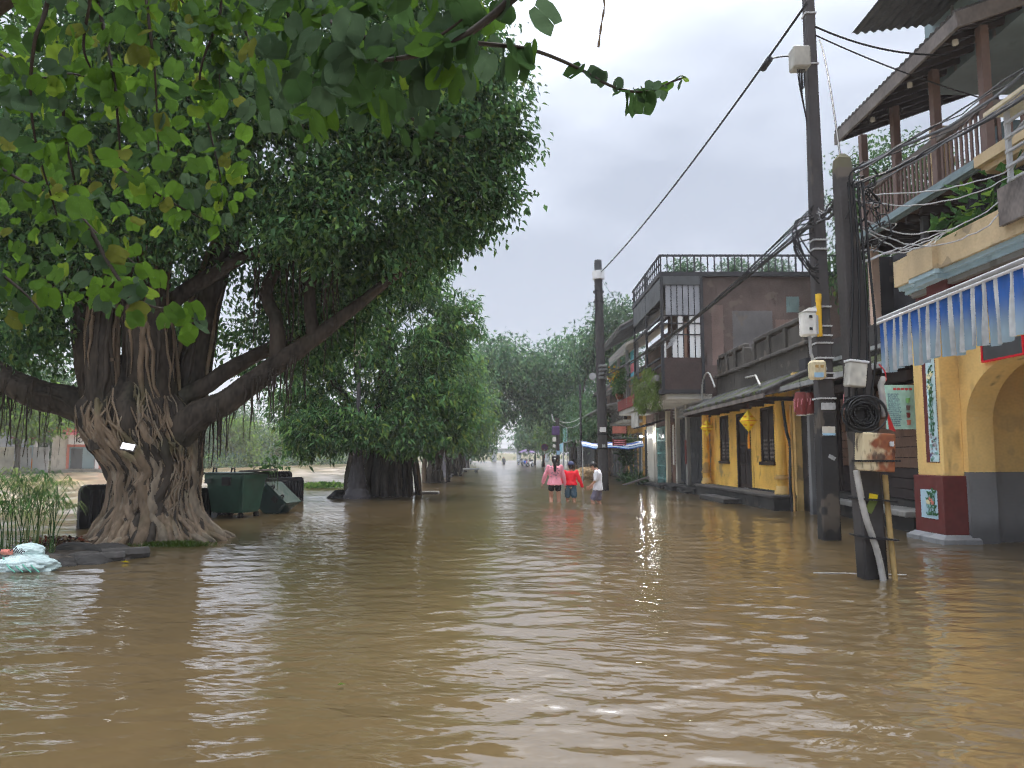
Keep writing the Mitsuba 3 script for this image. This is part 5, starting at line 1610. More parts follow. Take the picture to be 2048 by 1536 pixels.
    blobs = [((-1.25, 12, 6.7), (1.55, 1.9, 1.0), 2600), ((-.7, 12.2, 6.35), (1.1, 1.3, .55), 1500), ((-1.0, 12.2, 5.55), (1.1, 1.4, .75), 1700), ((-1.5, 12, 4.95), (.8, 1.2, .5), 900), ((-1.6, 12.2, 8.3), (1.6, 2, 1.4), 2600),
             ((-2.7, 12, 7.3), (1.8, 2.2, 1.6), 4200), ((-3.4, 12.6, 5.4), (1.9, 2.1, 1.3), 4200), ((-2.4, 13, 4.7), (1.2, 1.4, .9), 2000), ((-5.3, 12.5, 8.2), (3, 3.4, 1.9), 8500), ((-5.0, 12.8, 5.9), (2.4, 2.3, 1.3), 4200),
             ((-8.6, 12.5, 6.8), (3, 3, 2.5), 8000), ((-8.2, 12.8, 4.3), (2.2, 2.4, 1.2), 3600), ((-3.4, 13.4, 3.75), (1.4, 1.4, .75), 1900), ((-10.6, 13, 4.2), (2.4, 2.4, 1.9), 3800), ((-9.2, 13.4, 2.9), (1.3, 1.3, .7), 1100),
             ((-2.5, 10.9, 4.75), (1.4, .8, .9), 2200), ((-3.7, 10.7, 6.3), (1.9, .9, 1.2), 3000), ((-1.7, 11.0, 6.2), (1.2, .9, .9), 2000), ((-5.2, 10.4, 7.4), (2.0, 1.0, 1.2), 2600), ((-7.3, 10.6, 5.6), (1.8, 1.0, 1.2), 2400), ((-4.3, 12.9, 4.5), (1.3, .9, .7), 1600), ((-.55, 12, 7.4), (.9, 1.1, .6), 1200), ((-6.4, 11.0, 4.5), (1.5, .5, .8), 1300), ((-5.1, 11.0, 4.9), (1.1, .5, .8), 1000), ((-7.6, 11.1, 4.2), (.9, .5, .6), 600), ((-.25, 12.1, 6.5), (.7, .9, .4), 700), ((-.35, 12.1, 5.55), (.55, .8, .4), 500), ((-.6, 12.1, 7.9), (.6, .8, .5), 600), ((-6.4, 13.6, 4.0), (1.7, 1.4, 1.0), 1900), ((-4.4, 13.8, 3.3), (1.3, 1.1, .6), 1000), ((-4.6, 12.6, 10.6), (4.4, 3.6, 1.5), 7000), ((-1.9, 12.4, 9.9), (1.5, 1.8, .9), 1500), ((-7.6, 11.2, 3.3), (.9, .8, .5), 500)]
    crown(part(t, 'crown'), [(c, r_, int(n * 1.75)) for c, r_, n in blobs], 5, .125, .5, FIG, per=11, droop=.5, spread=.15, gap=.47, gap_scale=1.15, bright=(.6, 1.8))
    labels[t + '__crown'] = {'label': 'dark glossy foliage of small drooping leaves', 'kind': 'stuff'}


banyan()


def fig_tree(label, x, y, trunk_r, blobs, seed, size, aspect, mats, per=9, trunk_h=3.0, roots=10, group=None, name='fig_tree', trunk_mat='barkdark', gap=.42, gs=.9, bright=(.6, 1.35), droop=.45, spread=None):
    t = thing(name, label, 'tree', group)
    r = np.random.default_rng(seed)
    c = np.mean([b[0] for b in blobs], 0)
    top = np.array([c[0] * .6 + x * .4, c[1] * .6 + y * .4, max(trunk_h, c[2] * .8)])
    limb(t, 'trunk', [(x, y, -.6), (x, y, .3), (x + .05, y, trunk_h * .5), tuple(top)], trunk_r, trunk_r * .35, (trunk_mat, .7), 11, .01, seed)
    for k in range(roots):
        a = r.uniform(0, 6.28)
        rr = trunk_r * r.uniform(.85, 1.5)
        tb(t, 'prop_root', curve([(x + rr * math.cos(a) * 1.1, y + rr * math.sin(a), -.5), (x + rr * math.cos(a) + r.normal(0, .09), y + rr * math.sin(a), r.uniform(.6, 1.0)), (x + rr * .7 * math.cos(a + .3), y + rr * .7 * math.sin(a + .3), 2.4)], 4), r.choice([.025, .04, .06, .11]) * r.uniform(.8, 1.3), (r.choice(['barkdark', 'bark', 'twig', 'barkdark']), .8), 6, 'bark_skin', caps=False)
    for k, (bc, br, n) in enumerate(blobs):
        bc = np.array(bc)
        s = top * .35 + np.array([x, y, trunk_h * .7]) * .65
        limb(t, 'limb', [tuple(s), tuple((s + bc) / 2 + [0, 0, -.25]), tuple(bc + np.array(br) * [0, 0, .4])], trunk_r * .32, .03, (trunk_mat, .6), 6, .02, seed + k, 4)
    crown(part(t, 'crown'), blobs, seed, size, aspect, mats, per, droop, spread or size * 1.5, gap, gs, bright)
    labels[t + '__crown'] = {'label': 'leafy crown', 'kind': 'stuff'}
    return t


F2 = [('figleaf', 4), ('figlight', 3), ('figleaf2', 2.5), ('figyellow', .7)]
fig_tree('broad fig tree with long drooping leaves and prop roots behind the green bins', -4.25, 24.9, .8,
         [((-4.4, 25, 4.7), (3.2, 2.8, 3.0), 11000), ((-2.7, 24.4, 3.3), (1.75, 1.9, 1.75), 5200), ((-6.6, 24.5, 3.0), (1.5, 1.6, 1.3), 2600), ((-2.25, 25, 5.7), (1.3, 1.5, 1.5), 2600), ((-4.1, 25, 7.6), (2.3, 2.4, 1.5), 4200),
          ((-4.6, 22.9, 2.15), (2.3, 1.0, .85), 3400), ((-3.0, 22.8, 1.9), (1.3, .8, .7), 1500), ((-6.0, 23.0, 1.9), (1.1, .8, .7), 1300), ((-6.7, 24.2, 4.9), (1.4, 1.4, 1.2), 1800), ((-2.0, 24.0, 2.2), (1.0, 1.0, .7), 900)], 12, .25, .3, F2, per=12, trunk_h=2.2, roots=34, gap=.455, gs=1.0, spread=.13, bright=(.7, 2.0))
ROW = 'street trees in a row along the left side of the flooded street'
F3 = [('figlight', 3), ('farleaf', 3), ('farleaf2', 2.5), ('figyellow', .6)]
fig_tree('bright green street tree just past the broad fig, trunk standing in water', -3.85, 37.4, .62, [((-2.9, 37, 4.3), (2.2, 2.3, 3.0), 6000), ((-3.6, 37, 6.6), (2.0, 2.2, 1.8), 2600), ((-1.9, 36.5, 2.8), (1.1, 1.3, 1.0), 1500)], 13, .27, .34, F3, trunk_h=1.9, roots=8, group=ROW, name='street_tree', gap=.42, gs=1.2, bright=(.8, 2.1), spread=.16)
fig_tree('second street tree behind the bright green one, darker and rounder', -4.1, 50.5, .55, [((-3.2, 50.5, 4.4), (2.4, 2.5, 2.8), 4600), ((-2.4, 50, 2.6), (1.3, 1.5, 1.0), 1200)], 14, .33, .36, F3, trunk_h=2.0, roots=8, group=ROW, name='street_tree', gap=.38, gs=1.4)
FAR = [('farleaf', 4), ('farleaf2', 3), ('farleaf3', 3)]
fig_tree('tall spreading tree whose dark crown reaches out over the street', -4.2, 62, .6, [((-1.2, 62, 8.6), (4.2, 4.5, 2.6), 6500), ((-3.4, 62, 6.0), (3.2, 3.6, 3.0), 4600), ((1.2, 62, 7.4), (2.4, 3, 1.5), 2300), ((-1.6, 62, 5.0), (2, 2.6, 1.4), 1800)], 15, .4, .42, FAR, trunk_h=4, roots=0, group=ROW, name='street_tree', gap=.4, gs=1.6, bright=(.6, 2.0))
fig_tree('far low tree at the left kerb beyond the spreading tree', -5.0, 82, .5, [((-4.9, 82, 4.6), (3.0, 3, 3.2), 3600), ((-4.0, 80, 2.6), (2.0, 2, 1.3), 1200)], 16, .45, .42, FAR, trunk_h=2.6, roots=0, group=ROW, name='street_tree', gap=.34, gs=1.6)
fig_tree('farthest pale green tree on the left of the street, before the bridge', -8.5, 125, .5, [((-8.2, 125, 5.2), (3.6, 4, 4.6), 3600)], 17, .6, .45, [('farleaf2', 3), ('figlight', 2)], trunk_h=2.6, roots=0, group=ROW, name='street_tree', gap=.34, gs=2)
RR = 'trees in a row along the right side of the far street'
fig_tree('large tree behind the slim far pole, crown over the right side of the street', 5.2, 64, .45, [((4.3, 64, 8.0), (3.6, 4, 3.4), 6500), ((2.3, 62, 5.8), (2.0, 2.4, 1.7), 2200), ((5.0, 61, 4.4), (2.2, 2.2, 1.5), 1800), ((6.4, 58, 9.5), (2.6, 3, 1.8), 2400)], 18, .42, .42, FAR, trunk_h=3.5, roots=0, group=RR, name='roadside_tree', gap=.4, gs=1.5, bright=(.6, 2.1))
fig_tree('roadside tree with a slim dark trunk right of the street, second from the big one', 3.6, 88, .22, [((3.8, 88, 5.4), (3.2, 3, 3.2), 3400), ((2.4, 87, 3.6), (1.7, 1.7, 1.3), 1000)], 19, .46, .42, FAR, trunk_h=2.6, roots=0, group=RR, name='roadside_tree', gap=.36, gs=1.5, bright=(.6, 2.0))
fig_tree('roadside tree furthest down the right side of the street', 3.4, 112, .22, [((4.4, 112, 6.2), (3.6, 3, 4.2), 3000), ((2.6, 110, 3.4), (1.9, 2, 1.4), 900)], 20, .55, .42, FAR, trunk_h=2.6, roots=0, group=RR, name='roadside_tree', gap=.34, gs=1.6)
fig_tree('roadside tree low and leafy behind the no parking sign', 4.6, 76, .25, [((4.3, 76, 3.6), (1.9, 2, 1.8), 1900)], 22, .4, .42, [('farleaf2', 3), ('figlight', 2), ('figyellow', .5)], trunk_h=2, roots=0, group=RR, name='roadside_tree', gap=.34, gs=1.4)
fig_tree('roadside tree nearest the awnings, drooping leaves over the shop fronts', 5.6, 49, .2, [((5.0, 48, 3.3), (1.0, 2.6, .8), 1300), ((5.3, 52, 4.6), (1.2, 2.2, 1.0), 1200)], 23, .34, .34, [('farleaf', 3), ('figleaf', 2), ('farleaf2', 2)], trunk_h=2.6, roots=0, group=RR, name='roadside_tree', gap=.38, gs=1.1)
fig_tree('bushy tree rising behind the slate roof left of the brown house', 9.2, 56, .3, [((7.9, 56, 11.3), (1.9, 2.4, 2.2), 2300), ((8.2, 56, 8.0), (1.7, 2.2, 2.2), 1600), ((6.9, 58, 8.6), (1.2, 1.6, 1.2), 700)], 24, .36, .42, FAR, trunk_h=6, roots=0, name='garden_tree', gap=.36, gs=1.4)
fig_tree('leafy tree seen through the open timber balcony', 13.2, 25, .3, [((12.4, 24, 10.1), (1.9, 1.8, 1.9), 5200), ((11.3, 24, 8.0), (1.0, 1.2, 1.9), 2400), ((14.2, 24, 9.4), (1.4, 1.6, 1.3), 2000), ((12.6, 24, 7.4), (1.6, 1.2, 1.4), 2000)], 25, .16, .5, FIG, trunk_h=6, roots=0, name='garden_tree', gap=.43, gs=.8)
# far bank, across the river
BANK = 'trees lining the far bank of the river'
tones = [('dark', FAR), ('mid green', [('farleaf', 2), ('farleaf2', 4)]), ('lime green', [('limeleaf', 3), ('figlight', 2)])]
spec = [(-36.5, 45, 3.6, 7.5, 0, 'spreading tree with a forked dark trunk on the far bank at the left edge'), (-34.5, 52.5, 3.0, 6.2, 2, 'lime green tree on the far bank behind the papyrus'), (-37, 58, 3.6, 8.5, 1, 'rounded tree on the far bank left of the pink shop front'),
        (-37.5, 68, 3.8, 8.8, 0, 'dark tall tree on the far bank behind the banyan trunk'), (-35.5, 76, 3.0, 7.0, 1, 'mid green tree on the far bank just right of the banyan trunk'), (-37, 84, 3.8, 8.5, 0, 'dark tree on the far bank above the green bin'),
        (-33.5, 90, 2.6, 5.6, 2, 'lime green low tree on the far bank above the tilted bin'), (-36, 97, 3.8, 8.6, 1, 'broad mid green tree on the far bank above the low wall'), (-32.6, 106, 2.8, 5.4, 2, 'pale weeping lime tree on the far bank left of the fig trunk'),
        (-34, 116, 4.0, 8.4, 0, 'dark tree on the far bank, second from the right'), (-30, 132, 4.2, 8.2, 1, 'rightmost tree on the far bank near the fig trunk'), (-38, 38.5, 3.6, 7.8, 1, 'far bank tree half outside the left edge of the photo'), (-25, 158, 5, 8.5, 0, 'hazy distant tree at the river bend behind the fig trunk')]
for k, (x, y, w, h, tone, lab) in enumerate(spec):
    fig_tree(lab, x, y, .3, [((x, y, h * .72), (w * 1.1, w, h * .27), 3600)] if k in (0, 1, 2, 11) else [((x, y, h * .6), (w * 1.15, w, h * .42), 4600), ((x + w * .5, y - .8, h * .32), (w * .8, w * .6, h * .26), 1700), ((x - w * .4, y - .5, h * .3), (w * .8, w * .6, h * .24), 1500)], 40 + k, .42, .5, tones[tone][1], per=8, trunk_h=h * .3, roots=0, group=BANK, name='riverside_tree', trunk_mat='trunkgrey', gap=.36, gs=1.3)

# ---------------------------------------------------------------- the orchid tree whose leafy boughs hang in front
BR = {
    'b1': [(-1.31, 2.2, 2.81), (-1.26, 2.2, 2.61), (-1.22, 2.2, 2.45), (-1.2, 2.2, 2.3), (-1.21, 2.25, 2.18)],
    'b2': [(-1.25, 2.4, 2.94), (-1.22, 2.4, 2.73), (-1.22, 2.45, 2.6), (-1.22, 2.5, 2.35)],
    'b3': [(-1.49, 3.0, 3.35), (-1.4, 3.0, 3.22), (-1.31, 3.0, 3.11), (-1.28, 3.1, 3.03), (-1.26, 3.1, 2.88)],
    'b4': [(-1.24, 2.0, 2.7), (-1.19, 2.0, 2.61), (-1.26, 2.1, 2.5), (-1.28, 2.2, 2.46)],
    'b5': [(-1.23, 1.9, 2.6), (-1.25, 1.9, 2.47), (-1.27, 1.9, 2.4), (-1.34, 2.0, 2.31), (-1.38, 2.1, 2.2), (-1.37, 2.2, 2.02)],
    'b6': [(-1.9, 2.5, 2.79), (-1.68, 2.5, 2.62), (-1.6, 2.6, 2.68), (-1.53, 2.7, 2.7)],
    'b7': [(-1.64, 2.6, 2.77), (-1.61, 2.6, 2.47), (-1.62, 2.7, 2.3), (-1.58, 2.7, 2.13)],
    'b8': [(-1.42, 2.6, 2.34), (-1.31, 2.6, 2.26), (-1.27, 2.7, 2.24), (-1.18, 2.8, 2.2)],
    'b9': [(-1.8, 2.4, 2.31), (-1.59, 2.4, 2.19), (-1.53, 2.5, 2.17), (-1.41, 2.5, 2.05), (-1.28, 2.5, 1.95)],
    'b10': [(-1.27, 2.2, 1.98), (-1.17, 2.2, 1.82), (-1.09, 2.2, 1.75), (-1.05, 2.3, 1.75), (-0.98, 2.3, 1.72)],
    'b11': [(-1.77, 2.4, 1.97), (-1.6, 2.4, 1.84), (-1.53, 2.4, 1.77)],
    'b12': [(-1.12, 2.8, 3.22), (-1.05, 2.8, 2.97), (-0.99, 2.8, 2.82), (-0.94, 2.9, 2.79), (-0.88, 3.0, 2.71), (-0.86, 3.0, 2.56)],
    'b13': [(-0.63, 2.1, 2.74), (-0.53, 2.0, 2.53), (-0.43, 1.9, 2.43), (-0.35, 1.9, 2.39), (-0.26, 1.9, 2.38), (-0.17, 1.9, 2.43), (-0.09, 1.9, 2.5)],
    'b14': [(0.05, 1.8, 2.5), (-0.06, 1.8, 2.4), (-0.16, 1.8, 2.33), (-0.26, 1.8, 2.3), (-0.38, 1.9, 2.35), (-0.51, 2.0, 2.45)],
    'b15': [(-0.17, 1.9, 2.4), (-0.06, 1.9, 2.39), (0.02, 1.95, 2.41), (0.09, 2.0, 2.42), (0.18, 2.0, 2.38), (0.29, 2.0, 2.32), (0.38, 2.0, 2.31), (0.45, 2.0, 2.34), (0.48, 2.0, 2.35)],
    'b16': [(-0.56, 2.4, 2.73), (-0.49, 2.4, 2.57), (-0.37, 2.4, 2.45), (-0.28, 2.5, 2.42), (-0.16, 2.5, 2.4)],
    'b17': [(-1.26, 3.0, 3.35), (-1.23, 3.0, 3.17), (-1.35, 3.1, 2.94), (-1.34, 3.2, 2.74), (-1.28, 3.2, 2.49), (-1.35, 3.3, 2.34)],
    'b18': [(-0.5, 2.2, 2.81), (-0.47, 2.2, 2.64), (-0.46, 2.3, 2.53), (-0.42, 2.3, 2.42)],
    'b19': [(-0.75, 2.3, 2.87), (-0.72, 2.3, 2.7), (-0.71, 2.4, 2.62), (-0.64, 2.4, 2.5)],
}


def orchid_leaf(r, mat):
    """A two-lobed, heart-based blade along +y from the stalk, width 1, folded a little along the midrib."""
    n = 9
    s = np.linspace(0, 1, n)
    notch = r.uniform(.74, .86)
    ox = np.interp(s, [0, .12, .3, .5, .7, .86, .95, 1], [.02, .25, .42, .49, .46, .34, .2, .03])
    oy = np.interp(s, [0, .12, .3, .5, .7, .86, .95, 1], [.0, -.06, .10, .38, .68, .92, .98, notch + .02])
    my = s * notch
    fold, cup = r.uniform(.05, .4), r.uniform(-.35, .25)
    V, UV = [], []
    cols = 4
    for sg in (-1, 1):
        for k in range(n):
            for c in range(cols):
                u = c / (cols - 1)
                x = ox[k] * u * sg
                y = my[k] * (1 - u) + oy[k] * u
                z = fold * abs(x) - cup * (y - .4) ** 2 + .03 * math.sin(9 * y + 3 * u + sg)
                V.append((x, y, z))
                UV.append((IDX[mat] + .5 + .45 * np.clip(x / .5, -1, 1) * .98, y))
    F = []
    for h, flip in ((0, False), (n * cols, True)):
        for k in range(n - 1):
            for c in range(cols - 1):
                q = [h + k * cols + c, h + k * cols + c + 1, h + (k + 1) * cols + c + 1, h + (k + 1) * cols + c]
                F.append(q[::-1] if flip else q)
    return np.array(V), np.array(F), np.array(UV)


def orchid_tree():
    t = thing('orchid_tree', 'overhanging orchid tree with large two lobed green leaves filling the upper left', 'tree')
    r = np.random.default_rng(77)
    limb(t, 'trunk', [(-3.4, -.6, -.6), (-3.3, -.5, 1.2), (-3.0, -.2, 2.6), (-2.2, .9, 3.6)], .2, .1, ('bark', .6), 10, 0, 1)
    limb(t, 'bough', [(-2.2, .9, 3.6), (-1.4, 1.6, 3.5), (-.6, 1.9, 2.95), (.1, 1.75, 2.62)], .07, .02, ('barkdark', .5), 8, 0, 2)
    limb(t, 'bough', [(-2.2, .9, 3.6), (-2.1, 2.1, 3.6), (-1.4, 2.6, 3.5), (-1.0, 2.9, 3.4)], .07, .02, ('barkdark', .5), 8, 0, 3)
    limb(t, 'bough', [(-2.2, .9, 3.6), (-2.3, 2.0, 3.1), (-2.0, 2.5, 2.85), (-1.6, 2.4, 2.9)], .06, .018, ('barkdark', .5), 8, 0, 4)
    for k, (name, p) in enumerate(BR.items()):
        r0 = .012 if name in ('b14', 'b13') else .0065
        tb(t, 'branch', curve(p, 5), np.linspace(r0, .0025, (len(p) - 1) * 5 + 1), ('twig', .5), 6, 'painted', caps=False)
    mats = ['orchid1', 'orchid2', 'orchid3', 'orchid4', 'orchid5', 'orchid6']
    proto = [mikit.ply((V, F), 'near_leaf_skin', smooth=True, uv=UV) for m in mats for V, F, UV in (orchid_leaf(r, m), orchid_leaf(r, m))]
    spots = []
    dens = dict(b15=0, b14=.042, b13=.045)
    for name, p in BR.items():
        c = curve(p, 12)
        seg = np.concatenate([[0], np.cumsum(np.linalg.norm(np.diff(c, axis=0), axis=1))])
        d = dens.get(name, .027)
        if d:
            for s in np.arange(0.02, seg[-1], d):
                q = np.array([np.interp(s, seg, c[:, i]) for i in range(3)])
                for _ in range(1 + (r.random() < .5)):
                    spots.append((q + r.normal(0, .035, 3), r.uniform(.062, .1) if name in ('b13', 'b14', 'b18', 'b19') else r.uniform(.045, .078)))
    # leaves of the bare-ended twig over the street, set one by one
    for q, L in (((-.02, 1.93, 2.40), .10), ((.01, 1.95, 2.405), .11), ((.03, 1.95, 2.41), .105), ((.055, 1.96, 2.43), .075), ((.195, 2.0, 2.385), .062), ((.21, 2.0, 2.37), .06), ((.25, 2.0, 2.37), .05), ((.285, 2.0, 2.345), .045),
                 ((.31, 2.0, 2.315), .055), ((.325, 2.0, 2.31), .075), ((.34, 2.0, 2.315), .05), ((.365, 2.0, 2.32), .055), ((.375, 2.0, 2.31), .072), ((.395, 2.0, 2.335), .05), ((.42, 2.0, 2.33), .045), ((.44, 2.0, 2.335), .04), ((.47, 2.0, 2.345), .03), ((.478, 2.0, 2.352), .022)):
        spots.append((np.array(q), L))
    # more blades through the depth of the upper left mass
    more = []
    for _ in range(420):
        y = r.uniform(2.6, 4.4)
        x, z = y * r.uniform(-.72, -.36), 1.3 + y * r.uniform(.2, .66)
        if (x / y > -.45 and (z - 1.3) / y < .33) or ((z - 1.3) / y < .3 and x / y > -.5):
            continue
        more.append((np.array([x, y, z]), r.uniform(.055, .085)))
    for _ in range(150):
        y = r.uniform(1.9, 2.7)
        u = r.uniform(-.37, -.02)
        lo = np.interp(u, [-.37, -.3, -.22, -.12, -.02], [.46, .44, .45, .50, .55])
        more.append((np.array([y * u, y, 1.3 + y * (lo + (.68 - lo) * r.random() ** .8)]), r.uniform(.07, .11)))
    allof = spots + more
    allof.sort(key=lambda s: -s[1] / s[0][1])
    far = []
    for k, (q, L) in enumerate(allof):
        q = np.asarray(q)
        ax = np.array([r.normal(0, .45), r.normal(0, .45), -1.0 + r.uniform(-.2, .75)])
        ax /= np.linalg.norm(ax)
        nrm = np.array([r.normal(0, .6), -.75 + r.normal(0, .5), r.normal(.25, .5)])
        nrm -= ax * (nrm @ ax)
        nrm /= np.linalg.norm(nrm)
        sx = np.cross(ax, nrm)
        M = np.eye(4)
        M[:3, 0], M[:3, 1], M[:3, 2], M[:3, 3] = sx * L * r.uniform(.85, 1.05), ax * L, nrm * L, q
        w = np.array([5, 5, 3.5, 3, 1.2, 1.2]) if q[0] / q[1] < -.36 else np.array([1.0, 2.5, 5, 7, .15, .0])
        i = r.choice(6, p=w / w.sum()) * 2 + r.integers(2)
        if k < 300:
            scene[part(t, 'leaf')] = {**proto[i], 'to_world': T(M)}
        else:
            far.append((i, M))
    V, F, UV, n = [], [], [], 0
    pv = [orchid_leaf(np.random.default_rng(5 + i), m) for i, m in enumerate(mats)]
    for i, M in far:
        a, f, uv = pv[i // 2]
        V.append(a @ M[:3, :3].T + M[:3, 3]); F.append(f + n); UV.append(uv); n += len(a)
    if far:
        k = part(t, 'foliage')
        scene[k] = mikit.ply((np.vstack(V), np.vstack(F)), 'near_leaf_skin', smooth=True, uv=np.vstack(UV))
        labels[k] = {'label': 'further smaller looking leaves deeper in the bough', 'kind': 'stuff'}
    print('orchid leaves', len(allof))
    # petioles of the twig and a dead hanging strand
    tb(t, 'spray_tip', curve([(.45, 2.0, 2.34), (.47, 2.0, 2.355), (.485, 2.0, 2.35)], 4), .002, ('leafgreen', .3), 5)


orchid_tree()
v = thing('dry_vine', 'dry brown strand of vine hanging into the sky at the top of the photo', 'vine')
tb(v, 'strand', curve([(.252, 2.0, 2.68), (.256, 2.0, 2.60), (.26, 2.0, 2.56), (.25, 2.0, 2.5), (.242, 2.0, 2.44)], 5), np.linspace(.002, .003, 21) * (1 + .4 * np.sin(np.arange(21) * 1.7)), ('bark', .6), 5)
# ---------------------------------------------------------------- left side: bins, wall, planter, debris
def wheelie_bin(label, at, R, mats, group, sc=1.0):
    t = thing('wheeled_bin', label, 'bin', group)
    R, at = np.asarray(R) * sc, np.asarray(at, float)

    def b(name, lo, hi, mat, bev=.02, par=t):
        c = (np.array(lo) + hi) / 2
        MB().box(lo, hi, mat, bev, R=R, at=R @ c + at).put(part(par, name))
    # tapered tub
    w0, w1, d0, d1, h = .42, .55, .36, .5, .92
    V = []
    for z, w, d in ((0, w0, d0), (.06, w0 + .03, d0 + .03), (h - .1, w1 - .01, d1 - .01), (h - .1, w1 + .02, d1 + .02), (h, w1 + .02, d1 + .02)):
        c = .06
        for x, y in ((-w + c, -d), (w - c, -d), (w, -d + c), (w, d - c), (w - c, d), (-w + c, d), (-w, d - c), (-w, -d + c)):
            V.append((x, y, z))
    V = np.array(V) @ R.T + at
    f = [[i * 8 + j, i * 8 + (j + 1) % 8, (i + 1) * 8 + (j + 1) % 8, (i + 1) * 8 + j] for i in range(4) for j in range(8)]
    MB().raw(V, f, (mats[0], .35)).raw(V[-8:], [[0, k, k + 1] for k in range(1, 7)], (mats[0], .3)).raw(V[:8], [[0, k + 1, k] for k in range(1, 7)], (mats[0], .3)).put(part(t, 'tub'))
    b('lid', (-.58, -.53, h), (.58, .53, h + .05), (mats[1], .3), .02)
    for s in (-1, 1):
        for x in (-.26, .26):
            if s < 0:
                m = MB().tube(np.array([(x - .05, -.48, h + .04), (x - .03, -.48, h + .15), (x + .04, -.48, h + .15), (x + .05, -.48, h + .04)]) @ R.T + at, .02, ('black', .2), 7)
                m.put(part(t, 'hinge'))
    b('side_handle', (.0, -.555, .66), (.24, -.52, .86), ('wallblack', .3), .012)
    b('lift_pocket', (-.5, -.545, .7), (-.3, -.52, .82), (mats[1], .3), .012)
    b('rib', (.53, -.5, .2), (.56, -.44, .8), (mats[0], .3), .01)
    for x, y in ((-.38, -.3), (.38, -.3), (-.38, .3), (.38, .3)):
        p = np.array([x, y, -.06])
        tb(t, 'wheel', [R @ (p + [-.025, 0, 0]) + at, R @ (p + [.025, 0, 0]) + at], .075, ('lightgrey' if (x < 0 and y < 0) else 'black', .2), 12)
    return t


BG = 'green wheeled rubbish bins beside the banyan'
wheelie_bin('upright green wheeled rubbish bin right of the banyan trunk', (-5.98, 16.4, .1), rotz(-.30), ('bingreen', 'binlid'), BG, .88)
wheelie_bin('dark green rubbish bin tipped over on its side against the upright bin', (-5.62, 17.5, .02), rotz(-.25) @ roty(.70), ('bin3', 'binlid'), BG, .62)
k = thing('board', 'weathered brown board lying on top of the upright green bin', 'board')
MB().box((-.28, -.3, -.02), (.28, .3, .02), ('woodgrey', .8), .005, R=rotz(-.2) @ roty(-.06), at=(-5.55, 16.5, .985)).put(part(k, 'plank'))


def low_wall():
    wl = [('dark low concrete wall with a rounded corner left of the banyan trunk', (-7.75, 13.6), (-6.6, 14.6), .78, True, False),
          ('short dark low wall between the banyan trunk and the bins', (-6.95, 14.4), (-6.3, 17.2), .62, False, False),
          ('dark low concrete wall with a rounded corner right of the bins', (-6.7, 19.2), (-6.0, 21.8), .70, False, True),
          ('low dark wall piece standing behind the right low wall', (-7.6, 20.6), (-6.75, 23.2), .84, False, True)]
    for lab, a, b, h, ra, rb in wl:
        t = thing('low_wall', lab, 'wall', 'dark low walls along the river edge')
        a, b = np.array(a), np.array(b)
        L = np.linalg.norm(b - a)
        d = (b - a) / L
        c = .12
        outl = [(0, -.6), (L, -.6)] + ([(L, h - c), (L - .035, h - .035), (L - c, h)] if rb else [(L, h)]) + ([(c, h), (.035, h - .035), (0, h - c)] if ra else [(0, h)])
        R = np.array([[d[0], 0, -d[1]], [d[1], 0, d[0]], [0, 1, 0]])
        MB().poly(outl, .2, ('wallblack', .8), R, (a[0], a[1], 0)).put(part(t, 'slab'), 'plaster')
        n = int(L / .16)
        for k in range(n):
            s = .1 + (L - .2) * (k + .5) / n
            p = a + d * s
            nrm = np.array([d[1], -d[0]])
            MB().box((-.025, -.02, -.3), (.025, .02, h - .1), ('wallblack', .7), .01, rz=math.atan2(d[1], d[0]), at=(p[0] + nrm[0] * .01, p[1] + nrm[1] * .01, h / 2 - .2)).put(part(t, 'rib'), 'plaster')


low_wall()


def lamp_post(label, x, y, s=1.0):
    t = thing('lamp_post', label, 'lamp post', 'ornate lamp posts along the left side of the street')
    prof = [(0.0, -.5), (.42, -.5), (.42, .10), (.36, .12), (.36, .22), (.31, .26), (.27, .34), (.30, .42), (.27, .5), (.21, .75), (.155, 1.05), (.13, 1.3), (.12, 1.38), (.15, 1.4), (.15, 1.46), (.10, 1.5), (.085, 1.9), (.075, 2.6), (.065, 3.6)]
    MB().lathe([(a * s, b * s) for a, b in prof], (x, y, 0), ('lampgrey', .5), 18).put(part(t, 'base'))
    for k in range(12):
        a = k * math.pi / 6
        pts = [(x + (rr + .004) * s * math.cos(a), y + (rr + .004) * s * math.sin(a), zz * s) for rr, zz in ((.27, .5), (.21, .75), (.155, 1.05), (.13, 1.3))]
        tb(t, 'flute', pts, np.array([.03, .022, .016, .012]) * s, ('lampgrey', .4), 6)
    tb(t, 'mast', [(x, y, 3.6 * s), (x, y, 4.3 * s)], .05 * s, ('lampgrey', .3), 8)
    MB().lathe([(.0, 4.3 * s), (.16 * s, 4.35 * s), (.2 * s, 4.6 * s), (.14 * s, 4.8 * s), (0, 4.86 * s)], (x, y, 0), ('offwhite', .2), 14).put(part(t, 'globe'))


lamp_post('ornate fluted grey lamp post at the foot of the broad fig tree', -4.78, 23.3)
lamp_post('second ornate lamp post further on, past the bright green street tree', -4.0, 45.5)
lamp_post('third small lamp post far down the left kerb', -4.6, 72)
k = thing('kerb_ring', 'dark rounded stone ring beside the nearest lamp post foot', 'stone ring')
MB().lathe([(.0, .26), (.18, .24), (.3, .12), (.42, .02), (.45, -.3)], (-5.35, 23.6, 0), ('wallblack', .5), 14).put(part(k, 'stone'), 'plaster')
k = thing('kerb_slab', 'pale low concrete edge under the prop roots right of the broad fig tree', 'slab')
bx(k, 'slab', (-3.6, 25.6, -.4), (-2.5, 26.2, .1), ('paleconc', .5), 'plaster', .02)


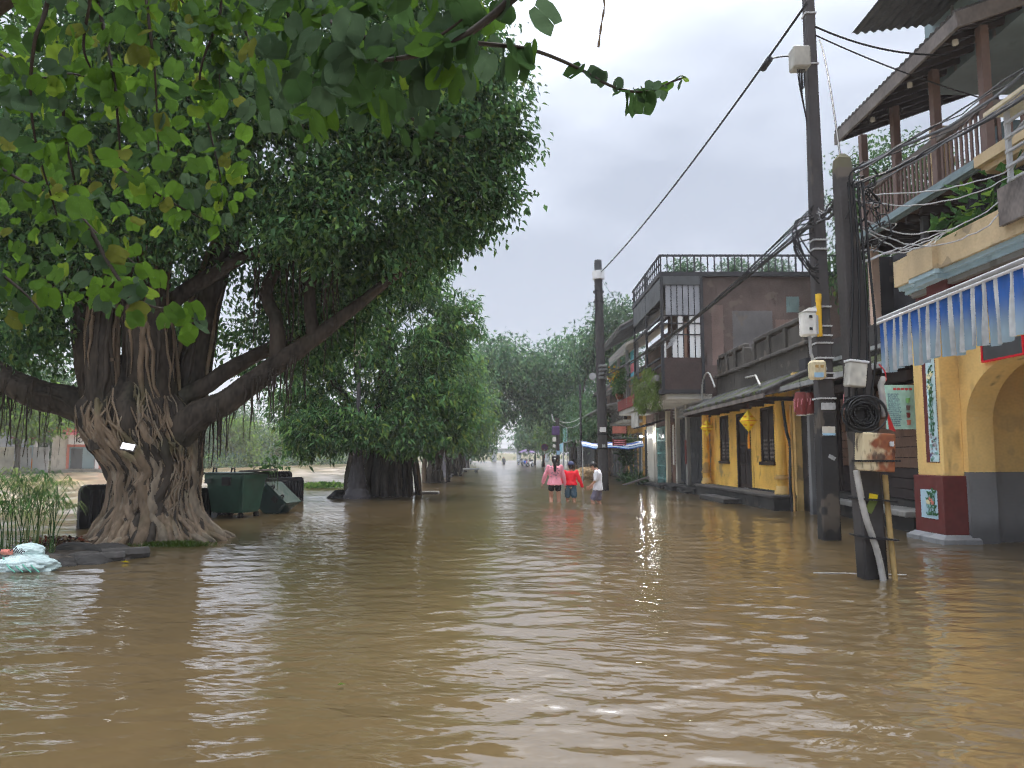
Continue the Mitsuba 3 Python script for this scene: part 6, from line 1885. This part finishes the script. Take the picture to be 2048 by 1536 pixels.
def papyrus(label, cx, cy, n, seed, rx, ry, h0, z0=.05):
    t = thing('papyrus_plant', label, 'plant')
    r = np.random.default_rng(seed)
    for k in range(n):
        x, y = cx + r.uniform(-rx, rx), cy + r.uniform(-ry, ry)
        h = h0 * r.uniform(.5, 1.12)
        lean = np.array([r.normal(0, .16) + (x - cx) * .35, r.normal(0, .14), 0]) * h
        top = np.array([x, y, z0 + h]) + lean
        mat = r.choice(['papyrus', 'papyrus2', 'leafgreen'])
        m = MB()
        m.tube(curve([(x, y, z0 - .1), (x + lean[0] * .25, y + lean[1] * .25, z0 + h * .5), top], 4), .0055, (mat, .3), 5)
        m.put(part(t, 'stalk'))
        q = r.integers(13, 18)
        a = np.linspace(0, 2 * np.pi, q, endpoint=False) + r.uniform(-.2, .2, q)
        L = r.uniform(.2, .38, q)
        V, F, UV = [], [], []
        for i in range(q):
            d = np.array([math.cos(a[i]), math.sin(a[i]), 0])
            s = np.array([-d[1], d[0], 0]) * .008
            e = r.uniform(.5, 1.5)
            p0, p1, p2 = top, top + d * L[i] * .55 + [0, 0, L[i] * .3 * e], top + d * L[i] + [0, 0, -L[i] * (.45 - .3 * e)]
            b = len(V)
            V += [p0, p1 - s, p1 + s, p2]
            F += [[b, b + 1, b + 2], [b + 2, b + 1, b + 3]]
            UV += [(IDX[mat] + .5, r.uniform(1.1, 2.2))] * 4
        scene[part(t, 'umbel')] = mikit.ply((np.array(V), np.array(F)), 'leaf_skin', uv=np.array(UV))


papyrus('clump of papyrus with thin radiating leaves in the planter at the left edge', -6.25, 9.75, 46, 3, .40, .3, .92)


def planter():
    t = thing('planter', 'ring of dark wet stones around the papyrus at the left edge', 'planter')
    r = np.random.default_rng(9)
    spots = [(-6.3, 9.2, .34), (-5.9, 9.1, .3), (-5.55, 9.18, .28), (-5.25, 9.4, .28), (-5.05, 9.65, .2), (-5.1, 9.95, .22), (-5.4, 10.2, .3), (-5.9, 10.3, .3), (-6.5, 9.5, .34), (-5.35, 9.1, .14), (-5.12, 9.3, .16)]
    for x, y, s in spots:
        m = trimesh.creation.icosphere(2, s)
        v = np.asarray(m.vertices)
        v = v * (1 + .3 * (vfbm(v * 5 + x, 3, 2) - .5)[:, None]) * [1.15, .8, .55]
        MB().raw(v + [x, y, -.02], m.faces, ('rock', .9), False).put(part(t, 'stone'), 'plaster')
    bx(t, 'soil', (-6.5, 9.3, -.3), (-5.2, 10.2, .06), ('barkdark', .8), bev=.05)
    k = thing('floating_timber', 'two wet dark timbers lying in the water right of the planter', 'timber')
    for a, b, rr in (((-5.3, 9.25, .05), (-4.85, 9.55, .05), .07), ((-5.1, 9.45, .08), (-4.7, 9.85, .06), .08)):
        MB().tube([a, b], rr, ('rock', .9), 7, flat=True).put(part(k, 'timber'))


planter()


def rubbish_bag():
    t = thing('rubbish_bag', 'crumpled pale green plastic rice bag caught on the planter stones', 'bag')
    for (c, s, seed) in (((-5.55, 8.72, .05), (.36, .2, .13), 1), ((-5.62, 8.86, .19), (.19, .12, .10), 2), ((-5.95, 8.75, .03), (.2, .15, .06), 3)):
        m = trimesh.creation.icosphere(4, 1.0)
        v = np.asarray(m.vertices)
        n = 1 + .5 * (vfbm(v * 2.3 + seed * 7, 4, seed) - .5) + .14 * np.abs(vfbm(v * 6 + seed, 3, seed + 4) - .5)
        v = v * n[:, None] * s
        v[:, 2] = np.maximum(v[:, 2], -s[2] * .6)
        MB().raw(v + c, m.faces, ('bag' if seed < 3 else 'baggreen', .5), False).put(part(t, 'sack'))
    R = rotx(1.15)
    for tx, h, at, mat in (('Thức', .06, (-5.72, 8.66, .235), 'charcoal'),):
        m = text_mesh(tx, h, .004, True)
        MB().mesh(m, (mat, .2), rotx(1.0) @ rotz(-.3), at).put(part(t, 'text'))
    m = MB().tube([(-5.86, 8.78, .2), (-5.72, 8.7, .21)], .035, ('petalpink', .3), 6)
    m.put(part(t, 'printed_seal'))
    m = MB()
    for k in range(4):
        m.tube(curve([(-5.75 + .1 * k, 8.62, .16 - .02 * k), (-5.6 + .09 * k, 8.5, .07), (-5.5 + .09 * k, 8.46, .02)], 4), .008, ('baggreen', .3), 5)
    m.put(part(t, 'green_print'))
    labels[t + '__green_print'] = {'label': 'green printed lines on the sack', 'kind': 'stuff'}


rubbish_bag()


def debris():
    t = thing('mirror', 'small bright broken mirror wedged between the banyan stems', 'mirror')
    R = rotz(.1) @ roty(.18) @ rotx(-.45)
    MB().box((-.105, -.012, -.06), (.105, .012, .06), ('woodgrey', .4), .004, R=R, at=(-5.62, 11.02, 1.43)).put(part(t, 'frame'))
    k = part(t, 'glass')
    m = MB().box((-.092, -.003, -.048), (.092, .003, .048), 'white', 0, R=R, at=np.array([-5.62, 11.02, 1.43]) + R @ [0, -.016, 0])
    m.put(k, 'silvered')
    r = np.random.default_rng(14)
    t = thing('litter', 'heap of dead leaves, sticks and rubbish washed against the left foot of the banyan', 'debris', kind='stuff')
    ch = []
    n = 420
    base = np.stack([r.normal(-6.75, .22, n), 11.2 + r.normal(0, .16, n), r.uniform(0, .1, n)], 1)
    ch.append(leaf_mesh(base, unit(r, n) * [1, 1, .3], unit(r, n) * .5 + [0, 0, 1], r.uniform(.05, .12, n), r.uniform(.03, .06, n), [('barkdark', 3), ('bark', 2), ('darkred', 1), ('paleconc', .7), ('rust', 1)], r))
    put_leaves(t, ch)
    t = thing('grass_patch', 'low patch of green grass at the right foot of the banyan', 'grass', kind='stuff')
    n = 2600
    x, y = r.normal(-5.0, .26, n), 11.1 + r.normal(0, .10, n)
    base = np.stack([x, y, 0 * x - .01], 1)
    put_leaves(t, [leaf_mesh(base, unit(r, n) * .6 + [0, -.1, 1], unit(r, n), r.uniform(.04, .11, n), r.uniform(.006, .012, n), [('grass', 3), ('weed', 1)], r)])
    t = thing('fruit', 'orange brown fallen fruit floating before the banyan roots', 'fruit')
    m = trimesh.creation.icosphere(2, .075)
    MB().raw(np.asarray(m.vertices) * [1.2, .9, .6] + [-5.72, 11.02, .02], m.faces, ('orange', .7), False).put(part(t, 'husk'))
    t = thing('fallen_leaf', 'single yellow leaf floating in front of the banyan', 'leaf')
    put_leaves(part(t, 'blade'), [leaf_mesh(np.array([[-4.75, 9.28, .018]]), np.array([[1., .2, 0]]), np.array([[0, 0, 1.]]), np.array([.1]), np.array([.05]), [('lantyellow', 1)], r)])
    t = thing('leaf_scrap', 'small floating scrap of leaf in the middle of the foreground water', 'leaf')
    put_leaves(part(t, 'blade'), [leaf_mesh(np.array([[-.98, 4.35, .02]]), np.array([[1., .4, 0.1]]), np.array([[0, 0, 1.]]), np.array([.05]), np.array([.03]), [('figyellow', 1)], r)])
    t = thing('water_weed', 'raft of green water hyacinth floating on the river left of the fig trunk', 'weeds', kind='stuff')
    n = 900
    base = np.stack([r.normal(-7.9, .55, n), 31.0 + r.normal(0, .45, n), r.uniform(0, .12, n)], 1)
    put_leaves(t, [leaf_mesh(base, unit(r, n) * .7 + [0, 0, .8], unit(r, n) * .8 + [0, -.4, .4], r.uniform(.1, .22, n), r.uniform(.06, .12, n), [('weed', 3), ('limeleaf', 1), ('leafgreen', 2)], r)])
    t = thing('young_plant', 'small leafy weed growing out behind the upright green bin', 'plant')
    n = 70
    base = np.stack([r.normal(-5.55, .2, n), 17.2 + r.normal(0, .1, n), .95 + r.uniform(0, .5, n) * r.random(n)], 1)
    put_leaves(part(t, 'leaves'), [leaf_mesh(base, unit(r, n) + [0, 0, .3], unit(r, n) + [0, -.3, .6], r.uniform(.08, .15, n), r.uniform(.05, .09, n), [('figleaf', 1), ('leafgreen', 2)], r)])
    for k in range(6):
        tb(t, 'stem', [(-5.6 + .05 * k, 17.3, -.2), (-5.65 + .06 * k, 17.2, 1.0 + .08 * (k % 3))], .008, ('leafgreen', .3), 4)
    t = thing('straw_heap', 'heap of tan straw and sacking floating behind the boy', 'straw')
    for c, s in (((4.3, 42.5, .1), (.9, .7, .55)), ((3.7, 41.8, .05), (.6, .5, .35)), ((4.9, 42.2, .1), (.5, .5, .5))):
        m = trimesh.creation.icosphere(3, 1.0)
        v = np.asarray(m.vertices)
        v = v * (1 + .5 * (vfbm(v * 3 + c[0], 3, 3) - .5))[:, None] * s
        MB().raw(v + c, m.faces, ('thatch', .9), False).put(part(t, 'mound'))
    n = 500
    base = np.stack([r.normal(4.2, .55, n), 41.7 + r.normal(0, .3, n), r.uniform(.05, .6, n)], 1)
    k = part(t, 'stalks')
    put_leaves(k, [leaf_mesh(base, unit(r, n), unit(r, n), r.uniform(.2, .5, n), r.uniform(.02, .03, n), [('thatch', 2), ('straw', 2)], r)])
    labels[k] = {'label': 'loose straw stalks', 'kind': 'stuff'}


scene['silvered'] = {'type': 'twosided', 'bsdf': {'type': 'roughconductor', 'material': 'Ag', 'alpha': 0.12}}
debris()


# ---------------------------------------------------------------- plants on the right side
def leafy(label, c, rad, n, L, asp, mats, seed, name='potted_plant', pot=None, droop=.2, cat='plant', stems=6):
    t = thing(name, label, cat)
    c = np.array(c, float)
    r = np.random.default_rng(seed)
    p = c + unit(r, n) * np.array(rad) * (r.random(n) ** .5)[:, None]
    d = (p - c) / np.array(rad)
    put_leaves(part(t, 'foliage'), [leaf_mesh(p, d * .8 + unit(r, n) * .6 + [0, 0, -droop], unit(r, n) * .6 + [0, 0, .8] + d * .4, L * r.uniform(.6, 1.3, n), L * asp * r.uniform(.8, 1.2, n), mats, r)])
    labels[t + '__foliage'] = {'label': 'leaves', 'kind': 'stuff'}
    for k in range(stems):
        a = c + [r.normal(0, rad[0] * .2), r.normal(0, rad[1] * .2), -rad[2] * 1.1]
        tb(t, 'stem', curve([a, (a + c) / 2 + r.normal(0, .06, 3), c + r.normal(0, 1, 3) * np.array(rad) * .5], 4), .012, ('leafgreen', .4), 5)
    if pot:
        x, y, z, rr, h, mat = pot
        MB().lathe([(0, 0), (rr * .75, 0), (rr, h * .9), (rr * 1.08, h * .92), (rr * 1.08, h), (rr * .9, h), (rr * .88, h * .9), (0, h * .9)], (x, y, z), (mat, .5), 14).put(part(t, 'pot'))
    return t


leafy('big leaved green plant on the roof terrace behind the beige parapet', (7.0, 10.6, 4.85), (.5, 1.2, .5), 190, .24, .6, [('leafgreen', 3), ('limeleaf', 2), ('figleaf', 2)], 61, pot=(7.05, 10.6, 4.12, .22, .3, 'rust'))
leafy('second leafy plant on the roof terrace, left under the dark canopy', (7.15, 11.7, 4.75), (.35, .4, .45), 110, .2, .6, [('leafgreen', 3), ('limeleaf', 1), ('figleaf', 2)], 62, pot=(7.15, 11.7, 4.12, .18, .25, 'rust'))
for k, (x, lab) in enumerate(((6.4, 'left clipped bush behind the roof railing of the brown house'), (8.2, 'middle bush behind the roof railing of the brown house'), (9.7, 'right bush behind the roof railing of the brown house'))):
    leafy(lab, (x, 27.2, 8.15), (.75, .5, .42), 700, .14, .45, [('farleaf', 3), ('farleaf2', 2), ('figleaf', 1)], 63 + k, name='roof_bush', cat='bush', pot=(x, 27.2, 7.66, .3, .25, 'concrete'))
k = thing('roof_cover', 'red sloped cover behind the roof railing between two bushes', 'cover')
MB().raw([(7.9, 29, 7.66), (9.1, 29, 7.66), (9.1, 30, 7.66), (7.9, 30, 7.66), (8.5, 29, 8.15), (8.5, 30, 8.15)], [[0, 1, 4], [1, 2, 5], [1, 5, 4], [2, 3, 5], [3, 0, 4], [3, 4, 5]], ('petalpink', .4)).put(part(k, 'cloth'))
r = np.random.default_rng(70)
t = thing('hanging_fern', 'pale green fern spilling from the box balcony of the brown house', 'plant')
n = 3400
b = np.stack([5.08 + r.normal(0, .10, n), r.uniform(25.9, 30.6, n), 4.35 - r.random(n) ** 1.3 * 1.15], 1)
b[:, 2] += .25 * np.sin(b[:, 1] * 2.1)
put_leaves(part(t, 'fronds'), [leaf_mesh(b, unit(r, n) * .5 + [-.2, 0, -.9], unit(r, n) + [-.5, -.5, .3], r.uniform(.1, .26, n), r.uniform(.015, .035, n), [('fern', 4), ('limeleaf', 1), ('papyrus2', 2)], r)])
labels[t + '__fronds'] = {'label': 'thin pale fronds', 'kind': 'stuff'}
bx(t, 'trough', (5.0, 25.9, 3.9), (5.12, 30.6, 4.1), ('concrete', .5))
leafy('balcony plants with orange blossoms above the red band', (5.1, 35.5, 4.8), (.25, 1.9, .65), 650, .2, .4, [('leafgreen', 3), ('figleaf', 2), ('figlight', 2)], 71, pot=(5.1, 35.5, 3.98, .2, .25, 'rust'))
t = thing('blossom', 'orange yellow flower cluster on the balcony above the red band', 'flowers', kind='stuff')
n = 150
put_leaves(t, [leaf_mesh(np.stack([5.0 + r.normal(0, .12, n), 36.2 + r.normal(0, .6, n), 5.2 + r.normal(0, .2, n)], 1), unit(r, n), unit(r, n), r.uniform(.08, .14, n), r.uniform(.06, .1, n), [('lantyellow', 2), ('orange', 2)], r)])
for (x, y, z, h, lab, sd) in ((5.75, 34.4, .15, 1.0, 'spiky dark leafed plant standing in the water before the green barred door', 72), (5.4, 36.0, .15, .9, 'spiky plant left of the one before the green barred door', 73), (5.65, 37.2, .9, 1.1, 'tall spiky plant with dark tufts beside the bright wall lamps', 74)):
    t = thing('spiky_plant', lab, 'plant')
    n = 120
    rr = np.random.default_rng(sd)
    c = np.array([x, y, z])
    for q in range(3 if z > .5 else 1):
        o = c + [0, 0, q * .45]
        d = unit(rr, n) + [0, 0, .7]
        put_leaves(part(t, 'rosette'), [leaf_mesh(np.tile(o, (n, 1)) + rr.normal(0, .04, (n, 3)), d, unit(rr, n) + [0, 0, .6], h * rr.uniform(.4, .75, n), rr.uniform(.035, .06, n), [('figleaf', 2), ('leafgreen', 2), ('figleaf2', 1)], rr)])
    tb(t, 'stem', [(x, y, -.4), (x, y, z + (.9 if z > .5 else .1))], .04, ('bark', .5), 7)
t = thing('fallen_pole', 'grey wooden pole lying aslant before the spiky plants', 'pole')
tb(t, 'shaft', [(4.9, 33.3, .02), (5.75, 31.8, .42)], .04, ('woodgrey', .5), 7)
leafy('hanging leaves drooping along the roof sheet above the shops', (4.9, 42, 3.2), (.35, 3.0, .5), 900, .22, .32, [('farleaf', 3), ('figleaf', 2), ('farleaf2', 2), ('cream', .4)], 76, name='climber', droop=.8)


# ---------------------------------------------------------------- far bank and the end of the street
def far_bank():
    xs, ys = np.meshgrid(np.linspace(0, 1, 14), np.linspace(20, 420, 60))
    edge = -33.2 + (ys - 55) * .095 + .6 * np.sin(ys * .21)
    edge = np.where(ys > 170, edge + (ys - 170) * .35, edge)
    X = edge - xs * 120
    Z = -.35 + 1.0 * np.clip(xs * 16, 0, 1) + 3.0 * xs + .25 * (vfbm(np.stack([X * .3, ys * .3, X * 0], -1), 3, 5) - .5)
    v = np.stack([X, ys, Z], -1).reshape(-1, 3)
    h, w = X.shape
    i, j = np.meshgrid(np.arange(h - 1), np.arange(w - 1), indexing='ij')
    q = np.stack([i * w + j + 1, i * w + j, (i + 1) * w + j, (i + 1) * w + j + 1], -1).reshape(-1, 4)
    m = MB()
    m.raw(v, q, ('bankmud', .8), False)
    m.put('river_bank')
    labels['river_bank'] = {'label': 'low muddy far bank of the river', 'kind': 'structure'}


far_bank()
rb = np.random.default_rng(83)
n = 9000
yy = rb.uniform(64, 175, n)
xx = -33.6 + (yy - 55) * .095 - rb.random(n) * 2.5
hh = (.4 + 1.9 * vfbm(np.stack([yy * .22, 0 * yy, 0 * yy], -1), 3, 8)) * rb.random(n)
labels['bank_shrub'] = {'label': 'low tangle of shrubs along the far bank of the river', 'kind': 'stuff'}
put_leaves('bank_shrub', [leaf_mesh(np.stack([xx, yy, hh], 1), unit(rb, n) + [0, 0, .3], unit(rb, n) + [.4, -.4, .6], rb.uniform(.25, .6, n), rb.uniform(.15, .3, n), [('farleaf', 3), ('farleaf3', 2), ('limeleaf', 1), ('figlight', 1)], rb)])


def bank_shop():
    t = thing('bank_shop', 'small pink and white shop with a name board across the river', 'shop')
    Rz = .51
    c = np.array([-33.8, 59.5, 0])

    def b(name, lo, hi, mat, par=t):
        R = rotz(Rz)
        m = (np.array(lo, float) + hi) / 2
        return MB().box(lo, hi, mat, 0, R=R, at=R @ m + c).put(part(par, name), 'plaster')
    b('wall', (-2.2, 0, -.3), (2.2, 3, 3.0), ('offwhite', .5))
    b('pink_frame', (-1.2, -.08, .3), (1.2, 0, 2.2), ('petalpink', .3))
    d = b('doorway', (-1.0, -.12, .3), (.75, -.08, 2.0), ('tealgrey', .3))
    b('door_leaf', (-.9, -.15, .3), (-.1, -.12, 1.9), ('slate', .3), d)
    b('white_post', (.78, -.2, .3), (1.05, -.1, 2.2), ('white', .2))
    s = b('name_board', (-1.1, -.35, 2.2), (1.3, -.25, 2.95), ('white', .2))
    R = rotz(Rz) @ rotx(math.pi / 2)
    for tx, mat, x in (('O', 'darkgrey', -.55), ('HOA', 'darkred', .0)):
        m = text_mesh(tx, .42, .02, True)
        MB().mesh(m, (mat, .1), R, rotz(Rz) @ np.array([x, -.36, 2.35]) + c).put(part(s, 'text'))
    b('awning', (-1.3, -.9, 2.95), (1.4, 0, 3.15), ('signpink', .4))
    b('roof', (-2.5, -.4, 3.2), (2.5, 3.4, 3.5), ('petalpink', .5))
    w = thing('bank_wall', 'pale wall of upright panels on the far bank at the left edge', 'wall')
    for k in range(9):
        p = np.array([-42 + k * .95, 51.0 + k * .5, .9])
        MB().box((-.5, -.1, -1.2), (.5, .1, .9), ('lightgrey' if k % 3 else 'offwhite', .5), .02, R=rotz(.48), at=p).put(part(w, 'panel'), 'plaster')
    s = thing('stall', 'blue and orange stall beside the pink shop across the river', 'stall')
    bx(s, 'counter', (-37.2, 56.6, .3), (-36.1, 57.6, 1.1), ('orange', .4))
    bx(s, 'cabinet', (-37.1, 57.0, 1.1), (-36.2, 57.6, 2.1), ('skyblue', .4))
    bx(s, 'post', (-36.0, 56.6, .2), (-35.8, 56.8, 2.6), ('white', .2))
    bx(s, 'roof', (-37.6, 56.3, 2.6), (-35.5, 58, 2.7), ('darkred', .4))
    h = thing('white_house', 'tall pale house behind the trees at the far left edge', 'house')
    bx(h, 'wall', (-51, 62, 0), (-42.2, 70, 9.5), ('lightgrey', .4), 'plaster')
    for k in range(3):
        for q in range(4):
            w = bx(h, 'window', (-50 + q * 2, 61.9, 1.5 + k * 2.7), (-49 + q * 2, 62, 3.2 + k * 2.7), ('charcoal', .3))
        bx(h, 'balcony', (-51, 61.2, 3.6 + k * 2.5), (-42, 62, 3.8 + k * 2.5), ('white', .3))
        for q in range(16):
            bx(h, 'railing_bar', (-50.8 + q * .55, 61.22, 3.8 + k * 2.5), (-50.7 + q * .55, 61.28, 4.7 + k * 2.5), ('white', .2))


bank_shop()


def bridge():
    t = thing('bridge', 'pale concrete bridge crossing the far end of the street', 'bridge')
    Y = 175
    bx(t, 'deck', (-40, Y, 2.2), (9, Y + 5, 2.9), ('bridge', .4), 'plaster')
    bx(t, 'kerb_band', (-40, Y - .3, 2.9), (9, Y, 3.15), ('white', .3), 'plaster')
    for k in range(24):
        bx(t, 'rail_post', (-39 + k * 2, Y - .25, 3.15), (-38.7 + k * 2, Y - .05, 4.0), ('white', .3))
    bx(t, 'rail', (-40, Y - .25, 4.0), (9, Y - .05, 4.15), ('white', .3))
    for x in (-30, -20, -10, -4.2, 1.6, 8):
        bx(t, 'pier', (x - .5, Y + .5, -1), (x + .5, Y + 4.5, 2.2), ('bridge', .5), 'plaster')
    for k, nth in zip((0, 1, 2, 3, 6, 7), ('leftmost', 'second from the left', 'third from the left', 'fourth from the left', 'just right of the street end', 'rightmost')):
        x, y, w, h = -58 + k * 12, 232 + 9 * (k % 3), 9, 9.5 + 2 * (k % 4)
        fig_tree('hazy tree on the skyline beyond the bridge, ' + nth, x, y, .4, [((x, y, h * .55), (w, 5, h * .5), 1500)], 90 + k, 1.0, .5, FAR, per=8, trunk_h=4, roots=0, group='hazy trees beyond the bridge', name='skyline_tree', trunk_mat='trunkgrey', gap=.3, gs=3)


bridge()


def motorbike(label, x, y, rz, mat):
    t = thing('motorbike', label, 'motorbike', 'motorbikes parked at the far right kerb')
    R, c = rotz(rz), np.array([x, y, -.05])

    def pt(*p):
        return R @ np.array(p) + c
    for yy in (-.6, .6):
        w = MB().tube([pt(-.05, yy, .27), pt(.05, yy, .27)], .28, ('black', .2), 14)
        k = w.put(part(t, 'wheel'))
        MB().tube([pt(-.055, yy, .27), pt(.055, yy, .27)], .15, ('steel', .2), 10).put(part(k, 'rim'))
    MB().tube([pt(0, -.65, .68), pt(0, -.1, .55), pt(0, .25, .45), pt(0, .45, .75)], [.13, .16, .15, .11], (mat, .3), 8).put(part(t, 'body'))
    MB().tube([pt(0, -.65, .82), pt(0, 0, .78)], [.11, .12], ('black', .2), 8).put(part(t, 'seat'))
    MB().tube([pt(0, .6, .3), pt(0, .45, .95)], .04, ('steel', .2), 6).put(part(t, 'fork'))
    MB().tube([pt(-.33, .38, 1.0), pt(0, .45, .96), pt(.33, .38, 1.0)], .025, ('black', .2), 6).put(part(t, 'handlebar'))
    MB().tube([pt(0, .48, .85), pt(0, .56, .85)], [.1, .08], ('white', .2), 9).put(part(t, 'headlight'))


for k, (x, y, a, mat, lab) in enumerate(((2.2, 92, 2.6, 'white', 'white motorbike parked nearest at the far right kerb'), (1.6, 97, 2.9, 'blue', 'blue motorbike behind the white one at the far kerb'), (1.9, 104, 2.4, 'red', 'red motorbike furthest along the far kerb'), (1.2, 109, 2.7, 'lightgrey', 'pale motorbike at the left end of the parked row'))):
    motorbike(lab, x, y, a, mat)
t = thing('umbrella', 'purple sun umbrella above the parked motorbikes at the far kerb', 'umbrella')
MB().lathe([(0.02, .5), (.5, .36), (1.0, .12), (1.2, 0.0)], (2.0, 99, 1.75), ('purple', .3), 10, True).put(part(t, 'canopy'))
tb(t, 'pole', [(2.0, 99, -.4), (2.0, 99, 2.25)], .03, ('steel', .2), 6)
t = thing('stone_bench', 'pale stone bench under the far left street trees', 'bench')
bx(t, 'seat', (-4.3, 60.0, .2), (-2.6, 60.6, .34), ('paleconc', .4), 'plaster', .02)
for x in (-4.1, -3.0):
    bx(t, 'leg', (x, 60.1, -.5), (x + .25, 60.5, .2), ('paleconc', .4), 'plaster', .02)
# ---------------------------------------------------------------- damp air: one closed box round the camera and everything built
scene['damp_air'] = {'type': 'homogeneous', 'albedo': {'type': 'rgb', 'value': [0.95, 0.96, 0.97]}, 'sigma_t': 0.0008}
scene['haze'] = {'type': 'cube', 'to_world': T().translate([0, 420, 26.4]).scale([440, 520, 28]), 'bsdf': {'type': 'null'}, 'interior': {'type': 'ref', 'id': 'damp_air'}}
scene['camera']['medium'] = {'type': 'ref', 'id': 'damp_air'}
labels['haze'] = {'label': 'thin damp haze over the flooded street', 'kind': 'stuff'}
